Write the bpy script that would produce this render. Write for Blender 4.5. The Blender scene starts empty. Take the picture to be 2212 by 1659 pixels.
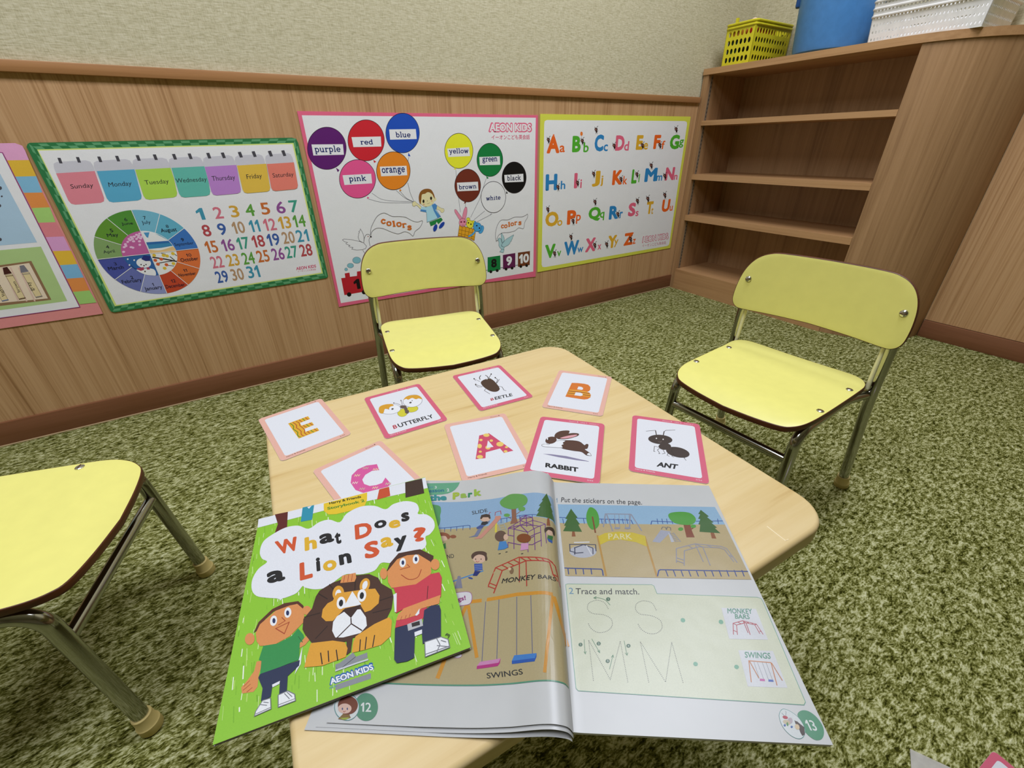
import bpy, bmesh, math, random
from mathutils import Vector, Matrix
from mathutils.geometry import tessellate_polygon
C = bpy.context.scene.collection
S = bpy.context.scene
R = math.radians

# ------------------------------------------------------------------ camera
YAW, PITCH, ROLL, CAM_H = R(31.2), R(29.22), R(0.94), 0.72
fwd = Vector((math.sin(YAW)*math.cos(PITCH), math.cos(YAW)*math.cos(PITCH), -math.sin(PITCH)))
rgt = Vector((math.cos(YAW), -math.sin(YAW), 0)); dwn = fwd.cross(rgt)
rg = rgt*math.cos(ROLL) + dwn*math.sin(ROLL); dn = -rgt*math.sin(ROLL) + dwn*math.cos(ROLL)
cd = bpy.data.cameras.new('camera'); cam = bpy.data.objects.new('camera', cd); C.objects.link(cam)
cd.sensor_width = 36; cd.lens = 925.2/2212*36; cd.clip_start = .02
cam.matrix_world = Matrix(((rg.x,-dn.x,-fwd.x,0),(rg.y,-dn.y,-fwd.y,0),(rg.z,-dn.z,-fwd.z,CAM_H),(0,0,0,1)))
S.camera = cam

# ------------------------------------------------------------------ light and exposure
w = bpy.data.worlds.new('room_world'); S.world = w; w.use_nodes = True
w.node_tree.nodes['Background'].inputs[0].default_value = (1,.97,.92,1)
w.node_tree.nodes['Background'].inputs[1].default_value = .02
def panel(x, y, sx, sy, e, z=2.385, col=(.96,1,1.12)):
    l = bpy.data.lights.new('ceiling_panel', 'AREA'); l.shape = 'RECTANGLE'; l.size = sx; l.size_y = sy; l.energy = e; l.color = col
    o = bpy.data.objects.new('ceiling_panel', l); o.location = (x,y,z); C.objects.link(o)
panel(1.15, .52, 1.2, .6, 35)
panel(-.70, .52, 1.2, .6, 33)
S.view_settings.view_transform = 'Standard'; S.view_settings.look = 'None'; S.view_settings.gamma = 1; S.view_settings.use_curve_mapping = False
S.view_settings.exposure = -0.06
S.cycles.use_denoising = True

# ------------------------------------------------------------------ materials
def lin(h, g=1.0):
    f = lambda c: c/12.92 if c <= .04045 else ((c+.055)/1.055)**2.4
    return tuple(min(f(int(h[i:i+2],16)/255)*g, .9) for i in (0,2,4)) + (1,)
def nodes(name):
    m = bpy.data.materials.new(name); m.use_nodes = True; n = m.node_tree; b = n.nodes['Principled BSDF']
    return m, n, b, (lambda t, **k: mk(n, t, k)), n.links.new
def mk(n, t, k):
    x = n.nodes.new(t)
    for a, v in k.items():
        if a in x.inputs: x.inputs[a].default_value = v
        else: setattr(x, a, v)
    return x
def ramp(new, stops):
    r = new('ShaderNodeValToRGB'); e = r.color_ramp.elements
    while len(e) < len(stops): e.new(.5)
    for i, (p, c) in enumerate(stops): e[i].position = p; e[i].color = lin(c) if isinstance(c, str) else c
    return r
def coords(new, link, scale=(1,1,1), rot=(0,0,0)):
    tc = new('ShaderNodeTexCoord'); mp = new('ShaderNodeMapping'); mp.inputs['Scale'].default_value = scale; mp.inputs['Rotation'].default_value = rot
    link(tc.outputs['Object'], mp.inputs[0]); return mp.outputs[0]
def bump(new, link, b, h, s, d=.002):
    x = new('ShaderNodeBump'); x.inputs['Strength'].default_value = s; x.inputs['Distance'].default_value = d
    link(h, x.inputs['Height']); link(x.outputs[0], b.inputs['Normal'])
def plain(name, col, rough=.5, metal=0, vary=.06, spec=.5, coat=0):
    m, n, b, new, link = nodes(name)
    nz = new('ShaderNodeTexNoise', Scale=45.0, Detail=3.0); link(coords(new, link), nz.inputs['Vector'])
    c = lin(col); a = tuple(x*(1-vary) for x in c[:3])+(1,); d = tuple(min(x*(1+vary),.95) for x in c[:3])+(1,)
    r = ramp(new, [(.3,a),(.7,d)]); link(nz.outputs[0], r.inputs[0]); link(r.outputs[0], b.inputs['Base Color'])
    b.inputs['Roughness'].default_value = rough; b.inputs['Metallic'].default_value = metal; b.inputs['Specular IOR Level'].default_value = spec; b.inputs['Coat Weight'].default_value = coat
    return m
def wood(name, stops, fine=(90,90,2.2), broad=(9,9,.5), rough=.45, spec=.35, mix=.55):
    m, n, b, new, link = nodes(name)
    a = new('ShaderNodeTexNoise', Scale=1.0, Detail=5.0, Roughness=.6); link(coords(new, link, fine), a.inputs['Vector'])
    c = new('ShaderNodeTexNoise', Scale=1.0, Detail=3.0, Distortion=.6); link(coords(new, link, broad), c.inputs['Vector'])
    mx = new('ShaderNodeMix'); mx.data_type = 'FLOAT'; mx.inputs[0].default_value = mix; link(a.outputs[0], mx.inputs[2]); link(c.outputs[0], mx.inputs[3])
    r = ramp(new, stops); link(mx.outputs[0], r.inputs[0]); link(r.outputs[0], b.inputs['Base Color'])
    b.inputs['Roughness'].default_value = rough; b.inputs['Specular IOR Level'].default_value = spec
    bump(new, link, b, a.outputs[0], .08, .0006)
    return m
OAK = [(.30,'916841'),(.45,'b88f64'),(.58,'c79f74'),(.72,'a77d54')]
m_oak = wood('oak_veneer', OAK, (170,170,2.0), (26,26,.35), mix=.38)
m_oak_shelf = wood('oak_veneer_shelf', [(.30,'7d5a3a'),(.46,'a27d56'),(.60,'b28c64'),(.74,'8d6846')], rough=.5)
m_oak_edge = wood('oak_edge_band', [(.3,'9a7148'),(.5,'b98f63'),(.7,'a67c52')], (90,2.2,90), (9,.6,9))
m_rail = wood('dado_rail_wood', [(.3,'94663a'),(.5,'ac7c4f'),(.7,'996d42')], (2.2,120,120), (.6,9,9))
m_base = wood('baseboard_vinyl', [(.3,'74492c'),(.5,'82553a'),(.7,'6e4529')], (3,80,80), (1,9,9), rough=.5)
m_base_y = wood('baseboard_vinyl_y', [(.3,'74492c'),(.5,'82553a'),(.7,'6e4529')], (80,3,80), (9,1,9), rough=.5)
m_maple = wood('maple_laminate', [(.28,'b5945a'),(.40,'cab07a'),(.55,'d1ba88'),(.72,'c1a56e')], (4,70,70), (1.6,22,22), rough=.42, spec=.4, mix=.5)

def make_wallpaper():
    m, n, b, new, link = nodes('linen_wallpaper')
    a = new('ShaderNodeTexNoise', Scale=1.0, Detail=4.0, Roughness=.7); link(coords(new, link, (60,60,420)), a.inputs['Vector'])
    c = new('ShaderNodeTexNoise', Scale=1.0, Detail=4.0, Roughness=.7); link(coords(new, link, (420,420,60)), c.inputs['Vector'])
    mx = new('ShaderNodeMix'); mx.data_type = 'FLOAT'; mx.inputs[0].default_value = .4; link(a.outputs[0], mx.inputs[2]); link(c.outputs[0], mx.inputs[3])
    r = ramp(new, [(.36,'a8a07e'),(.5,'c6be9e'),(.64,'d8d1b6')]); link(mx.outputs[0], r.inputs[0]); link(r.outputs[0], b.inputs['Base Color'])
    b.inputs['Roughness'].default_value = .9; b.inputs['Specular IOR Level'].default_value = .15
    bump(new, link, b, mx.outputs[0], .5, .001)
    return m
m_wallpaper = make_wallpaper()
def make_carpet():
    m, n, b, new, link = nodes('green_frieze_carpet')
    cv = coords(new, link)
    warp = new('ShaderNodeTexNoise', Scale=30.0, Detail=2.0); link(cv, warp.inputs['Vector'])
    ad = new('ShaderNodeMixRGB', blend_type='LINEAR_LIGHT'); ad.inputs[0].default_value = .006; link(cv, ad.inputs[1]); link(warp.outputs['Color'], ad.inputs[2])
    def layer(rot, sc, det=2.0):
        mp = new('ShaderNodeMapping'); mp.inputs['Rotation'].default_value = (0,0,R(rot)); mp.inputs['Scale'].default_value = sc; link(ad.outputs[0], mp.inputs[0])
        a = new('ShaderNodeTexNoise', Scale=1.0, Detail=det, Roughness=.6); link(mp.outputs[0], a.inputs['Vector']); return a.outputs[0]
    def mixf(a, b_, f):
        mx = new('ShaderNodeMix'); mx.data_type = 'FLOAT'; mx.inputs[0].default_value = f; link(a, mx.inputs[2]); link(b_, mx.inputs[3]); return mx.outputs[0]
    tuft = layer(-6, (62,120,90)); strand = layer(12, (190,420,300), 3.0); broad = layer(0, (14,20,10))
    v = mixf(mixf(tuft, strand, .50), broad, .10)
    r = ramp(new, [(.385,'2a2b08'),(.45,'595a24'),(.505,'83844a'),(.56,'b0b07e'),(.65,'d2d2aa')]); link(v, r.inputs[0]); link(r.outputs[0], b.inputs['Base Color'])
    b.inputs['Roughness'].default_value = 1; b.inputs['Specular IOR Level'].default_value = .05
    bump(new, link, b, v, 1.0, .006)
    return m
m_carpet = make_carpet()
def make_print(name, rough, spec):
    m, n, b, new, link = nodes(name)
    at = new('ShaderNodeAttribute'); at.attribute_name = 'ink'
    nz = new('ShaderNodeTexNoise', Scale=900.0, Detail=2.0); link(coords(new, link), nz.inputs['Vector'])
    r = ramp(new, [(.3,(.94,.94,.94,1)),(.7,(1,1,1,1))]); link(nz.outputs[0], r.inputs[0])
    mx = new('ShaderNodeMixRGB', blend_type='MULTIPLY'); mx.inputs[0].default_value = 1; link(at.outputs['Color'], mx.inputs[1]); link(r.outputs[0], mx.inputs[2])
    if 'page' in name or 'poster' in name:
        wv = new('ShaderNodeTexNoise', Scale=14.0, Detail=3.0); link(coords(new, link), wv.inputs['Vector']); bump(new, link, b, wv.outputs[0], .12, .01)
    link(mx.outputs[0], b.inputs['Base Color']); b.inputs['Roughness'].default_value = rough; b.inputs['Specular IOR Level'].default_value = spec
    return m
m_poster = make_print('printed_poster_paper', .55, .3)
m_card = make_print('printed_card', .5, .35)
m_page = make_print('printed_gloss_page', .33, .45)
m_paper = plain('paper_stack', 'c9c8c6', .7)
m_cardback = plain('card_board', 'cfccc8', .7)
m_yellow = plain('yellow_laminate', 'e2dc7c', .38, vary=.02)
m_ply = wood('plywood_edge', [(.3,'2e160c'),(.5,'5a3018'),(.7,'3a1d10')], (30,30,300), (9,9,90), rough=.4)
m_chrome = plain('chrome_tube', 'a9a8a2', .13, 1, .02)
m_screw = plain('screw_steel', 'c8c6c0', .2, 1, .04)
m_rubber = plain('cream_rubber_foot', 'c3b070', .6)
m_strip = plain('pale_yellow_sleeve', 'efebbe', .45)
m_ybasket = plain('yellow_basket_plastic', 'd6cc28', .35)
m_blue = plain('blue_bucket_plastic', '4a86c4', .4)
m_bluedark = plain('blue_bucket_lug', '1f4f8c', .4)
m_wbasket = plain('white_basket_plastic', 'e4e2de', .35)
m_ceil = plain('ceiling_paint', 'e8e6de', .9)
m_steel = plain('slotted_steel_strip', '8a7c68', .45, .3)

# ------------------------------------------------------------------ object helpers
def tag(o, label=None, cat=None, group=None, kind=None):
    if label: o['label'] = label
    if cat: o['category'] = cat
    if group: o['group'] = group
    if kind: o['kind'] = kind
    return o
def thing(name, label, cat, loc=(0,0,0), rz=0, group=None):
    o = bpy.data.objects.new(name, None); o.empty_display_size = .05; C.objects.link(o); o.location = loc; o.rotation_euler = (0,0,rz)
    return tag(o, label, cat, group)
def obj(name, bm, mats, parent=None, smooth=False, angle=None):
    me = bpy.data.meshes.new(name); bmesh.ops.recalc_face_normals(bm, faces=bm.faces[:]) if angle != 'keep' else None
    bm.to_mesh(me); bm.free()
    for m in (mats if isinstance(mats, (list,tuple)) else [mats]): me.materials.append(m)
    if smooth:
        for p in me.polygons: p.use_smooth = True
        me.set_sharp_from_angle(angle=R(40))
    o = bpy.data.objects.new(name, me); C.objects.link(o); o.parent = parent
    return o
def add_box(bm, x0, x1, y0, y1, z0, z1, mi=0):
    v = [bm.verts.new((x,y,z)) for z in (z0,z1) for y in (y0,y1) for x in (x0,x1)]
    for f in ((0,2,3,1),(4,5,7,6),(0,1,5,4),(2,6,7,3),(0,4,6,2),(1,3,7,5)):
        bm.faces.new([v[i] for i in f]).material_index = mi
def box(name, x0, x1, y0, y1, z0, z1, m, parent=None, bev=0):
    bm = bmesh.new(); add_box(bm, x0,x1,y0,y1,z0,z1)
    if bev: bmesh.ops.bevel(bm, geom=bm.edges[:], offset=bev, segments=2, affect='EDGES', profile=.5)
    return obj(name, bm, m, parent, bool(bev))
def catmull(pts, n=8):
    out = []
    P = [pts[0]*2-pts[1]] + list(pts) + [pts[-1]*2-pts[-2]]
    for i in range(1, len(P)-2):
        for k in range(n):
            t = k/n; a,b,c,d = P[i-1:i+3]
            out.append(.5*((2*b)+(c-a)*t+(2*a-5*b+4*c-d)*t*t+(3*b-a-3*c+d)*t**3))
    return out+[pts[-1]]
def bend(pts, r=.03, n=6):
    """polyline with rounded corners"""
    P = [Vector(p) for p in pts]; out = [P[0]]
    for i in range(1, len(P)-1):
        a, b, c = P[i-1], P[i], P[i+1]; d1 = (a-b); d2 = (c-b); q = min(r, d1.length*.48, d2.length*.48)
        p0 = b+d1.normalized()*q; p1 = b+d2.normalized()*q
        for k in range(n+1):
            t = k/n; out.append(p0*(1-t)**2 + b*2*t*(1-t) + p1*t*t)
    return out+[P[-1]]
def add_tube(bm, pts, r, n=14, cap=True, mi=0):
    pts = [Vector(p) for p in pts]; rings = []; prev = None
    for i, p in enumerate(pts):
        t = (pts[min(i+1,len(pts)-1)]-pts[max(i-1,0)]).normalized()
        u = (prev - t*prev.dot(t)) if prev else t.orthogonal()
        u.normalize(); prev = u; v = t.cross(u)
        rr = r(i/(len(pts)-1)) if callable(r) else r
        rings.append([bm.verts.new(p+(u*math.cos(2*math.pi*k/n)+v*math.sin(2*math.pi*k/n))*rr) for k in range(n)])
    for a, b in zip(rings, rings[1:]):
        for k in range(n): bm.faces.new((a[k],a[(k+1)%n],b[(k+1)%n],b[k])).material_index = mi
    if cap:
        bm.faces.new(rings[0][::-1]).material_index = mi; bm.faces.new(rings[-1]).material_index = mi
def add_lathe(bm, prof, c=(0,0,0), axis=None, n=32, mi=0, cap=True):
    M = Matrix.Identity(3) if axis is None else Vector((0,0,1)).rotation_difference(Vector(axis)).to_matrix()
    c = Vector(c); rings = []
    for r, z in prof: rings.append([bm.verts.new(c+M@Vector((r*math.cos(2*math.pi*k/n), r*math.sin(2*math.pi*k/n), z))) for k in range(n)])
    for a, b in zip(rings, rings[1:]):
        for k in range(n): bm.faces.new((a[k],a[(k+1)%n],b[(k+1)%n],b[k])).material_index = mi
    if cap:
        bm.faces.new(rings[0][::-1]).material_index = mi; bm.faces.new(rings[-1]).material_index = mi
def rrect(w, h, r, n=6):
    out = []
    for cx, cy, a0 in ((w/2-r,h/2-r,0),(-w/2+r,h/2-r,90),(-w/2+r,-h/2+r,180),(w/2-r,-h/2+r,270)):
        for k in range(n+1): a = R(a0+90*k/n); out.append((cx+r*math.cos(a), cy+r*math.sin(a)))
    return out
def inset(o, d):
    n = len(o); out = []
    for i in range(n):
        p = Vector(o[i-1]).to_2d(); q = Vector(o[i]).to_2d(); s = Vector(o[(i+1)%n]).to_2d()
        t = (s-p); t.normalize(); out.append((q.x - t.y*d, q.y + t.x*d))
    return out
def plate(outline, z0, z1, rings=6, zf=None, round_top=0, round_bot=0, edge_mi=0, top_mi=0, steps=4, center=None):
    """solid plate over a counter-clockwise outline; zf(x,y) bends it"""
    bm = bmesh.new(); zf = zf or (lambda x, y: 0); n = len(outline)
    cx = sum(p[0] for p in outline)/n if center is None else center[0]; cy = sum(p[1] for p in outline)/n if center is None else center[1]
    prof = []
    for k in range(steps+1):
        if round_bot: a = math.pi/2*k/steps; prof.append((round_bot*(1-math.sin(a)), z0+round_bot*(1-math.cos(a))))
    if not round_bot: prof.append((0,z0))
    ne = len(prof)
    if round_top:
        for k in range(steps+1): a = math.pi/2*k/steps; prof.append((round_top*(1-math.cos(a)), z1-round_top*(1-math.sin(a))))
    else: prof.append((0,z1))
    loops = [[(x,y,z) for x,y in inset(outline,d)] if d else [(x,y,z) for x,y in outline] for d, z in prof]
    def fillrings(base, z):
        L = []
        for k in range(1, rings):
            s = 1-k/rings; L.append([(cx+(x-cx)*s, cy+(y-cy)*s, z) for x,y,_ in base])
        return L
    allv = []
    seq = fillrings(loops[0], z0)[::-1] + loops + fillrings(loops[-1], z1); nb = rings-1
    V = [[bm.verts.new((x,y,z+zf(x,y))) for x,y,z in L] for L in seq]
    for i in range(len(V)-1):
        mi = edge_mi if nb-1 < i < nb+len(loops)-1 or i < nb else top_mi
        for k in range(n): bm.faces.new((V[i][k],V[i][(k+1)%n],V[i+1][(k+1)%n],V[i+1][k])).material_index = mi
    c0 = bm.verts.new((cx,cy,z0+zf(cx,cy))); c1 = bm.verts.new((cx,cy,z1+zf(cx,cy)))
    for k in range(n):
        bm.faces.new((V[0][(k+1)%n],V[0][k],c0)).material_index = edge_mi; bm.faces.new((V[-1][k],V[-1][(k+1)%n],c1)).material_index = top_mi
    return bm

# ------------------------------------------------------------------ printed artwork
# every print is a list of flat inked shapes in the sheet's own coordinates (tenths of a millimetre)
ART = {}
ART['left'] = [
('p','d98a88',[0,30,6040,0,6090,3600,5600,4180,0,4180],0),
('p','dda0c4',[5681,4171,6010,4172,6111,4118,6119,4017,6104,3821,5731,3824,5720,3981,5606,3998],0),
('p','dcb23c',[5731,3824,6104,3821,6090,3476,5722,3481],0),
('p','7fb3d0',[5722,3481,6090,3476,6053,3117,5724,3129],0),
('p','dd8b48',[5724,3129,6053,3117,6052,2780,5721,2786],0),
('p','a2c970',[5721,2786,6052,2780,6022,2432,5706,2447],0),
('p','d67f86',[5706,2447,6022,2432,6040,2084,5701,2103],0),
('p','d59ac6',[5701,2103,6040,2084,6039,1731,5695,1759],0),
('p','deb33a',[5695,1759,6039,1731,6031,1381,5693,1401],0),
('p','7ab0d2',[5693,1401,6031,1381,6025,1026,5688,1047],0),
('p','dc8a48',[5688,1047,6025,1026,6012,675,5671,692],0),
('p','9dc76e',[5671,692,6012,675,6031,331,5677,347],0),
('p','e3e1e2',[80,3981,5720,3981,5653,272,80,272],0),
('l','8e2f78',16.3,[5606,3998,5720,3981,5653,272,4087,280,4001,282],0,0),
('p','a9c4d8',[400,3624,5498,3624,5500,1999,400,2009],0),
('p','4c4a52',[5399,3250,5388,3233,5374,3220,5358,3213,5344,3214,5335,3222,5332,3236,5336,3254,5347,3270,5361,3284,5377,3291,5391,3290,5400,3282,5403,3267],1),
('p','4c4a52',[5338,3075,5332,3067,5325,3060,5317,3056,5310,3057,5306,3061,5304,3068,5306,3077,5312,3086,5319,3092,5327,3096,5334,3095,5338,3091,5340,3084],1),
('p','4c4a52',[5226,2876,5217,2861,5204,2849,5190,2843,5178,2844,5170,2852,5168,2864,5171,2880,5181,2895,5194,2907,5207,2913,5220,2912,5228,2904,5230,2891],1),
('p','4c4a52',[4917,2132,4908,2116,4894,2104,4880,2098,4868,2100,4860,2108,4858,2122,4862,2138,4872,2154,4885,2165,4899,2171,4911,2170,4919,2162,4921,2148],1),
('p','abc583',[400,1893,5527,1893,5475,477,400,477],0),
('p','8c6c4e',[4213,1529,5217,1577,5190,562,4088,581],0),
('p','e3cfb6',[4189,1475,5159,1532,5140,610,4121,657],0),
('l','d8b9a8',29.1,[4650,1495,4586,632],0,0),
('l','d8b9a8',29.5,[4790,1475,4730,606],0,0),
('l','d8b9a8',30.0,[4931,1455,4876,579],0,0),
('p','dcc898',[4934,1307,5066,1308,5055,672,4933,663],0),
('l','6b5a3e',6.5,[4934,1307,5066,1308,5055,672,4933,663],1,0),
('p','77757c',[4963,1489,5046,1497,5069,1331,4917,1318],0),
('l','77757c',12.6,[4925,1275,5066,1278],0,0),
('l','77757c',19.5,[4931,679,5064,693],0,0),
('t','gray','3a3430',[4997,861,5004,1094,4920,837],0),
('p','dcc898',[4626,1306,4755,1307,4736,680,4617,670],0),
('l','6b5a3e',6.3,[4626,1306,4755,1307,4736,680,4617,670],1,0),
('p','43201a',[4657,1485,4739,1494,4758,1330,4610,1317],0),
('l','43201a',12.2,[4617,1274,4755,1277],0,0),
('l','43201a',18.9,[4615,686,4745,700],0,0),
('t','brown','3a3430',[4718,863,4737,1137,4654,847],0),
('p','dcc898',[4323,1305,4448,1306,4421,688,4305,678],0),
('l','6b5a3e',6.1,[4323,1305,4448,1306,4421,688,4305,678],1,0),
('p','3f66a8',[4355,1483,4435,1491,4452,1329,4307,1316],0),
('l','3f66a8',11.9,[4314,1275,4448,1277],0,0),
('l','3f66a8',18.4,[4303,694,4430,708],0,0),
('t','light','3a3430',[4430,831,4455,1098,4352,799],0),
]
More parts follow.
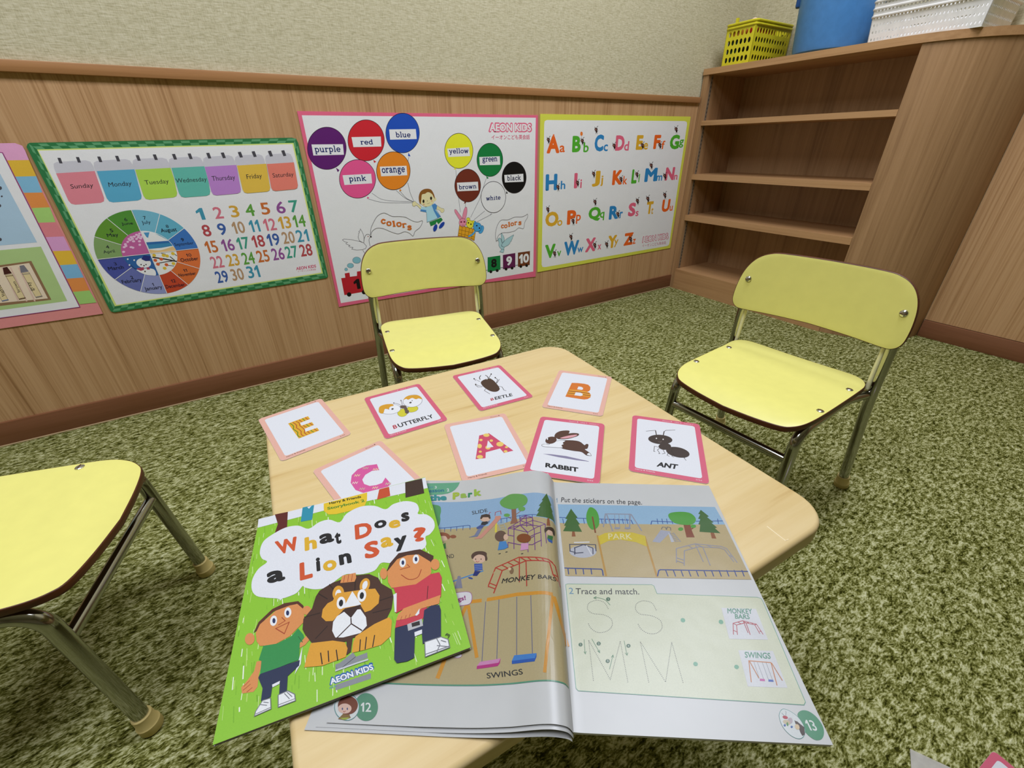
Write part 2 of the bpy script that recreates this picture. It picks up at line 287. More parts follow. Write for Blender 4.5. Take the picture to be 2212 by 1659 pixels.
ART['calendar'] = [
('p','2c7241',[-36,4091,5,4151,53,4176,5765,4246,5871,4214,5902,4113,5897,115,5837,71,85,-12,17,29,7,131],0),
('p','5c9a6b',[76,4100,227,4101,275,4042,126,4040],0),
('p','5c9a6b',[187,4156,342,4158,384,4103,230,4102],0),
('p','5c9a6b',[387,4103,542,4105,586,4046,433,4044],0),
('p','5c9a6b',[506,4160,665,4161,702,4107,545,4105],0),
('p','5c9a6b',[706,4107,865,4109,904,4050,747,4048],0),
('p','5c9a6b',[833,4163,997,4165,1030,4111,868,4109],0),
('p','5c9a6b',[1034,4112,1198,4114,1232,4054,1070,4052],0),
('p','5c9a6b',[1170,4168,1339,4170,1367,4116,1201,4114],0),
('p','5c9a6b',[1371,4116,1540,4118,1569,4058,1402,4056],0),
('p','5c9a6b',[1517,4172,1691,4174,1714,4120,1543,4118],0),
('p','5c9a6b',[1718,4120,1892,4122,1915,4063,1744,4061],0),
('p','5c9a6b',[1874,4176,2053,4178,2072,4124,1895,4122],0),
('p','5c9a6b',[2075,4125,2254,4127,2271,4068,2096,4065],0),
('p','5c9a6b',[2242,4181,2427,4183,2439,4129,2258,4127],0),
('p','5c9a6b',[2443,4129,2627,4131,2638,4072,2457,4070],0),
('p','5c9a6b',[2621,4185,2811,4187,2818,4134,2631,4131],0),
('p','5c9a6b',[2822,4134,3012,4136,3016,4077,2830,4075],0),
('p','5c9a6b',[3012,4190,3208,4192,3209,4139,3016,4136],0),
('p','5c9a6b',[3213,4139,3409,4141,3405,4082,3213,4080],0),
('p','5c9a6b',[3416,4195,3618,4197,3612,4144,3413,4141],0),
('p','5c9a6b',[3616,4144,3818,4146,3807,4088,3609,4085],0),
('p','5c9a6b',[3832,4200,4041,4202,4027,4149,3822,4146],0),
('p','5c9a6b',[4031,4149,4240,4152,4220,4093,4016,4090],0),
('p','5c9a6b',[4262,4205,4477,4208,4456,4154,4244,4152],0),
('p','5c9a6b',[4460,4154,4676,4157,4647,4098,4436,4096],0),
('p','5c9a6b',[4706,4210,4929,4213,4899,4160,4680,4157],0),
('p','5c9a6b',[4903,4160,5126,4163,5088,4104,4870,4101],0),
('p','5c9a6b',[5165,4216,5395,4219,5356,4166,5130,4163],0),
('p','5c9a6b',[5361,4166,5591,4168,5543,4110,5318,4107],0),
('p','5c9a6b',[5639,4222,5878,4225,5829,4171,5596,4168],0),
('p','5c9a6b',[5829,4168,5829,3997,5775,3943,5776,4110],0),
('p','5c9a6b',[5877,4041,5876,3863,5828,3819,5829,3993],0),
('p','5c9a6b',[5828,3816,5827,3640,5774,3597,5775,3768],0),
('p','5c9a6b',[5875,3675,5874,3491,5826,3458,5827,3636],0),
('p','5c9a6b',[5826,3454,5825,3273,5773,3242,5773,3417],0),
('p','5c9a6b',[5873,3298,5872,3109,5824,3086,5825,3269],0),
('p','5c9a6b',[5824,3082,5823,2896,5771,2877,5772,3057],0),
('p','5c9a6b',[5871,2910,5870,2716,5823,2704,5823,2892],0),
('p','5c9a6b',[5823,2700,5822,2508,5769,2502,5770,2687],0),
('p','5c9a6b',[5869,2511,5868,2311,5821,2310,5822,2504],0),
('p','5c9a6b',[5821,2306,5820,2110,5768,2116,5769,2306],0),
('p','5c9a6b',[5867,2100,5866,1894,5819,1906,5820,2106],0),
('p','5c9a6b',[5819,1902,5818,1699,5766,1720,5767,1915],0),
('p','5c9a6b',[5865,1676,5864,1464,5817,1489,5818,1695],0),
('p','5c9a6b',[5817,1485,5816,1277,5765,1312,5765,1513],0),
('p','5c9a6b',[5863,1240,5862,1021,5815,1061,5816,1272],0),
('p','5c9a6b',[5815,1056,5814,842,5763,892,5764,1099],0),
('p','5c9a6b',[5861,790,5860,565,5813,619,5814,837],0),
('p','5c9a6b',[5813,614,5812,393,5761,460,5762,674],0),
('p','5c9a6b',[5858,326,5857,94,5811,164,5812,389],0),
('p','5c9a6b',[5806,164,5582,160,5536,236,5756,239],0),
('p','5c9a6b',[5620,91,5395,88,5357,157,5578,160],0),
('p','5c9a6b',[5352,157,5134,154,5097,229,5311,233],0),
('p','5c9a6b',[5164,85,4945,82,4915,151,5130,154],0),
('p','5c9a6b',[4911,151,4699,148,4670,223,4878,226],0),
('p','5c9a6b',[4721,79,4508,77,4485,145,4694,148],0),
('p','5c9a6b',[4481,145,4275,142,4254,217,4456,220],0),
('p','5c9a6b',[4289,74,4082,71,4067,139,4270,142],0),
('p','5c9a6b',[4063,139,3862,136,3849,210,4046,213],0),
('p','5c9a6b',[3870,68,3668,66,3659,134,3858,136],0),
('p','5c9a6b',[3655,134,3460,131,3454,204,3646,207],0),
('p','5c9a6b',[3461,63,3265,61,3263,128,3456,131],0),
('p','5c9a6b',[3259,128,3068,125,3069,199,3256,201],0),
('p','5c9a6b',[3063,58,2872,56,2876,123,3064,125],0),
('p','5c9a6b',[2872,123,2686,120,2694,193,2876,196],0),
('p','5c9a6b',[2675,53,2489,51,2499,117,2682,120],0),
('p','5c9a6b',[2495,117,2314,115,2328,187,2506,190],0),
('p','5c9a6b',[2297,48,2116,46,2131,112,2310,115],0),
('p','5c9a6b',[2127,112,1951,110,1970,182,2144,185],0),
('p','5c9a6b',[1929,44,1752,41,1772,107,1947,110],0),
('p','5c9a6b',[1769,107,1596,105,1622,177,1792,179],0),
('p','5c9a6b',[1569,39,1397,37,1422,102,1593,105],0),
('p','5c9a6b',[1419,102,1251,100,1282,171,1447,174],0),
('p','5c9a6b',[1219,34,1050,32,1081,98,1247,100],0),
('p','5c9a6b',[1078,98,913,95,949,166,1111,169],0),
('p','5c9a6b',[877,30,712,28,747,93,910,95],0),
('p','5c9a6b',[744,93,584,91,625,161,783,164],0),
('p','5c9a6b',[543,26,382,24,422,88,580,91],0),
('p','5c9a6b',[419,88,262,86,308,157,462,159],0),
('p','5c9a6b',[217,22,60,20,104,84,259,86],0),
('p','5c9a6b',[104,89,102,322,150,383,152,159],0),
('p','5c9a6b',[58,270,56,507,100,555,102,326],0),
('p','5c9a6b',[100,559,98,783,147,827,148,612],0),
('p','5c9a6b',[54,748,52,975,97,1008,98,788],0),
('p','5c9a6b',[97,1012,95,1228,144,1256,145,1048],0),
('p','5c9a6b',[51,1206,49,1425,93,1444,95,1232],0),
('p','5c9a6b',[93,1448,92,1656,141,1670,142,1469],0),
('p','5c9a6b',[47,1648,46,1858,90,1865,92,1660],0),
('p','5c9a6b',[90,1869,89,2069,138,2069,139,1875],0),
('p','5c9a6b',[44,2073,42,2276,87,2270,89,2073],0),
('p','5c9a6b',[87,2274,86,2468,135,2455,136,2267],0),
('p','5c9a6b',[41,2483,39,2679,84,2662,86,2471],0),
('p','5c9a6b',[84,2665,83,2852,132,2828,134,2646],0),
('p','5c9a6b',[38,2878,36,3067,81,3040,83,2856],0),
('p','5c9a6b',[81,3043,80,3224,130,3188,131,3013],0),
('p','5c9a6b',[35,3260,33,3442,78,3405,80,3227],0),
('p','5c9a6b',[78,3408,77,3583,127,3537,128,3367],0),
('p','5c9a6b',[32,3628,31,3804,76,3758,77,3586],0),
('p','5c9a6b',[76,3761,74,3930,124,3875,126,3711],0),
('p','5c9a6b',[29,3984,28,4154,73,4100,74,3934],0),
('p','cfdc7c',[125,4037,5774,4111,5758,243,154,157],0),
('p','e2e1e3',[142,4011,5736,4079,5716,281,200,189],0),
('p','c6c4cc',[265,3635,296,3730,372,3768,917,3787,993,3754,1015,3659,955,2956,919,2853,842,2812,337,2803,268,2841,245,2941],0),
('p','d9828e',[256,3522,999,3545,951,2919,918,2843,842,2812,337,2803,268,2831,243,2905],0),
('l','47454c',56.4,[443,3853,434,3733],0,0),
('l','47454c',58.1,[788,3862,781,3740],0,0),
('t','Sunday','2a2a2e',[393,3137,833,3148,416,3270],0),
('p','c6c4cc',[1019,3637,1052,3732,1131,3771,1702,3793,1781,3760,1803,3665,1735,2960,1696,2856,1616,2816,1092,2805,1021,2842,997,2943],0),
('p','58a5c5',[1037,3541,1803,3555,1733,2924,1695,2846,1616,2816,1092,2805,1022,2833,999,2909],0),
('l','47454c',60.2,[1197,3862,1193,3738],0,0),
('l','47454c',62.0,[1553,3871,1551,3745],0,0),
('t','Monday','2a2a2e',[1135,3135,1613,3149,1159,3275],0),
('p','c6c4cc',[1807,3659,1841,3755,1921,3793,2487,3805,2565,3771,2588,3676,2529,2983,2490,2881,2408,2839,1866,2819,1794,2855,1771,2956],0),
('p','a9cf50',[1817,3547,2607,3563,2529,2947,2490,2871,2408,2839,1866,2819,1794,2845,1771,2920],0),
('l','47454c',64.2,[1975,3876,1975,3747],0,0),
('l','47454c',66.2,[2338,3885,2340,3755],0,0),
('t','Tuesday','2a2a2e',[1903,3149,2429,3163,1912,3287],0),
('p','c6c4cc',[2586,3664,2617,3761,2695,3799,3254,3815,3332,3781,3356,3685,3301,2977,3265,2873,3186,2833,2662,2823,2591,2860,2566,2962],0),
('p','60b3a4',[2603,3560,3392,3575,3305,2941,3266,2863,3186,2833,2662,2823,2591,2851,2568,2927],0),
('l','47454c',68.4,[2756,3887,2760,3755],0,0),
('l','47454c',70.4,[3108,3891,3114,3757],0,0),
('t','Wednesday','2a2a2e',[2585,3159,3304,3170,2603,3300],0),
('p','c6c4cc',[3364,3664,3397,3761,3474,3801,4022,3829,4098,3797,4122,3701,4073,2991,4036,2887,3957,2845,3426,2828,3354,2864,3331,2965],0),
('p','b680c6',[3365,3560,4135,3582,4073,2954,4036,2877,3957,2845,3426,2828,3354,2854,3331,2930],0),
('l','47454c',72.8,[3539,3897,3548,3761],0,0),
('l','47454c',74.7,[3885,3898,3897,3760],0,0),
('t','Thursday','2a2a2e',[3436,3163,4006,3176,3446,3321],0),
('p','c6c4cc',[4139,3683,4171,3780,4246,3819,4782,3835,4858,3801,4882,3705,4843,2996,4808,2892,4731,2852,4207,2840,4136,2878,4113,2979],0),
('p','dcb648',[4149,3566,4904,3590,4845,2959,4809,2882,4731,2852,4207,2840,4136,2867,4114,2942],0),
('l','47454c',77.2,[4304,3905,4319,3765],0,0),
('l','47454c',79.2,[4654,3914,4671,3772],0,0),
('t','Friday','2a2a2e',[4301,3170,4703,3188,4309,3328],0),
('p','c6c4cc',[4913,3690,4947,3787,5022,3826,5551,3850,5625,3817,5650,3722,5621,3019,5587,2916,5508,2875,4967,2856,4894,2892,4872,2992],0),
('p','e07c6c',[4918,3581,5659,3604,5622,2982,5587,2906,5508,2875,4967,2856,4894,2882,4872,2957],0),
('l','47454c',81.7,[5076,3918,5096,3774],0,0),
('l','47454c',83.2,[5433,3923,5455,3777],0,0),
('t','Saturday','2a2a2e',[4987,3180,5564,3196,4998,3333],0),
('t','1','3f8fa8',[2797,2214,2978,2214,2797,2528],0.018),
('t','2','cf6f80',[3214,2209,3437,2209,3214,2529],0.018),
('t','3','cf9f3a',[3624,2211,3854,2211,3624,2537],0.018),
('t','4','5d9a3e',[4026,2211,4263,2211,4026,2543],0.018),
('t','5','c26a32',[4438,2219,4682,2219,4438,2557],0.018),
('t','6','8d4f90',[4863,2215,5114,2215,4863,2559],0.018),
('t','7','3f977f',[5236,2220,5493,2220,5236,2569],0.018),
('t','8','b0474c',[2795,1755,3001,1755,2795,2081],0.018),
('t','9','3d5c9e',[3182,1753,3394,1753,3182,2084],0.018),
('t','10','b08d6a',[3560,1756,3878,1756,3560,2093],0.018),
('t','11','3f8fa8',[4010,1756,4280,1756,4010,2100],0.018),
('t','12','cf6f80',[4398,1754,4735,1754,4398,2104],0.018),
('t','13','cf9f3a',[4819,1771,5166,1771,4819,2126],0.018),
('t','14','5d9a3e',[5239,1776,5596,1776,5239,2137],0.018),
('t','15','c26a32',[2729,1292,3035,1292,2729,1629],0.018),
('t','16','8d4f90',[3151,1292,3467,1292,3151,1635],0.018),
('t','17','3f977f',[3551,1297,3876,1297,3551,1646],0.018),
('t','18','b0474c',[3963,1307,4297,1307,3963,1661],0.018),
('t','19','3d5c9e',[4379,1303,4723,1303,4379,1664],0.018),
('t','20','b08d6a',[4811,1314,5164,1314,4811,1681],0.018),
('t','21','3f8fa8',[5222,1324,5585,1324,5222,1696],0.018),
('t','22','cf6f80',[2737,840,3050,840,2737,1189],0.018),
('t','23','cf9f3a',[3145,841,3467,841,3145,1196],0.018),
('t','24','5d9a3e',[3560,839,3891,839,3560,1200],0.018),
('t','25','c26a32',[3967,844,4307,844,3967,1211],0.018),
('t','26','8d4f90',[4395,853,4745,853,4395,1226],0.018),
('t','27','3f977f',[4790,863,5149,863,4790,1241],0.018),
('t','28','b0474c',[5221,865,5590,865,5221,1249],0.018),
('t','29','3d5c9e',[2727,390,3045,390,2727,750],0.018),
('t','30','b08d6a',[3140,395,3468,395,3140,761],0.018),
('t','31','3f8fa8',[3576,408,3914,408,3576,781],0.018),
('t','AEON KIDS','c8456a',[4975,463,5594,466,4981,563],0.03),
('t','イーオンこども英会話','c8456a',[5005,387,5570,381,5005,448],0),
('p','70b1c7',[1398,2594,1473,2593,1547,2586,1621,2574,1693,2558,1765,2537,1835,2511,1903,2481,1969,2446,1705,1980,1670,1999,1634,2015,1597,2028,1559,2039,1520,2048,1481,2054,1442,2058,1402,2059],0),
('p','5fa9c1',[1969,2446,2033,2407,2094,2364,2152,2318,2207,2267,2259,2213,2306,2156,2350,2095,2390,2032,1928,1761,1907,1794,1884,1826,1859,1856,1831,1885,1802,1912,1771,1937,1739,1960,1705,1980],0),
('p','3b70b6',[2390,2032,2426,1967,2457,1899,2484,1829,2506,1758,2524,1686,2537,1612,2545,1538,2548,1463,2012,1459,2010,1498,2006,1538,1999,1577,1990,1615,1978,1653,1964,1690,1947,1726,1928,1761],0),
('p','d9703b',[2548,1463,2546,1389,2539,1314,2528,1241,2511,1168,2490,1096,2464,1026,2434,958,2400,892,1933,1156,1952,1191,1968,1227,1981,1264,1993,1302,2001,1341,2007,1380,2011,1419,2012,1459],0),
('p','d06a34',[2400,892,2361,828,2318,767,2271,709,2220,654,2166,603,2109,555,2049,511,1985,471,1714,933,1747,954,1779,977,1810,1003,1838,1030,1865,1059,1890,1090,1913,1122,1933,1156],0),
('p','bb4428',[1985,471,1920,435,1852,404,1783,377,1711,355,1639,337,1565,324,1491,316,1416,313,1412,849,1452,851,1491,855,1530,862,1568,871,1606,883,1643,897,1679,914,1714,933],0),
('p','8b91be',[1416,313,1342,315,1267,322,1194,334,1121,350,1049,371,979,397,911,427,845,462,1109,928,1144,909,1180,893,1217,880,1255,869,1294,860,1333,854,1373,850,1412,849],0),
('p','626aa6',[845,462,781,500,720,543,662,590,607,641,556,695,508,752,464,813,424,876,886,1147,907,1114,930,1082,956,1052,983,1023,1012,996,1043,971,1075,948,1109,928],0),
('p','464f98',[424,876,388,941,357,1009,330,1079,308,1150,290,1222,278,1296,270,1370,267,1445,802,1449,804,1409,808,1370,815,1331,824,1293,836,1255,850,1218,867,1182,886,1147],0),
('p','809e62',[267,1445,268,1519,275,1594,287,1667,303,1740,324,1812,350,1882,380,1950,415,2016,881,1752,863,1717,847,1681,833,1644,822,1606,813,1567,807,1528,803,1489,802,1449],0),
('p','5f8f30',[415,2016,454,2080,497,2141,544,2199,594,2254,648,2305,706,2353,766,2397,829,2437,1101,1975,1067,1954,1035,1931,1005,1905,976,1878,949,1849,924,1818,902,1786,881,1752],0),
('p','4f8c35',[829,2437,894,2473,962,2504,1032,2531,1103,2553,1176,2571,1249,2584,1323,2591,1398,2594,1402,2059,1363,2057,1323,2053,1284,2046,1246,2037,1208,2025,1171,2011,1135,1994,1101,1975],0),
('p','e6e7ea',[1407,1454,1402,2059,1470,2055,1537,2045,1602,2026,1665,2001,1725,1969,1780,1930,1831,1885,1877,1835,1917,1780,1950,1721,1976,1658,1996,1593,2008,1527,2012,1459],0),
('p','e4e8e0',[1407,1454,2012,1459,2009,1391,1998,1324,1980,1259,1954,1196,1922,1136,1883,1081,1838,1030,1788,984,1733,945,1674,911,1612,885,1547,865,1480,854,1412,849],0),
('p','2f609c',[1407,1454,1412,849,1344,852,1277,863,1212,882,1149,907,1090,939,1034,978,983,1023,937,1073,898,1128,864,1187,838,1250,819,1315,807,1381,802,1449],0),
('p','bd6099',[1407,1454,802,1449,806,1517,816,1584,835,1649,860,1712,893,1772,931,1827,976,1878,1026,1924,1081,1963,1140,1997,1203,2023,1268,2042,1335,2054,1402,2059],0),
('p','e4bcd6',[1320,1968,1295,1946,1263,1950,1255,1975,1279,1996,1312,1993],1),
('p','e4bcd6',[1389,1991,1366,1970,1337,1973,1331,1997,1354,2019,1382,2016],1),
('p','e4bcd6',[1257,1928,1231,1907,1197,1911,1188,1936,1213,1957,1248,1953],1),
('p','e4bcd6',[1192,1920,1165,1899,1129,1903,1118,1928,1145,1949,1182,1945],1),
('p','e4bcd6',[1333,1905,1310,1883,1280,1886,1274,1911,1297,1933,1327,1929],1),
('p','e4bcd6',[1141,1848,1114,1827,1078,1831,1067,1856,1094,1877,1131,1873],1),
('p','e4bcd6',[1203,1810,1177,1789,1141,1793,1132,1818,1158,1840,1194,1836],1),
('p','e4bcd6',[1067,1810,1045,1789,1017,1792,1011,1816,1034,1838,1062,1835],1),
('p','e4bcd6',[1001,1756,977,1734,945,1738,937,1763,962,1784,993,1781],1),
('p','e4bcd6',[1377,1869,1352,1847,1318,1851,1309,1876,1334,1898,1368,1894],1),
('p','e4bcd6',[1325,1797,1300,1775,1266,1779,1258,1804,1283,1826,1317,1822],1),
('p','e4bcd6',[949,1684,925,1663,894,1667,886,1692,910,1713,942,1709],1),
('p','e4bcd6',[1100,1666,1074,1645,1038,1649,1029,1675,1055,1696,1091,1692],1),
('p','e4bcd6',[1126,1648,1103,1626,1073,1629,1067,1655,1090,1676,1120,1673],1),
('p','e4bcd6',[895,1566,870,1544,837,1549,830,1574,854,1595,887,1591],1),
('p','e4bcd6',[1295,1706,1272,1684,1243,1688,1237,1713,1260,1735,1289,1731],1),
('p','e4bcd6',[1118,1882,1096,1860,1068,1863,1062,1888,1085,1909,1113,1906],1),
('p','e4bcd6',[1280,1864,1257,1842,1227,1846,1221,1870,1244,1892,1274,1889],1),
('p','e4bcd6',[998,1710,973,1688,940,1692,932,1717,957,1739,990,1735],1),
('p','e4bcd6',[1420,1911,1394,1889,1357,1893,1347,1919,1374,1940,1410,1936],1),
('p','e4bcd6',[1200,1873,1174,1851,1138,1855,1128,1880,1154,1902,1190,1898],1),
('p','e4bcd6',[1359,1940,1336,1919,1306,1922,1299,1947,1322,1968,1352,1965],1),
('p','4a90bf',[1454,2012,1585,2007,1508,1867,1479,1889],0),
('p','5fa9c1',[1700,1956,1804,1870,1921,1754,1861,1840,1781,1919],0),
('p','3c86b0',[1426,1757,1930,1742,1987,1601,1704,1575,1426,1577],0),
('p','2f68a4',[1426,1757,1930,1742,1946,1687,1423,1691],0),
('p','dfbc82',[1424,1561,1657,1516,1980,1581,2014,1517,2017,1459,1416,1456],0),
('l','f0ead8',13.1,[1425,1564,1658,1519,1982,1587],0,1),
('l','241a18',34.6,[1939,1162,1694,1262,1425,1351],0,0),
('l','241a18',21.4,[1896,1202,1823,1319],0,0),
('l','241a18',18.7,[1892,1191,1683,1189,1493,1174],0,0),
('l','241a18',16.2,[1989,1314,1942,1383],0,0),
('l','241a18',15.9,[1655,1431,1751,1391],0,0),
('l','241a18',16.3,[1627,1105,1831,1048],0,0),
('p','d8b83a',[1516,1373,1468,1354,1438,1394,1467,1436,1515,1424],1),
('p','d8b83a',[1799,1320,1750,1301,1719,1341,1748,1384,1797,1371],1),
('p','d8b83a',[1953,1366,1904,1347,1872,1387,1901,1431,1951,1418],1),
('p','d8b83a',[1877,1093,1828,1074,1796,1115,1825,1159,1875,1145],1),
('p','d8b83a',[1634,993,1585,974,1554,1015,1583,1059,1633,1045],1),
('p','d8b83a',[1725,1346,1677,1327,1646,1367,1674,1410,1723,1397],1),
('p','cf5f34',[1638,1250,1590,1232,1559,1272,1588,1315,1636,1302],1),
('p','cf5f34',[1496,1236,1449,1218,1419,1258,1447,1301,1496,1288],1),
('p','cf5f34',[1520,1126,1472,1107,1442,1148,1471,1191,1519,1178],1),
('p','cf5f34',[1706,1083,1657,1064,1626,1105,1655,1149,1704,1136],1),
('p','f2f2ee',[964,1059,1062,1075,1220,1068,1341,1029,1363,943,1328,852,1257,863,1134,899,1027,976,981,1032],1),
('p','f4f4f0',[1332,1175,1292,1126,1230,1096,1159,1092,1094,1114,1046,1158,1026,1214,1037,1273,1077,1321,1138,1351,1208,1356,1273,1335,1322,1291,1343,1235],1),
('p','262f74',[1168,1332,1250,1423,1389,1387,1335,1261,1243,1268],0),
('p','a8415b',[993,1104,1143,1116,1129,1039,1050,1022,977,1077],0),
('p','a8415b',[1204,1099,1259,1096,1265,1035,1194,1033],0),
('p','3a2420',[1127,1188,1123,1181,1117,1176,1110,1173,1104,1174,1100,1178,1098,1184,1099,1192,1103,1199,1109,1205,1116,1207,1122,1206,1127,1202,1128,1196],1),
('p','3a2420',[1234,1173,1230,1166,1224,1161,1217,1158,1211,1159,1206,1163,1204,1170,1206,1177,1210,1185,1216,1190,1222,1192,1229,1192,1233,1188,1235,1181],1),
('p','3a2420',[1181,1150,1177,1142,1170,1136,1163,1133,1156,1134,1151,1138,1150,1146,1151,1154,1155,1162,1162,1168,1169,1170,1176,1169,1181,1165,1183,1158],1),
('p','3a2420',[1150,991,1145,982,1138,976,1130,973,1123,974,1118,979,1115,987,1117,996,1122,1004,1129,1011,1137,1014,1144,1013,1149,1008,1151,1000],1),
('l','2a2a50',11.3,[883,1217,940,1104,978,1098],0,0),
('p','f2f2f2',[897,1368,892,1359,885,1352,876,1349,868,1350,863,1355,861,1363,863,1372,868,1381,875,1388,883,1391,891,1390,897,1385,899,1377],1),
('p','f2f2f2',[1024,1324,1019,1315,1011,1308,1003,1305,995,1306,990,1311,987,1319,989,1328,994,1337,1002,1344,1010,1348,1018,1346,1023,1341,1025,1333],1),
('p','f2f2f2',[879,1210,874,1201,867,1194,858,1191,850,1192,845,1197,843,1205,845,1215,850,1224,857,1231,865,1234,873,1233,879,1228,881,1219],1),
('l','ecedec',14.0,[1407,1454,1398,2598],0,0),
('l','ecedec',14.0,[1705,1980,1971,2449],0,0),
('l','ecedec',14.0,[1928,1761,2393,2034],0,0),
('l','ecedec',14.0,[1407,1454,2551,1463],0,0),
('l','ecedec',14.0,[1933,1156,2403,890],0,0),
('l','ecedec',14.0,[1714,933,1987,468],0,0),
('l','ecedec',14.0,[1407,1454,1416,310],0,0),
('l','ecedec',14.0,[1109,928,843,459],0,0),
('l','ecedec',14.0,[886,1147,421,874],0,0),
('l','ecedec',14.0,[1407,1454,263,1445],0,0),
('l','ecedec',14.0,[881,1752,412,2018],0,0),
('l','ecedec',14.0,[1101,1975,827,2440],0,0),
('t','7','1f2030',[1580,2338,1639,2338,1580,2424],0.004),
('t','July','1f2030',[1503,2199,1696,2199,1503,2308],0.004),
('t','8','1f2030',[1995,2082,2057,2082,1995,2161],0.004),
('t','August','1f2030',[1845,1947,2210,1947,1845,2076],0.004),
('t','9','1f2030',[2224,1694,2288,1694,2224,1781],0.004),
('t','September','1f2030',[2031,1555,2487,1555,2031,1666],0.004),
('t','10','1f2030',[2208,1259,2330,1259,2208,1347],0.004),
('t','October','1f2030',[2032,1139,2461,1139,2032,1237],0.004),
('t','11','1f2030',[2008,847,2091,847,2008,931],0.004),
('t','November','1f2030',[1853,736,2270,736,1853,821],0.004),
('t','12','1f2030',[1626,595,1731,595,1626,682],0.004),
('t','December','1f2030',[1448,451,1908,451,1448,548],0.004),
('t','1','1f2030',[1166,566,1201,566,1166,654],0.004),
('t','January','1f2030',[956,439,1365,439,956,569],0.004),
('t','2','1f2030',[765,837,824,837,765,921],0.004),
('t','February','1f2030',[541,711,979,711,541,836],0.004),
('t','3','1f2030',[550,1243,606,1243,550,1324],0.004),
('t','March','1f2030',[388,1136,718,1136,388,1226],0.004),
('t','4','1f2030',[545,1697,609,1697,545,1775],0.004),
('t','April','1f2030',[443,1553,684,1553,443,1654],0.004),
('t','5','1f2030',[778,2091,840,2091,778,2176],0.004),
('t','May','1f2030',[674,1953,908,1953,674,2063],0.004),
('t','6','1f2030',[1167,2333,1229,2333,1167,2417],0.004),
('t','June','1f2030',[1070,2223,1314,2223,1070,2308],0.004),
]
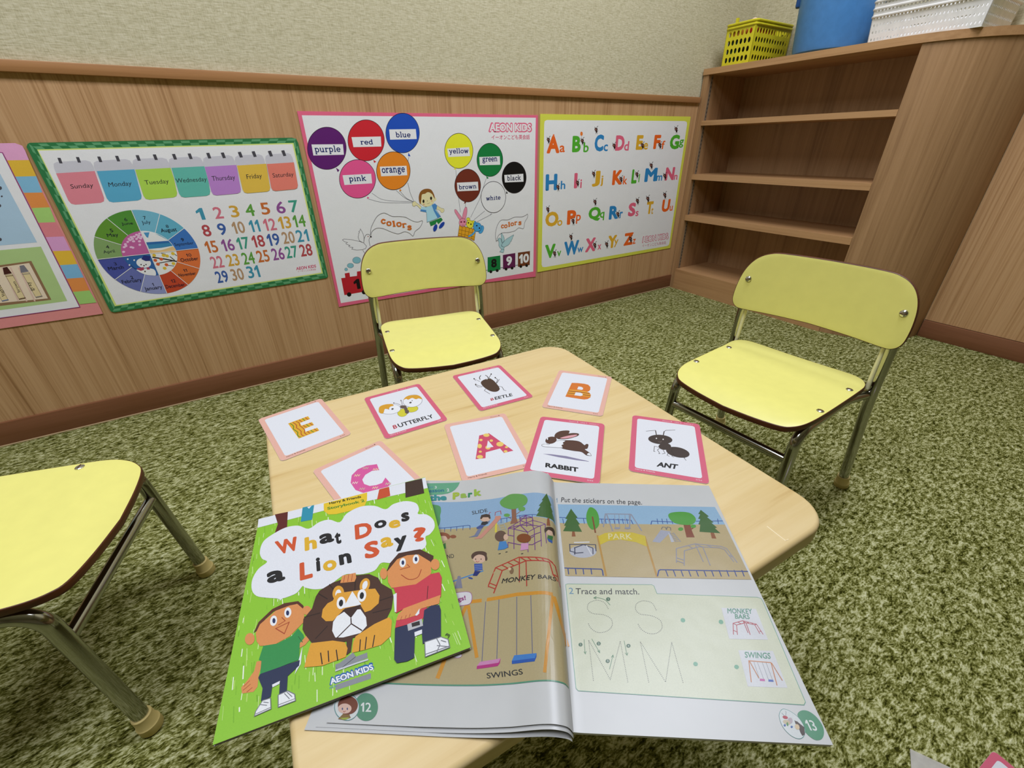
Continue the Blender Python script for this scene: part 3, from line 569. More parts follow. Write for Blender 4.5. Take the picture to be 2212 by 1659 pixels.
ART['colors'] = [
('p','dd6482',[45,6183,8535,6204,8523,44,5957,190,1090,273,13,269],0),
('p','e2e2e5',[149,6081,8436,6120,8388,295,5963,309,1879,376,105,394],0),
('l','6a6a72',12.2,[1815,3889,2213,3652,3230,3521],0,1),
('l','6a6a72',12.3,[1665,3721,2200,3571,3226,3491],0,1),
('l','6a6a72',12.4,[2661,3928,2944,3665,3230,3521],0,1),
('l','6a6a72',12.4,[2793,3900,2990,3662,3231,3529],0,1),
('l','6a6a72',11.7,[3260,4946,3200,4774,3142,4424],0,1),
('l','6a6a72',12.4,[3104,4146,3152,3817,3247,3540],0,1),
('l','6a6a72',12.7,[4961,4475,4961,4182],0,0),
('l','6a6a72',13.6,[4988,3576,5024,3037],0,0),
('l','6a6a72',13.7,[5262,3335,5227,3020],0,0),
('l','6a6a72',13.6,[6185,4126,5870,3429,5443,2818],0,0),
('l','6a6a72',14.1,[6071,2999,5575,2712],0,0),
('l','6a6a72',14.2,[6351,2845,5710,2630],0,0),
('p','5b1a68',[1244,5218,1135,4965,930,4764,672,4658,416,4667,214,4787,106,4990,108,5236,217,5476,413,5666,658,5772,908,5773,1114,5666,1236,5468],1),
('l','2a1c24',13.9,[1244,5218,1135,4965,930,4764,672,4658,416,4667,214,4787,106,4990,108,5236,217,5476,413,5666,658,5772,908,5773,1114,5666,1236,5468],1,1),
('p','5b1a68',[820,4692,852,4560,915,4616],0),
('p','e9e8ec',[244,5335,1165,5331,1139,5042,232,5041],0),
('t','purple','1f2a66',[307,5069,1065,5069,307,5301],-0.24),
('p','c8222e',[2492,5424,2391,5172,2191,4971,1933,4863,1673,4870,1464,4988,1345,5190,1338,5434,1440,5674,1631,5865,1875,5973,2129,5975,2343,5870,2473,5674],1),
('l','2a1c24',14.2,[2492,5424,2391,5172,2191,4971,1933,4863,1673,4870,1464,4988,1345,5190,1338,5434,1440,5674,1631,5865,1875,5973,2129,5975,2343,5870,2473,5674],1,1),
('p','c8222e',[2037,4875,2047,4785,2125,4820],0),
('p','e9e8ec',[1465,5520,2392,5533,2366,5251,1471,5246],0),
('t','red','1f2a66',[1719,5309,2106,5309,1719,5464],-0.24),
('p','1c4cb2',[3717,5627,3626,5376,3434,5175,3183,5065,2924,5071,2712,5186,2587,5386,2571,5629,2664,5869,2847,6060,3086,6168,3338,6172,3553,6069,3690,5875],1),
('l','2a1c24',14.5,[3717,5627,3626,5376,3434,5175,3183,5065,2924,5071,2712,5186,2587,5386,2571,5629,2664,5869,2847,6060,3086,6168,3338,6172,3553,6069,3690,5875],1,1),
('p','1c4cb2',[3257,5057,3226,4958,3315,4948],0),
('p','e9e8ec',[2697,5729,3605,5742,3599,5453,2686,5441],0),
('t','blue','1f2a66',[2897,5501,3401,5501,2897,5668],-0.24),
('p','e0538b',[2018,4316,1915,4068,1714,3875,1455,3777,1196,3794,987,3919,870,4124,864,4368,967,4603,1159,4787,1405,4885,1658,4879,1871,4765,2001,4565],1),
('l','2a1c24',15.0,[2018,4316,1915,4068,1714,3875,1455,3777,1196,3794,987,3919,870,4124,864,4368,967,4603,1159,4787,1405,4885,1658,4879,1871,4765,2001,4565],1,1),
('p','e0538b',[1653,3797,1624,3731,1714,3753],0),
('p','e9e8ec',[979,4467,1896,4474,1880,4187,983,4183],0),
('t','pink','1f2a66',[1164,4219,1700,4219,1164,4450],-0.24),
('p','ee8420',[3242,4511,3147,4259,2952,4062,2698,3961,2438,3975,2226,4100,2102,4307,2088,4554,2184,4793,2370,4981,2612,5082,2865,5077,3081,4964,3217,4763],1),
('l','2a1c24',15.3,[3242,4511,3147,4259,2952,4062,2698,3961,2438,3975,2226,4100,2102,4307,2088,4554,2184,4793,2370,4981,2612,5082,2865,5077,3081,4964,3217,4763],1,1),
('p','ee8420',[2795,3976,2765,3893,2851,3917],0),
('p','e9e8ec',[2215,4671,3131,4667,3118,4377,2214,4384],0),
('t','orange','1f2a66',[2263,4413,3059,4413,2263,4628],-0.24),
('p','e9e42e',[5691,5066,5618,4822,5445,4629,5208,4527,4958,4535,4746,4651,4613,4848,4583,5086,4659,5318,4825,5502,5050,5604,5294,5603,5508,5499,5651,5307],1),
('l','2a1c24',15.9,[5691,5066,5618,4822,5445,4629,5208,4527,4958,4535,4746,4651,4613,4848,4583,5086,4659,5318,4825,5502,5050,5604,5294,5603,5508,5499,5651,5307],1,1),
('p','e9e42e',[4932,4551,4877,4503,4977,4483],0),
('p','e9e8ec',[4682,5151,5544,5186,5561,4904,4707,4892],0),
('t','yellow','1f2a66',[4748,4951,5505,4951,4748,5160],-0.24),
('p','0f7a3a',[6942,4743,6878,4500,6713,4307,6481,4206,6231,4217,6015,4335,5875,4534,5836,4773,5903,5006,6062,5189,6283,5289,6526,5286,6743,5179,6893,4986],1),
('l','2a1c24',16.7,[6942,4743,6878,4500,6713,4307,6481,4206,6231,4217,6015,4335,5875,4534,5836,4773,5903,5006,6062,5189,6283,5289,6526,5286,6743,5179,6893,4986],1,1),
('p','0f7a3a',[6201,4222,6218,4124,6308,4147],0),
('p','e9e8ec',[5937,4862,6811,4867,6818,4582,5948,4593],0),
('t','green','1f2a66',[6064,4643,6694,4643,6064,4839],-0.24),
('p','6f2c1c',[5942,3909,5873,3665,5707,3476,5479,3380,5237,3396,5031,3520,4901,3723,4870,3965,4942,4197,5101,4378,5319,4474,5554,4465,5762,4352,5901,4154],1),
('l','2a1c24',17.1,[5942,3909,5873,3665,5707,3476,5479,3380,5237,3396,5031,3520,4901,3723,4870,3965,4942,4197,5101,4378,5319,4474,5554,4465,5762,4352,5901,4154],1,1),
('p','6f2c1c',[5235,3409,5196,3322,5295,3351],0),
('p','e9e8ec',[4966,4054,5835,4046,5839,3746,4967,3765],0),
('t','brown','1f2a66',[5035,3811,5753,3811,5035,3985],-0.24),
('p','0b0a0b',[8004,4089,7947,3846,7787,3656,7557,3559,7305,3574,7084,3696,6937,3898,6890,4139,6950,4371,7105,4553,7324,4650,7568,4642,7790,4531,7947,4334],1),
('l','2a1c24',17.9,[8004,4089,7947,3846,7787,3656,7557,3559,7305,3574,7084,3696,6937,3898,6890,4139,6950,4371,7105,4553,7324,4650,7568,4642,7790,4531,7947,4334],1,1),
('p','0b0a0b',[7069,3657,7055,3556,7138,3569],0),
('p','e9e8ec',[6990,4224,7864,4233,7876,3947,7012,3962],0),
('t','black','1a1a40',[7121,4010,7743,4010,7121,4201],-0.24),
('p','e4e4e6',[7034,3436,6971,3191,6808,3002,6578,2908,6330,2927,6115,3055,5975,3262,5935,3506,6001,3741,6159,3921,6378,4015,6619,4003,6835,3886,6984,3685],1),
('l','2a1c24',18.1,[7034,3436,6971,3191,6808,3002,6578,2908,6330,2927,6115,3055,5975,3262,5935,3506,6001,3741,6159,3921,6378,4015,6619,4003,6835,3886,6984,3685],1,1),
('p','b8b8bc',[6355,2920,6305,2849,6398,2850],0),
('t','white','1f2a66',[6154,3352,6795,3352,6154,3536],-0.24),
('t','AEON KIDS','dd6482',[6365,5639,8267,5639,6365,5958],0.11),
('t','AEON KIDS','f0eef0',[6415,5679,8216,5679,6415,5917],0.035),
('t','イーオンこども英会話','cf4268',[6480,5409,8163,5409,6480,5568],0.012),
('p','ead9a6',[3465,3268,3330,3400,3239,3374,3179,3411,3186,3499,3286,3541,3334,3489,3512,3338],1),
('l','4a4030',6.6,[3465,3268,3330,3400,3239,3374,3179,3411,3186,3499,3286,3541,3334,3489,3512,3338],1,1),
('p','ead9a6',[4081,3346,4255,3241,4359,3210,4363,3118,4265,3079,4194,3166,4056,3234],1),
('l','4a4030',6.9,[4081,3346,4255,3241,4359,3210,4363,3118,4265,3079,4194,3166,4056,3234],1,1),
('p','a9d5e2',[3507,3298,3689,3325,3902,3381,4009,3283,4212,2955,4004,2880,3653,2801,3672,3138,3620,3176],0),
('l','3a4a58',9.3,[3507,3298,3689,3325,3902,3381,4009,3283,4212,2955,4004,2880,3653,2801,3672,3138,3620,3176],1,0),
('p','4b87c2',[3902,3377,4031,3417,4107,3344,4074,3228,4018,3202,4205,2956,4087,2903,3957,3173],0),
('p','a9d5e2',[3499,3339,3687,3311,3671,3213,3471,3256],0),
('p','4b87c2',[3471,3260,3671,3218,3662,3146,3439,3202],0),
('p','20803c',[3744,2798,3961,2848,4222,2915,4281,2832,4092,2700,4027,2796,3992,2717,3780,2654],0),
('p','1c409e',[4021,2551,3989,2501,3949,2467,3910,2454,3879,2466,3864,2501,3865,2550,3885,2605,3917,2655,3957,2689,3995,2702,4026,2690,4042,2656,4040,2606],1),
('p','1c409e',[4273,2605,4219,2564,4167,2541,4125,2538,4102,2558,4103,2595,4128,2642,4170,2691,4223,2731,4276,2754,4318,2757,4341,2738,4340,2701,4316,2653],1),
('p','ead9a6',[4101,3552,4092,3524,4072,3501,4045,3490,4018,3492,3994,3507,3980,3531,3977,3560,3986,3589,4006,3611,4032,3622,4060,3620,4083,3606,4098,3582],1),
('p','ead9a6',[4025,3553,3985,3450,3896,3372,3775,3334,3648,3343,3540,3398,3472,3486,3457,3591,3498,3691,3585,3767,3703,3806,3829,3799,3938,3746,4008,3658],1),
('p','8b5a22',[3473,3435,3439,3526,3451,3701,3551,3858,3734,3919,3933,3880,4030,3709,4042,3585,4003,3632,3966,3717,3853,3807,3771,3801,3690,3762,3574,3741,3536,3618,3499,3477],1),
('p','1c1612',[3640,3516,3634,3492,3621,3472,3604,3462,3587,3464,3573,3476,3565,3496,3565,3521,3572,3546,3584,3565,3601,3575,3618,3574,3632,3562,3640,3541],1),
('p','1c1612',[3939,3596,3933,3572,3920,3552,3903,3542,3886,3543,3872,3556,3864,3576,3863,3601,3869,3626,3882,3645,3899,3655,3916,3654,3930,3642,3939,3622],1),
('p','d98a78',[3625,3413,3622,3404,3615,3398,3605,3394,3595,3395,3586,3400,3581,3407,3580,3416,3583,3424,3590,3431,3600,3434,3610,3433,3619,3429,3624,3421],1),
('p','d98a78',[3945,3507,3942,3498,3934,3492,3925,3488,3914,3489,3906,3494,3900,3501,3899,3510,3902,3518,3909,3525,3919,3528,3929,3527,3938,3523,3944,3515],1),
('l','4a4030',6.7,[3741,3549,3763,3515,3723,3506],0,0),
('l','4a4030',6.7,[3733,3434,3791,3430,3833,3458],0,1),
('p','e2a222',[4949,2579,5642,2352,5542,1943,5413,2009,5156,2113,4844,2171],0),
('l','7a5214',12.6,[4908,2424,5603,2209],0,0),
('l','7a5214',12.7,[4877,2292,5571,2068],0,0),
('l','7a5214',12.7,[4857,2220,5554,1993],0,0),
('l','7a5214',12.4,[5068,2531,4986,2149],0,0),
('l','7a5214',12.5,[5219,2480,5128,2116],0,0),
('l','7a5214',12.6,[5368,2428,5270,2075],0,0),
('l','7a5214',12.7,[5503,2390,5419,2008],0,0),
('l','7a5214',12.8,[4949,2579,5642,2352,5542,1943,5155,2088,4844,2171],1,0),
('p','e88ba2',[4793,3142,4864,3130,4956,3000,5082,2817,5005,2744,4940,2810,4879,2911,4801,3047],1),
('l','6a3040',9.6,[4793,3142,4864,3130,4956,3000,5082,2817,5005,2744,4940,2810,4879,2911,4801,3047],1,1),
('p','e88ba2',[5089,2797,5146,3032,5238,3191,5307,3174,5303,3007,5205,2762],1),
('l','6a3040',9.5,[5089,2797,5146,3032,5238,3191,5307,3174,5303,3007,5205,2762],1,1),
('p','e88ba2',[5248,2649,5228,2585,5181,2537,5116,2513,5046,2520,4986,2555,4948,2611,4938,2677,4958,2741,5005,2788,5069,2812,5138,2806,5198,2771,5238,2716],1),
('l','6a3040',9.6,[5248,2649,5228,2585,5181,2537,5116,2513,5046,2520,4986,2555,4948,2611,4938,2677,4958,2741,5005,2788,5069,2812,5138,2806,5198,2771,5238,2716],1,1),
('p','7a2038',[5066,2685,5061,2672,5050,2662,5035,2657,5018,2659,5004,2666,4995,2678,4992,2692,4997,2705,5008,2715,5023,2720,5040,2718,5054,2711,5063,2699],1),
('p','7a2038',[5202,2678,5197,2664,5186,2654,5171,2650,5154,2651,5140,2659,5131,2670,5128,2684,5133,2698,5144,2708,5159,2712,5175,2711,5190,2703,5199,2692],1),
('l','6a3040',9.7,[5032,2547,5091,2578,5145,2536],0,0),
('p','e5dc3c',[5412,2756,5402,2732,5379,2714,5347,2705,5313,2708,5283,2722,5263,2744,5257,2770,5267,2794,5290,2813,5321,2821,5355,2818,5386,2804,5406,2782],1),
('l','6a6010',9.7,[5412,2756,5402,2732,5379,2714,5347,2705,5313,2708,5283,2722,5263,2744,5257,2770,5267,2794,5290,2813,5321,2821,5355,2818,5386,2804,5406,2782],1,1),
('p','e5dc3c',[5615,2628,5606,2603,5583,2585,5551,2576,5516,2579,5485,2594,5465,2616,5459,2642,5468,2667,5491,2685,5523,2694,5558,2691,5589,2677,5609,2654],1),
('l','6a6010',9.8,[5615,2628,5606,2603,5583,2585,5551,2576,5516,2579,5485,2594,5465,2616,5459,2642,5468,2667,5491,2685,5523,2694,5558,2691,5589,2677,5609,2654],1,1),
('p','e5dc3c',[5537,2605,5545,2539,5522,2481,5474,2440,5409,2427,5342,2443,5285,2485,5250,2544,5243,2609,5265,2667,5313,2707,5377,2720,5444,2705,5501,2664],1),
('l','6a6010',9.8,[5537,2605,5545,2539,5522,2481,5474,2440,5409,2427,5342,2443,5285,2485,5250,2544,5243,2609,5265,2667,5313,2707,5377,2720,5444,2705,5501,2664],1,1),
('p','1c1612',[5365,2626,5361,2615,5351,2606,5338,2602,5324,2604,5312,2610,5304,2620,5302,2632,5306,2643,5315,2652,5328,2656,5342,2654,5354,2648,5363,2638],1),
('p','1c1612',[5468,2567,5464,2556,5455,2547,5442,2543,5427,2545,5415,2551,5407,2561,5405,2573,5409,2585,5418,2593,5431,2597,5445,2596,5458,2590,5466,2579],1),
('l','4ba0d6',65.3,[5625,2316,5490,2191,5297,2123],0,1),
('p','4ba0d6',[5602,2654,5674,2623,5678,2448,5533,2487],1),
('l','20486a',10.0,[5602,2654,5674,2623,5678,2448,5533,2487],1,1),
('p','4ba0d6',[5840,2433,5947,2473,6002,2379,5940,2233,5825,2176,5755,2252],1),
('l','20486a',10.1,[5840,2433,5947,2473,6002,2379,5940,2233,5825,2176,5755,2252],1,1),
('p','4ba0d6',[5890,2423,5869,2353,5816,2300,5742,2275,5663,2283,5595,2322,5550,2384,5537,2457,5559,2526,5611,2578,5683,2603,5762,2596,5831,2558,5877,2496],1),
('l','20486a',9.9,[5890,2423,5869,2353,5816,2300,5742,2275,5663,2283,5595,2322,5550,2384,5537,2457,5559,2526,5611,2578,5683,2603,5762,2596,5831,2558,5877,2496],1,1),
('p','1c1612',[5719,2489,5715,2478,5705,2469,5692,2465,5677,2466,5665,2473,5656,2483,5654,2495,5658,2507,5667,2516,5681,2520,5695,2518,5708,2512,5716,2501],1),
('p','1c1612',[5832,2388,5828,2377,5818,2368,5805,2364,5790,2365,5777,2372,5769,2382,5766,2395,5770,2406,5780,2415,5793,2419,5808,2418,5821,2411,5829,2400],1),
('p','e6e5e7',[584,2517,643,2540,888,2487,1141,2404,1266,2338,1341,2226,1295,2148,1173,2121,986,2134,829,2184,880,2235,782,2261,748,2296,797,2315,690,2364,675,2396,735,2419,636,2455],0),
('l','4a424a',12.2,[584,2517,643,2540,888,2487,1141,2404,1266,2338,1341,2226,1295,2148,1173,2121,986,2134,829,2184,880,2235,782,2261,748,2296,797,2315,690,2364,675,2396,735,2419,636,2455],1,0),
('p','e6e5e7',[1135,2425,1112,2560,1148,2616,1147,2657,1187,2693,1170,2725,1214,2750,1237,2808,1274,2724,1303,2600,1306,2498,1266,2338],0),
('l','4a424a',12.0,[1135,2425,1112,2560,1148,2616,1147,2657,1187,2693,1170,2725,1214,2750,1237,2808,1274,2724,1303,2600,1306,2498,1266,2338],1,0),
('l','4a424a',12.2,[1266,2338,1316,2497,1386,2591,1463,2608,1519,2567,1519,2506,1465,2440,1457,2337,1467,2211],0,1),
('l','4a424a',12.5,[1192,2108,1204,2059,1321,1871],0,0),
('p','352a2c',[1516,2547,1573,2547,1567,2486,1515,2506],0),
('p','a04a40',[1467,2536,1464,2529,1458,2524,1451,2522,1444,2522,1438,2526,1434,2532,1433,2539,1436,2546,1442,2551,1449,2554,1457,2553,1463,2549,1466,2543],1),
('l','4a424a',10.6,[1538,2575,1587,2774,1691,2945,1840,3131,1982,3219,2116,3247,2218,3209,2399,3114,2661,3086,2879,3038,3091,2910,3291,2844,3476,2876,3446,2762,3335,2634,3157,2534,3060,2383,2941,2492,2767,2563,2578,2519,2444,2533,2235,2627,2032,2734,1845,2779,1711,2751,1601,2671,1552,2574],0,1),
('t','c','cf6a1e',[1968,2894,2141,2894,1968,3062],-0.3),
('t','o','cf6a1e',[2151,2809,2335,2809,2151,2971],-0.3),
('t','l','cf6a1e',[2368,2768,2465,2768,2368,2967],-0.3),
('t','o','cf6a1e',[2498,2746,2695,2746,2498,2915],-0.3),
('t','r','cf6a1e',[2711,2700,2874,2700,2711,2853],-0.3),
('t','s','cf6a1e',[2880,2597,3045,2597,2880,2764],-0.3),
('p','80b7c3',[560,1528,551,1507,534,1492,512,1485,491,1488,473,1501,463,1520,462,1542,472,1563,488,1578,510,1585,531,1582,549,1570,559,1550],1),
('l','2a4a54',8.2,[560,1528,551,1507,534,1492,512,1485,491,1488,473,1501,463,1520,462,1542,472,1563,488,1578,510,1585,531,1582,549,1570,559,1550],1,1),
('p','80b7c3',[785,1628,768,1595,733,1572,687,1563,640,1570,600,1591,576,1622,573,1658,590,1690,624,1713,670,1723,717,1716,757,1695,781,1664],1),
('l','2a4a54',8.2,[785,1628,768,1595,733,1572,687,1563,640,1570,600,1591,576,1622,573,1658,590,1690,624,1713,670,1723,717,1716,757,1695,781,1664],1,1),
('p','80b7c3',[1059,1778,1037,1733,992,1700,933,1687,872,1695,822,1724,791,1766,787,1814,809,1859,854,1891,912,1904,972,1897,1023,1869,1054,1826],1),
('l','2a4a54',8.2,[1059,1778,1037,1733,992,1700,933,1687,872,1695,822,1724,791,1766,787,1814,809,1859,854,1891,912,1904,972,1897,1023,1869,1054,1826],1,1),
('p','b5202a',[288,1264,429,1257,438,1407,600,1411,592,1265,832,1260,860,1409,1151,1409,1126,1271,1301,1266,1195,664,277,655],0),
('p','120c0c',[516,639,502,607,476,583,443,573,409,579,382,600,367,631,366,666,380,698,406,722,439,732,472,726,499,706,515,675],1),
('p','120c0c',[1047,633,1033,599,1006,575,972,565,938,572,910,592,893,624,892,660,906,693,932,717,966,727,1000,721,1029,700,1045,669],1),
('t','1','140a0a',[671,791,884,791,671,1152],0.04),
('p','3a62b0',[2010,1519,2480,1496,2389,869,1910,888],0),
('p','120c0c',[2082,865,2073,841,2054,824,2029,817,2004,821,1983,836,1970,858,1968,883,1977,907,1996,924,2021,931,2046,927,2067,912,2080,890],1),
('p','120c0c',[2317,856,2308,833,2289,815,2264,808,2238,812,2217,827,2204,849,2202,875,2211,899,2230,916,2255,923,2280,919,2302,904,2315,882],1),
('l','8a8a90',23.6,[1782,989,1924,976],0,0),
('p','e0c23a',[2626,1483,3114,1459,3031,820,2535,839],0),
('p','120c0c',[2713,816,2704,791,2685,774,2659,767,2633,771,2610,786,2597,809,2594,834,2604,858,2623,876,2648,883,2675,879,2697,864,2711,842],1),
('p','120c0c',[2958,807,2948,782,2929,765,2903,757,2876,762,2854,777,2839,799,2837,826,2846,850,2866,867,2891,875,2918,871,2941,856,2955,833],1),
('l','8a8a90',24.0,[2400,943,2547,930],0,0),
('p','d9703b',[3265,1446,3772,1421,3700,768,3183,788],0),
('p','120c0c',[3369,764,3360,740,3340,722,3314,714,3287,719,3263,734,3248,757,3245,784,3255,808,3274,826,3300,833,3328,829,3351,814,3366,791],1),
('p','120c0c',[3623,755,3614,730,3594,712,3568,704,3540,709,3516,724,3501,748,3497,774,3507,799,3526,817,3553,824,3581,820,3605,805,3620,781],1),
('l','8a8a90',24.5,[3041,895,3195,881],0,0),
('p','7a3a94',[3930,1407,4457,1381,4395,714,3858,736],0),
('p','120c0c',[4052,711,4043,686,4023,668,3995,660,3967,665,3942,680,3926,704,3923,731,3932,756,3952,774,3979,782,4008,777,4032,762,4048,738],1),
('p','120c0c',[4316,701,4307,675,4287,657,4259,650,4230,654,4205,670,4189,694,4185,721,4194,746,4214,764,4241,772,4270,768,4296,752,4312,728],1),
('l','8a8a90',25.0,[3708,845,3868,830],0,0),
('p','e0538b',[4621,1367,5169,1340,5119,658,4560,681],0),
('p','120c0c',[4762,655,4753,630,4733,611,4705,603,4675,608,4649,624,4632,648,4628,676,4637,702,4657,720,4685,728,4715,723,4741,707,4758,683],1),
('p','120c0c',[5037,645,5028,619,5008,600,4979,592,4949,597,4922,613,4905,638,4901,665,4909,691,4930,710,4958,718,4989,713,5015,697,5033,673],1),
('l','8a8a90',25.5,[4402,793,4569,778],0,0),
('p','3a9ac0',[5340,1325,5912,1297,5875,600,5292,624],0),
('p','120c0c',[5503,598,5494,571,5473,552,5444,544,5413,549,5385,566,5367,591,5362,619,5371,645,5392,664,5421,672,5452,667,5479,651,5498,626],1),
('p','120c0c',[5789,586,5781,560,5760,541,5730,533,5698,538,5670,554,5652,579,5646,608,5655,634,5676,653,5705,661,5737,656,5765,640,5784,615],1),
('l','8a8a90',26.0,[5125,738,5299,723],0,0),
('l','8a8a90',33.2,[5977,695,6091,689],0,0),
('p','0f7a3c',[6113,1216,6718,1213,6706,622,6083,606],0),
('t','8','101010',[6267,759,6537,759,6267,1118],0.045),
('p','120c0c',[6307,595,6299,570,6279,551,6250,544,6219,548,6191,564,6173,589,6167,616,6175,642,6196,660,6224,668,6255,663,6283,647,6302,623],1),
('p','120c0c',[6617,601,6609,575,6588,556,6559,548,6527,553,6499,569,6480,594,6474,622,6482,647,6502,666,6531,674,6563,669,6591,653,6610,629],1),
('l','8a8a90',36.2,[6701,704,6836,697],0,0),
('l','8a8a90',36.8,[7443,696,7584,691],0,0),
('p','5e1c4a',[6844,1216,7455,1221,7447,619,6834,622],0),
('t','9','ecebec',[7000,742,7286,742,7000,1128],0.045),
('p','6e3a1e',[7589,1217,8207,1211,8195,613,7583,613],0),
('t','10','ecebec',[7647,735,8155,735,7647,1127],0.045),
('p','120c0c',[7052,601,7044,576,7024,558,6996,550,6964,555,6937,571,6918,594,6912,621,6919,646,6939,664,6967,672,6998,667,7026,652,7045,628],1),
('p','120c0c',[7355,599,7347,574,7327,556,7298,548,7266,553,7238,569,7219,593,7212,620,7220,645,7240,663,7268,671,7300,666,7328,650,7348,627],1),
('p','120c0c',[7803,601,7796,576,7776,557,7746,550,7714,555,7685,571,7665,595,7658,622,7665,647,7685,666,7714,673,7747,669,7776,653,7796,629],1),
('p','120c0c',[8106,601,8099,576,8079,557,8049,549,8016,554,7986,570,7966,594,7958,622,7966,648,7986,666,8016,674,8049,669,8078,653,8099,629],1),
('p','a6c9cd',[6782,1873,6781,2090,6806,2102,6859,2022,6915,1931,6935,1844,6926,1784,6835,1696],0),
('l','33505a',10.9,[6782,1873,6781,2090,6806,2102,6859,2022,6915,1931,6935,1844,6926,1784,6835,1696],1,0),
('p','a6c9cd',[6614,1865,6652,1909,6710,1915,6767,1875,6800,1761,6827,1673,6782,1629,6802,1565,6919,1526,6902,1453,6828,1437,6784,1455,6712,1526,6657,1619,6669,1752],0),
('l','33505a',11.1,[6614,1865,6652,1909,6710,1915,6767,1875,6800,1761,6827,1673,6782,1629,6802,1565,6919,1526,6902,1453,6828,1437,6784,1455,6712,1526,6657,1619,6669,1752],1,0),
('p','a6c9cd',[6784,1455,6902,1441,6908,1403,6861,1302,6692,1361],0),
('l','33505a',11.2,[6784,1455,6902,1441,6908,1403,6861,1302,6692,1361],1,0),
('p','a6c9cd',[6789,1628,6835,1690,7016,1835,7377,1974,7388,1948,7322,1863,7322,1826,7283,1781,7268,1733,7207,1691,7191,1643,7100,1579,6919,1526,6817,1563],0),
('l','33505a',11.1,[6789,1628,6835,1690,7016,1835,7377,1974,7388,1948,7322,1863,7322,1826,7283,1781,7268,1733,7207,1691,7191,1643,7100,1579,6919,1526,6817,1563],1,0),
('p','2a2020',[6548,1832,6613,1837,6617,1812,6555,1813],0),
('p','33505a',[6676,1854,6675,1849,6671,1845,6665,1844,6658,1844,6653,1847,6649,1852,6647,1857,6649,1863,6653,1866,6659,1868,6666,1867,6671,1864,6675,1860],1),
('l','4a424a',13.0,[6546,1779,6514,2006,6555,2261,6649,2458,6810,2596,7124,2581,7446,2656,7771,2636,7969,2676,8069,2720,8069,2590,7936,2417,7869,2171,7637,2220,7439,2121,7114,2088,6858,2101,6665,2029,6565,1869],0,1),
('t','c','cf6a1e',[6780,2279,6925,2279,6780,2428],-0.3),
('t','o','cf6a1e',[6932,2273,7096,2273,6932,2419],-0.3),
('t','l','cf6a1e',[7127,2308,7216,2308,7127,2500],-0.3),
('t','o','cf6a1e',[7236,2322,7403,2322,7236,2468],-0.3),
('t','r','cf6a1e',[7427,2345,7569,2345,7427,2486],-0.3),
('t','s','cf6a1e',[7613,2324,7770,2324,7613,2476],-0.3),
]
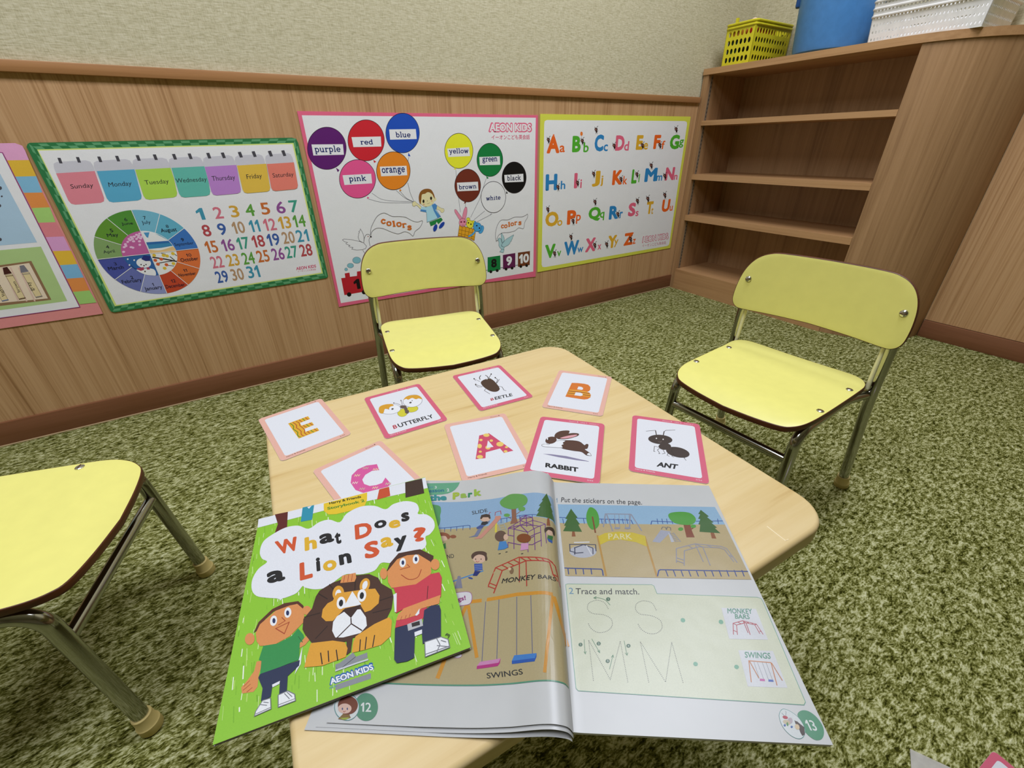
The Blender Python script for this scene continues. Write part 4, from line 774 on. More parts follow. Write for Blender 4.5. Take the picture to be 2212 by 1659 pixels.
ART['alphabet'] = [
('p','d0d24c',[62,6047,8695,6070,8740,40,42,29],0),
('p','e3e2e6',[253,5738,276,5815,375,5851,8304,5888,8461,5859,8515,5774,8610,305,8575,210,8432,182,434,200,305,233,256,343],0),
('t','A','e5621f',[399,4713,1027,4713,399,5323],0.05),
('t','a','e5621f',[1037,4740,1307,4740,1037,4985],0.02),
('t','B','4fa82c',[1678,4728,2124,4728,1678,5317],0.05),
('t','b','4fa82c',[2277,4716,2564,4716,2277,5084],0.02),
('t','C','2a7fb9',[2871,4734,3374,4734,2871,5360],0.05),
('t','c','2a7fb9',[3394,4734,3637,4734,3394,4993],0.02),
('t','D','d9607a',[4059,4742,4593,4742,4059,5325],0.05),
('t','d','d9607a',[4593,4735,4883,4735,4593,5102],0.02),
('t','E','d6a42a',[5315,4753,5728,4753,5315,5330],0.05),
('t','e','d6a42a',[5791,4754,6076,4754,5791,5026],0.02),
('t','F','e5621f',[6429,4766,6863,4766,6429,5336],0.05),
('t','f','e5621f',[6962,4759,7191,4759,6962,5102],0.02),
('t','G','4fa82c',[7511,4736,8162,4736,7511,5342],0.05),
('t','g','4fa82c',[8160,4797,8478,4797,8160,5139],0.02),
('t','H','2a7fb9',[378,3349,973,3349,378,3966],0.05),
('t','h','2a7fb9',[1160,3364,1406,3364,1160,3689],0.02),
('t','I','d9607a',[1872,3359,2045,3359,1872,3954],0.05),
('t','i','d9607a',[2216,3356,2304,3356,2216,3696],0.02),
('t','J','d6a42a',[2875,3367,3333,3367,2875,3989],0.05),
('t','j','d6a42a',[3364,3365,3520,3365,3364,3790],0.02),
('t','K','e5621f',[4066,3371,4662,3371,4066,3975],0.05),
('t','k','e5621f',[4738,3366,4990,3366,4738,3717],0.02),
('t','L','4fa82c',[5259,3373,5599,3373,5259,3968],0.05),
('t','l','4fa82c',[5721,3411,5784,3411,5721,3768],0.02),
('t','M','2a7fb9',[6111,3399,6932,3399,6111,3984],0.05),
('t','m','2a7fb9',[6920,3409,7325,3409,6920,3647],0.02),
('t','N','d9607a',[7513,3395,8156,3395,7513,3972],0.05),
('t','n','d9607a',[8175,3396,8423,3396,8175,3621],0.02),
('t','O','d6a42a',[407,1912,1109,1912,407,2516],0.05),
('t','o','d6a42a',[1052,1897,1329,1897,1052,2139],0.02),
('t','P','e5621f',[1581,1897,2085,1897,1581,2493],0.05),
('t','p','e5621f',[2091,1895,2363,1895,2091,2276],0.02),
('t','Q','4fa82c',[2803,1912,3527,1912,2803,2524],0.05),
('t','q','4fa82c',[3493,1904,3764,1904,3493,2272],0.02),
('t','R','2a7fb9',[4058,1894,4623,1894,4058,2488],0.05),
('t','r','2a7fb9',[4740,1901,4931,1901,4740,2194],0.02),
('t','S','d9607a',[5278,1922,5768,1922,5278,2538],0.05),
('t','s','d9607a',[5794,1898,5994,1898,5794,2138],0.02),
('t','T','d6a42a',[6504,1929,6962,1929,6504,2510],0.05),
('t','t','d6a42a',[6864,1910,7013,1910,6864,2204],0.02),
('t','U','e5621f',[7604,1936,8185,1936,7604,2529],0.05),
('t','u','e5621f',[8208,1955,8429,1955,8208,2195],0.02),
('t','V','4fa82c',[434,565,999,565,434,1166],0.05),
('t','v','4fa82c',[1102,573,1328,573,1102,818],0.02),
('t','W','2a7fb9',[1491,540,2345,540,1491,1179],0.05),
('t','w','2a7fb9',[2276,598,2620,598,2276,829],0.02),
('t','X','d9607a',[2752,554,3362,554,2752,1182],0.05),
('t','x','d9607a',[3510,586,3734,586,3510,822],0.02),
('t','Y','d6a42a',[4159,561,4706,561,4159,1155],0.05),
('t','y','d6a42a',[4566,578,4829,578,4566,928],0.02),
('t','Z','e5621f',[5210,566,5818,566,5210,1161],0.05),
('t','z','e5621f',[5826,582,6030,582,5826,828],0.02),
('p','e5621f',[757,5347,753,5334,742,5324,726,5319,707,5319,690,5325,678,5335,674,5347,677,5360,688,5370,705,5375,723,5375,740,5370,752,5360],1),
('p','e5762a',[2196,5391,2192,5358,2175,5332,2150,5318,2120,5318,2092,5332,2071,5359,2062,5391,2066,5424,2082,5450,2108,5464,2137,5464,2165,5450,2186,5423],1),
('l','3a2420',7.6,[2135,5316,2179,5191],0,0),
('p','3d2420',[539,5203,518,5167,464,5153,409,5168,385,5204,407,5240,460,5254,516,5239],1),
('p','8a5a50',[488,5196,468,5171,427,5171,406,5197,426,5222,467,5221],1),
('p','33201c',[531,5118,513,5089,481,5080,455,5097,450,5129,468,5157,500,5166,526,5150],1),
('l','2a1814',18.0,[430,5240,388,5284],0,0),
('l','2a1814',18.1,[492,5240,521,5297,561,5312],0,0),
('l','2a1814',14.6,[490,5138,402,5153],0,0),
('l','2a1814',14.6,[495,5138,567,5159],0,0),
('l','2a1814',14.7,[476,5094,452,5036],0,0),
('l','2a1814',14.7,[507,5094,525,5035],0,0),
('p','3d2420',[2273,5152,2251,5114,2192,5099,2131,5115,2103,5153,2125,5191,2183,5206,2244,5190],1),
('p','8a5a50',[2217,5145,2196,5118,2151,5119,2126,5145,2147,5172,2192,5171],1),
('p','33201c',[2268,5062,2249,5032,2215,5023,2186,5040,2178,5074,2197,5104,2231,5113,2261,5096],1),
('l','2a1814',19.0,[2151,5191,2102,5237],0,0),
('l','2a1814',19.0,[2218,5190,2247,5251,2291,5266],0,0),
('l','2a1814',15.3,[2222,5084,2125,5100],0,0),
('l','2a1814',15.4,[2228,5083,2305,5106],0,0),
('l','2a1814',15.4,[2209,5038,2186,4977],0,0),
('l','2a1814',15.5,[2243,5037,2265,4976],0,0),
('p','3d2420',[2979,5549,2958,5512,2898,5496,2835,5512,2806,5549,2827,5586,2886,5602,2949,5587],1),
('p','8a5a50',[2922,5542,2902,5515,2855,5515,2829,5541,2850,5568,2896,5568],1),
('p','33201c',[2976,5460,2958,5430,2923,5420,2892,5437,2884,5471,2902,5501,2937,5511,2968,5494],1),
('l','2a1814',18.9,[2853,5587,2803,5632],0,0),
('l','2a1814',19.0,[2923,5587,2951,5648,2996,5663],0,0),
('l','2a1814',15.3,[2928,5481,2828,5496],0,0),
('l','2a1814',15.3,[2934,5481,3013,5504],0,0),
('l','2a1814',15.4,[2916,5435,2893,5374],0,0),
('l','2a1814',15.4,[2951,5435,2975,5374],0,0),
('p','3d2420',[4075,4956,4053,4916,3989,4901,3921,4918,3889,4958,3911,4998,3974,5014,4042,4996],1),
('p','8a5a50',[4014,4949,3993,4921,3943,4922,3915,4950,3936,4978,3985,4977],1),
('p','33201c',[4075,4862,4056,4830,4019,4820,3985,4839,3975,4874,3994,4906,4031,4916,4065,4897],1),
('l','2a1814',20.2,[3939,4998,3883,5047],0,0),
('l','2a1814',20.3,[4013,4997,4042,5061,4089,5076],0,0),
('l','2a1814',16.3,[4023,4884,3915,4902],0,0),
('l','2a1814',16.4,[4029,4884,4113,4907],0,0),
('l','2a1814',16.4,[4011,4836,3988,4771],0,0),
('l','2a1814',16.5,[4048,4835,4076,4770],0,0),
('p','3d2420',[5807,4946,5785,4905,5717,4889,5642,4907,5605,4949,5627,4990,5695,5006,5770,4988],1),
('p','8a5a50',[5741,4939,5720,4910,5666,4911,5634,4940,5655,4969,5709,4968],1),
('p','33201c',[5812,4848,5792,4814,5753,4805,5715,4824,5703,4861,5722,4894,5762,4904,5799,4885],1),
('l','2a1814',21.2,[5658,4990,5595,5041],0,0),
('l','2a1814',21.3,[5738,4989,5766,5056,5817,5072],0,0),
('l','2a1814',17.1,[5754,4871,5636,4890],0,0),
('l','2a1814',17.2,[5761,4871,5851,4895],0,0),
('l','2a1814',17.3,[5743,4821,5722,4754],0,0),
('l','2a1814',17.3,[5784,4820,5817,4752],0,0),
('p','3d2420',[6953,4940,6931,4898,6860,4881,6780,4900,6740,4943,6762,4985,6833,5002,6912,4984],1),
('p','8a5a50',[6884,4933,6862,4903,6805,4904,6770,4934,6792,4964,6848,4963],1),
('p','33201c',[6961,4839,6941,4805,6899,4795,6860,4815,6845,4853,6865,4887,6906,4897,6946,4877],1),
('l','2a1814',21.9,[6794,4985,6726,5037],0,0),
('l','2a1814',22.0,[6879,4984,6906,5053,6959,5069],0,0),
('l','2a1814',17.7,[6899,4863,6774,4882],0,0),
('l','2a1814',17.8,[6906,4863,7000,4888],0,0),
('l','2a1814',17.9,[6889,4812,6869,4743],0,0),
('l','2a1814',17.9,[6932,4811,6969,4741],0,0),
('p','3d2420',[7905,5579,7884,5537,7811,5519,7729,5537,7686,5579,7708,5621,7780,5638,7862,5621],1),
('p','8a5a50',[7834,5570,7813,5541,7754,5541,7718,5570,7739,5600,7798,5600],1),
('p','33201c',[7916,5479,7897,5445,7854,5434,7813,5453,7797,5491,7816,5525,7859,5536,7900,5517],1),
('l','2a1814',21.8,[7741,5621,7670,5672],0,0),
('l','2a1814',21.9,[7829,5622,7855,5690,7909,5707],0,0),
('l','2a1814',17.6,[7852,5502,7723,5519],0,0),
('l','2a1814',17.7,[7859,5502,7955,5528],0,0),
('l','2a1814',17.8,[7843,5451,7824,5382],0,0),
('l','2a1814',17.8,[7887,5451,7927,5382],0,0),
('p','3d2420',[1095,3475,1073,3436,1015,3423,955,3443,929,3484,951,3523,1009,3537,1069,3517],1),
('p','8a5a50',[1040,3470,1019,3443,975,3445,951,3475,972,3502,1017,3499],1),
('p','33201c',[1088,3380,1069,3349,1035,3341,1006,3361,1000,3397,1019,3428,1053,3436,1082,3416],1),
('l','2a1814',20.2,[977,3522,930,3573],0,0),
('l','2a1814',20.3,[1043,3519,1074,3582,1117,3596],0,0),
('l','2a1814',16.3,[1043,3405,948,3426],0,0),
('l','2a1814',16.4,[1049,3405,1126,3425],0,0),
('l','2a1814',16.4,[1029,3357,1004,3293],0,0),
('l','2a1814',16.5,[1062,3355,1082,3288],0,0),
('p','3d2420',[2144,3586,2121,3546,2061,3532,1997,3552,1969,3594,1991,3634,2052,3648,2115,3628],1),
('p','8a5a50',[2086,3580,2065,3553,2018,3555,1992,3585,2014,3612,2060,3610],1),
('p','33201c',[2139,3489,2120,3457,2084,3448,2053,3468,2046,3505,2065,3537,2101,3546,2131,3526],1),
('l','2a1814',20.6,[2018,3633,1968,3685],0,0),
('l','2a1814',20.7,[2088,3630,2118,3694,2163,3709],0,0),
('l','2a1814',16.7,[2091,3514,1990,3535],0,0),
('l','2a1814',16.7,[2097,3513,2177,3534],0,0),
('l','2a1814',16.8,[2077,3465,2053,3399],0,0),
('l','2a1814',16.8,[2113,3463,2136,3395],0,0),
('p','3d2420',[3020,3899,2997,3859,2935,3845,2869,3864,2838,3907,2860,3947,2923,3961,2989,3942],1),
('p','8a5a50',[2960,3893,2938,3866,2890,3868,2863,3897,2884,3925,2932,3923],1),
('p','33201c',[3017,3802,2997,3770,2961,3761,2929,3781,2920,3818,2939,3850,2976,3859,3008,3839],1),
('l','2a1814',20.8,[2888,3946,2835,3998],0,0),
('l','2a1814',20.8,[2961,3943,2990,4008,3037,4023],0,0),
('l','2a1814',16.8,[2967,3827,2862,3848],0,0),
('l','2a1814',16.8,[2973,3826,3055,3848],0,0),
('l','2a1814',16.9,[2954,3777,2930,3711],0,0),
('l','2a1814',17.0,[2990,3776,3015,3707],0,0),
('p','3d2420',[4687,3615,4664,3573,4597,3558,4524,3579,4489,3624,4511,3666,4578,3681,4651,3660],1),
('p','8a5a50',[4622,3609,4600,3580,4547,3582,4516,3614,4538,3643,4591,3641],1),
('p','33201c',[4688,3512,4669,3478,4629,3469,4593,3491,4582,3530,4602,3564,4641,3573,4677,3551],1),
('l','2a1814',22.0,[4541,3665,4481,3720],0,0),
('l','2a1814',22.1,[4621,3662,4650,3730,4700,3745],0,0),
('l','2a1814',17.8,[4632,3539,4517,3562],0,0),
('l','2a1814',17.9,[4639,3538,4728,3561],0,0),
('l','2a1814',18.0,[4620,3487,4598,3417],0,0),
('l','2a1814',18.0,[4660,3485,4691,3412],0,0),
('p','3d2420',[5671,3771,5649,3728,5579,3713,5502,3734,5464,3780,5487,3822,5556,3838,5633,3817],1),
('p','8a5a50',[5604,3765,5581,3735,5526,3738,5493,3770,5515,3799,5570,3797],1),
('p','33201c',[5675,3667,5656,3632,5615,3623,5577,3645,5564,3684,5584,3719,5625,3728,5662,3707],1),
('l','2a1814',22.5,[5518,3822,5454,3877],0,0),
('l','2a1814',22.6,[5601,3818,5630,3888,5682,3904],0,0),
('l','2a1814',18.1,[5616,3694,5496,3716],0,0),
('l','2a1814',18.3,[5623,3693,5716,3716],0,0),
('l','2a1814',18.3,[5605,3641,5583,3570],0,0),
('l','2a1814',18.4,[5647,3639,5681,3566],0,0),
('p','3d2420',[6550,4108,6527,4065,6455,4049,6376,4070,6336,4115,6358,4158,6430,4174,6509,4154],1),
('p','8a5a50',[6480,4102,6458,4072,6401,4074,6366,4105,6388,4135,6445,4134],1),
('p','33201c',[6556,4004,6536,3969,6494,3959,6455,3981,6441,4020,6460,4055,6502,4065,6542,4043],1),
('l','2a1814',22.6,[6391,4158,6323,4213],0,0),
('l','2a1814',22.7,[6476,4155,6504,4225,6557,4241],0,0),
('l','2a1814',18.3,[6495,4030,6370,4052],0,0),
('l','2a1814',18.4,[6502,4030,6597,4053],0,0),
('l','2a1814',18.5,[6484,3977,6463,3906],0,0),
('l','2a1814',18.5,[6527,3975,6564,3902],0,0),
('p','3d2420',[7592,3624,7569,3579,7494,3563,7409,3586,7365,3633,7388,3678,7463,3694,7548,3672],1),
('p','8a5a50',[7518,3618,7496,3586,7435,3589,7398,3623,7420,3654,7481,3651],1),
('p','33201c',[7602,3514,7582,3478,7537,3468,7495,3491,7479,3533,7499,3569,7543,3579,7586,3556],1),
('l','2a1814',23.9,[7422,3677,7350,3736],0,0),
('l','2a1814',24.0,[7513,3674,7541,3747,7597,3763],0,0),
('l','2a1814',19.3,[7536,3542,7403,3567],0,0),
('l','2a1814',19.4,[7543,3542,7643,3566],0,0),
('l','2a1814',19.5,[7526,3487,7506,3413],0,0),
('l','2a1814',19.5,[7572,3485,7612,3408],0,0),
('p','3d2420',[603,2640,580,2600,521,2587,462,2609,436,2652,459,2692,517,2705,577,2683],1),
('p','8a5a50',[547,2635,526,2608,482,2611,459,2642,480,2670,524,2666],1),
('p','33201c',[594,2542,574,2510,540,2502,512,2523,506,2560,526,2592,560,2600,588,2579],1),
('l','2a1814',20.9,[485,2690,439,2744],0,0),
('l','2a1814',20.9,[551,2685,582,2750,626,2763],0,0),
('l','2a1814',16.8,[549,2568,455,2592],0,0),
('l','2a1814',16.9,[555,2567,632,2587],0,0),
('l','2a1814',17.0,[534,2518,509,2453],0,0),
('l','2a1814',17.0,[568,2516,587,2447],0,0),
('p','3d2420',[2011,2046,1988,2004,1925,1991,1860,2016,1830,2062,1854,2104,1916,2117,1982,2093],1),
('p','8a5a50',[1951,2043,1929,2014,1881,2018,1855,2051,1877,2080,1925,2076],1),
('p','33201c',[2006,1942,1986,1908,1949,1900,1917,1923,1910,1963,1930,1997,1967,2005,1998,1982],1),
('l','2a1814',22.3,[1881,2102,1829,2160],0,0),
('l','2a1814',22.4,[1954,2096,1985,2164,2032,2178],0,0),
('l','2a1814',18.0,[1957,1971,1852,1998],0,0),
('l','2a1814',18.1,[1963,1970,2046,1989],0,0),
('l','2a1814',18.2,[1942,1918,1917,1848],0,0),
('l','2a1814',18.2,[1979,1915,2002,1840],0,0),
('p','3d2420',[3222,2752,3199,2709,3134,2696,3065,2719,3033,2765,3056,2807,3121,2820,3189,2798],1),
('p','8a5a50',[3160,2747,3138,2718,3087,2722,3059,2754,3081,2783,3131,2780],1),
('p','33201c',[3220,2648,3199,2614,3161,2606,3128,2628,3119,2668,3139,2701,3177,2710,3210,2688],1),
('l','2a1814',22.2,[3085,2805,3029,2862],0,0),
('l','2a1814',22.3,[3160,2800,3191,2869,3239,2883],0,0),
('l','2a1814',17.9,[3167,2676,3058,2701],0,0),
('l','2a1814',18.0,[3174,2675,3259,2696],0,0),
('l','2a1814',18.1,[3154,2623,3130,2554],0,0),
('l','2a1814',18.1,[3192,2621,3219,2547],0,0),
('p','3d2420',[4709,2115,4686,2070,4616,2056,4540,2082,4503,2131,4527,2176,4597,2190,4672,2164],1),
('p','8a5a50',[4642,2111,4619,2080,4564,2085,4532,2120,4555,2150,4610,2146],1),
('p','33201c',[4711,2004,4690,1968,4649,1960,4612,1984,4600,2026,4621,2062,4662,2071,4699,2046],1),
('l','2a1814',23.8,[4558,2174,4496,2235],0,0),
('l','2a1814',23.9,[4640,2167,4671,2240,4723,2255],0,0),
('l','2a1814',19.2,[4653,2034,4533,2063],0,0),
('l','2a1814',19.4,[4660,2034,4752,2054],0,0),
('l','2a1814',19.4,[4640,1979,4617,1905],0,0),
('l','2a1814',19.5,[4682,1975,4714,1896],0,0),
('p','3d2420',[5916,2614,5893,2569,5820,2555,5740,2580,5701,2629,5724,2674,5796,2688,5876,2664],1),
('p','8a5a50',[5846,2610,5823,2578,5765,2582,5731,2617,5754,2648,5811,2645],1),
('p','33201c',[5921,2503,5900,2467,5858,2458,5818,2482,5805,2525,5825,2561,5868,2569,5907,2546],1),
('l','2a1814',24.0,[5757,2672,5690,2732],0,0),
('l','2a1814',24.1,[5842,2666,5872,2739,5926,2755],0,0),
('l','2a1814',19.4,[5859,2533,5734,2561],0,0),
('l','2a1814',19.5,[5866,2533,5962,2554],0,0),
('l','2a1814',19.6,[5848,2477,5826,2403],0,0),
('l','2a1814',19.6,[5891,2474,5927,2395],0,0),
('p','3d2420',[6614,2663,6591,2617,6516,2602,6434,2627,6393,2677,6415,2723,6490,2737,6572,2713],1),
('p','8a5a50',[6542,2658,6519,2626,6460,2630,6424,2666,6447,2697,6506,2693],1),
('p','33201c',[6621,2550,6601,2514,6557,2505,6516,2529,6501,2572,6522,2608,6565,2617,6606,2593],1),
('l','2a1814',24.4,[6449,2721,6379,2782],0,0),
('l','2a1814',24.5,[6538,2715,6567,2790,6622,2805],0,0),
('l','2a1814',19.7,[6557,2581,6428,2608],0,0),
('l','2a1814',19.8,[6565,2580,6663,2602],0,0),
('l','2a1814',19.9,[6547,2524,6525,2448],0,0),
('l','2a1814',20.0,[6591,2521,6629,2441],0,0),
('p','3d2420',[7795,2757,7772,2710,7694,2695,7607,2720,7562,2771,7585,2817,7663,2833,7750,2808],1),
('p','8a5a50',[7720,2752,7696,2719,7634,2723,7595,2759,7619,2791,7681,2788],1),
('p','33201c',[7806,2642,7785,2604,7740,2595,7696,2620,7680,2664,7700,2701,7745,2710,7789,2686],1),
('l','2a1814',25.0,[7621,2816,7545,2878],0,0),
('l','2a1814',25.2,[7714,2810,7742,2886,7800,2902],0,0),
('l','2a1814',20.2,[7738,2673,7601,2701],0,0),
('l','2a1814',20.4,[7746,2672,7848,2695],0,0),
('l','2a1814',20.5,[7728,2615,7708,2538],0,0),
('l','2a1814',20.5,[7775,2612,7817,2530],0,0),
('p','3d2420',[1039,755,1015,712,952,701,889,728,861,778,885,821,947,832,1011,805],1),
('p','8a5a50',[980,754,957,724,910,730,885,765,907,795,955,789],1),
('p','33201c',[1031,647,1010,612,974,605,943,630,937,672,957,706,994,713,1024,689],1),
('l','2a1814',23.3,[912,818,862,880],0,0),
('l','2a1814',23.4,[983,809,1016,880,1063,892],0,0),
('l','2a1814',18.8,[983,678,881,710],0,0),
('l','2a1814',18.9,[989,677,1071,695],0,0),
('l','2a1814',19.0,[967,624,941,552],0,0),
('l','2a1814',19.0,[1003,619,1025,541],0,0),
('p','3d2420',[1938,1372,1914,1328,1850,1316,1784,1342,1754,1391,1778,1434,1841,1446,1908,1421],1),
('p','8a5a50',[1877,1369,1855,1339,1806,1345,1779,1379,1801,1409,1850,1404],1),
('p','33201c',[1932,1264,1911,1229,1874,1222,1842,1246,1834,1287,1855,1322,1892,1329,1924,1305],1),
('l','2a1814',23.1,[1806,1432,1754,1492],0,0),
('l','2a1814',23.2,[1879,1424,1911,1494,1959,1508],0,0),
('l','2a1814',18.6,[1882,1294,1777,1324],0,0),
('l','2a1814',18.7,[1888,1294,1972,1312],0,0),
('l','2a1814',18.8,[1867,1240,1842,1169],0,0),
('l','2a1814',18.9,[1904,1236,1928,1159],0,0),
('p','3d2420',[3407,842,3383,797,3314,785,3242,813,3208,865,3232,911,3300,923,3373,895],1),
('p','8a5a50',[3342,840,3319,809,3265,815,3235,853,3258,884,3311,877],1),
('p','33201c',[3406,728,3384,691,3344,684,3309,710,3299,754,3320,791,3360,798,3395,772],1),
('l','2a1814',24.6,[3262,908,3203,973],0,0),
('l','2a1814',24.7,[3342,899,3374,973,3425,986],0,0),
('l','2a1814',19.9,[3350,761,3235,794],0,0),
('l','2a1814',20.0,[3357,760,3447,779],0,0),
('l','2a1814',20.1,[3336,704,3311,628],0,0),
('l','2a1814',20.1,[3376,699,3405,617],0,0),
('p','3d2420',[4173,788,4149,742,4078,730,4003,759,3966,812,3990,858,4061,870,4137,842],1),
('p','8a5a50',[4105,786,4082,754,4027,761,3995,799,4018,830,4073,824],1),
('p','33201c',[4174,672,4152,634,4111,627,4074,654,4063,699,4084,736,4125,743,4162,717],1),
('l','2a1814',25.1,[4022,855,3960,921],0,0),
('l','2a1814',25.2,[4105,846,4136,921,4189,935],0,0),
('l','2a1814',20.3,[4116,705,3995,739],0,0),
('l','2a1814',20.4,[4122,705,4216,724],0,0),
('l','2a1814',20.5,[4102,647,4078,570],0,0),
('l','2a1814',20.6,[4144,642,4175,558],0,0),
('p','3d2420',[5754,863,5730,815,5654,802,5572,832,5532,887,5556,935,5630,947,5712,918],1),
('p','8a5a50',[5681,861,5658,828,5598,834,5563,873,5586,906,5646,900],1),
('p','33201c',[5759,743,5737,704,5693,696,5653,724,5639,770,5660,808,5704,816,5745,789],1),
('l','2a1814',26.0,[5589,931,5520,1000],0,0),
('l','2a1814',26.1,[5678,922,5709,1000,5765,1014],0,0),
('l','2a1814',21.0,[5695,777,5566,812],0,0),
('l','2a1814',21.2,[5703,776,5802,796],0,0),
('l','2a1814',21.3,[5683,717,5660,638],0,0),
('l','2a1814',21.3,[5728,712,5764,626],0,0),
('t','AEON KIDS','c8456a',[6518,544,8496,536,6411,879],0.085),
('t','AEON KIDS','eeecef',[6544,568,8457,562,6454,849],0.03),
('t','イーオンこども英会話','b8406a',[6582,326,8348,297,6529,491],0),
]
ART['card_E'] = [
('p','e9b5a4',[472,599,467,620,455,638,438,650,416,654,-416,654,-438,650,-455,638,-467,620,-472,599,-472,-599,-467,-620,-455,-638,-438,-650,-416,-654,416,-654,438,-650,455,-638,467,-620,472,-599],0),
('p','e6e8ee',[400,537,397,552,389,565,376,574,360,577,-360,577,-376,574,-389,565,-397,552,-400,537,-400,-533,-397,-548,-389,-561,-376,-570,-360,-573,360,-573,376,-570,389,-561,397,-548,400,-533],0),
('t','Phonics','4a2a28',[232,601,342,601,232,620],0),
('t','A','4a2a28',[352,601,376,601,352,629],0.03),
('t','Harry & Friends','4a2a28',[-392,-615,-152,-615,-392,-587],0.01),
('t','5/54','4a2a28',[322,-619,392,-619,322,-599],0),
('p','e3ad2e',[-152,228,139,238,139,137,-12,126,-15,38,133,31,133,-66,-14,-78,-17,-165,145,-173,146,-264,-142,-275],0),
('l','5a8a1e',12.3,[-129,213,-112,133,-114,78,-133,24,-120,-43,-109,-107,-128,-164,-128,-224,-107,-262],0,1),
('l','b0542c',12.4,[-90,215,-71,133,-73,71,-88,28,-73,-41,-64,-111,-81,-171,-81,-231,-65,-263],0,1),
('l','b0542c',12.4,[-45,214,-24,151,-25,94,-34,52,-25,2,-16,-69,-16,-118,-34,-170,-33,-225,-17,-259],0,1),
('l','5a8a1e',12.8,[52,231,58,184,66,137],0,1),
('l','b0542c',12.8,[4,226,11,180,22,131],0,1),
('l','b0542c',12.9,[96,231,101,184,113,137],0,1),
('l','b0542c',12.5,[6,28,13,-10,28,-55],0,1),
('l','5a8a1e',12.6,[49,26,56,-18,68,-64],0,1),
('l','b0542c',12.6,[100,35,106,-19,120,-63],0,1),
('l','b0542c',12.2,[9,-169,10,-208,21,-248],0,1),
('l','5a8a1e',12.3,[54,-173,58,-215,72,-255],0,1),
('l','b0542c',12.3,[102,-172,109,-214,121,-256],0,1),
]
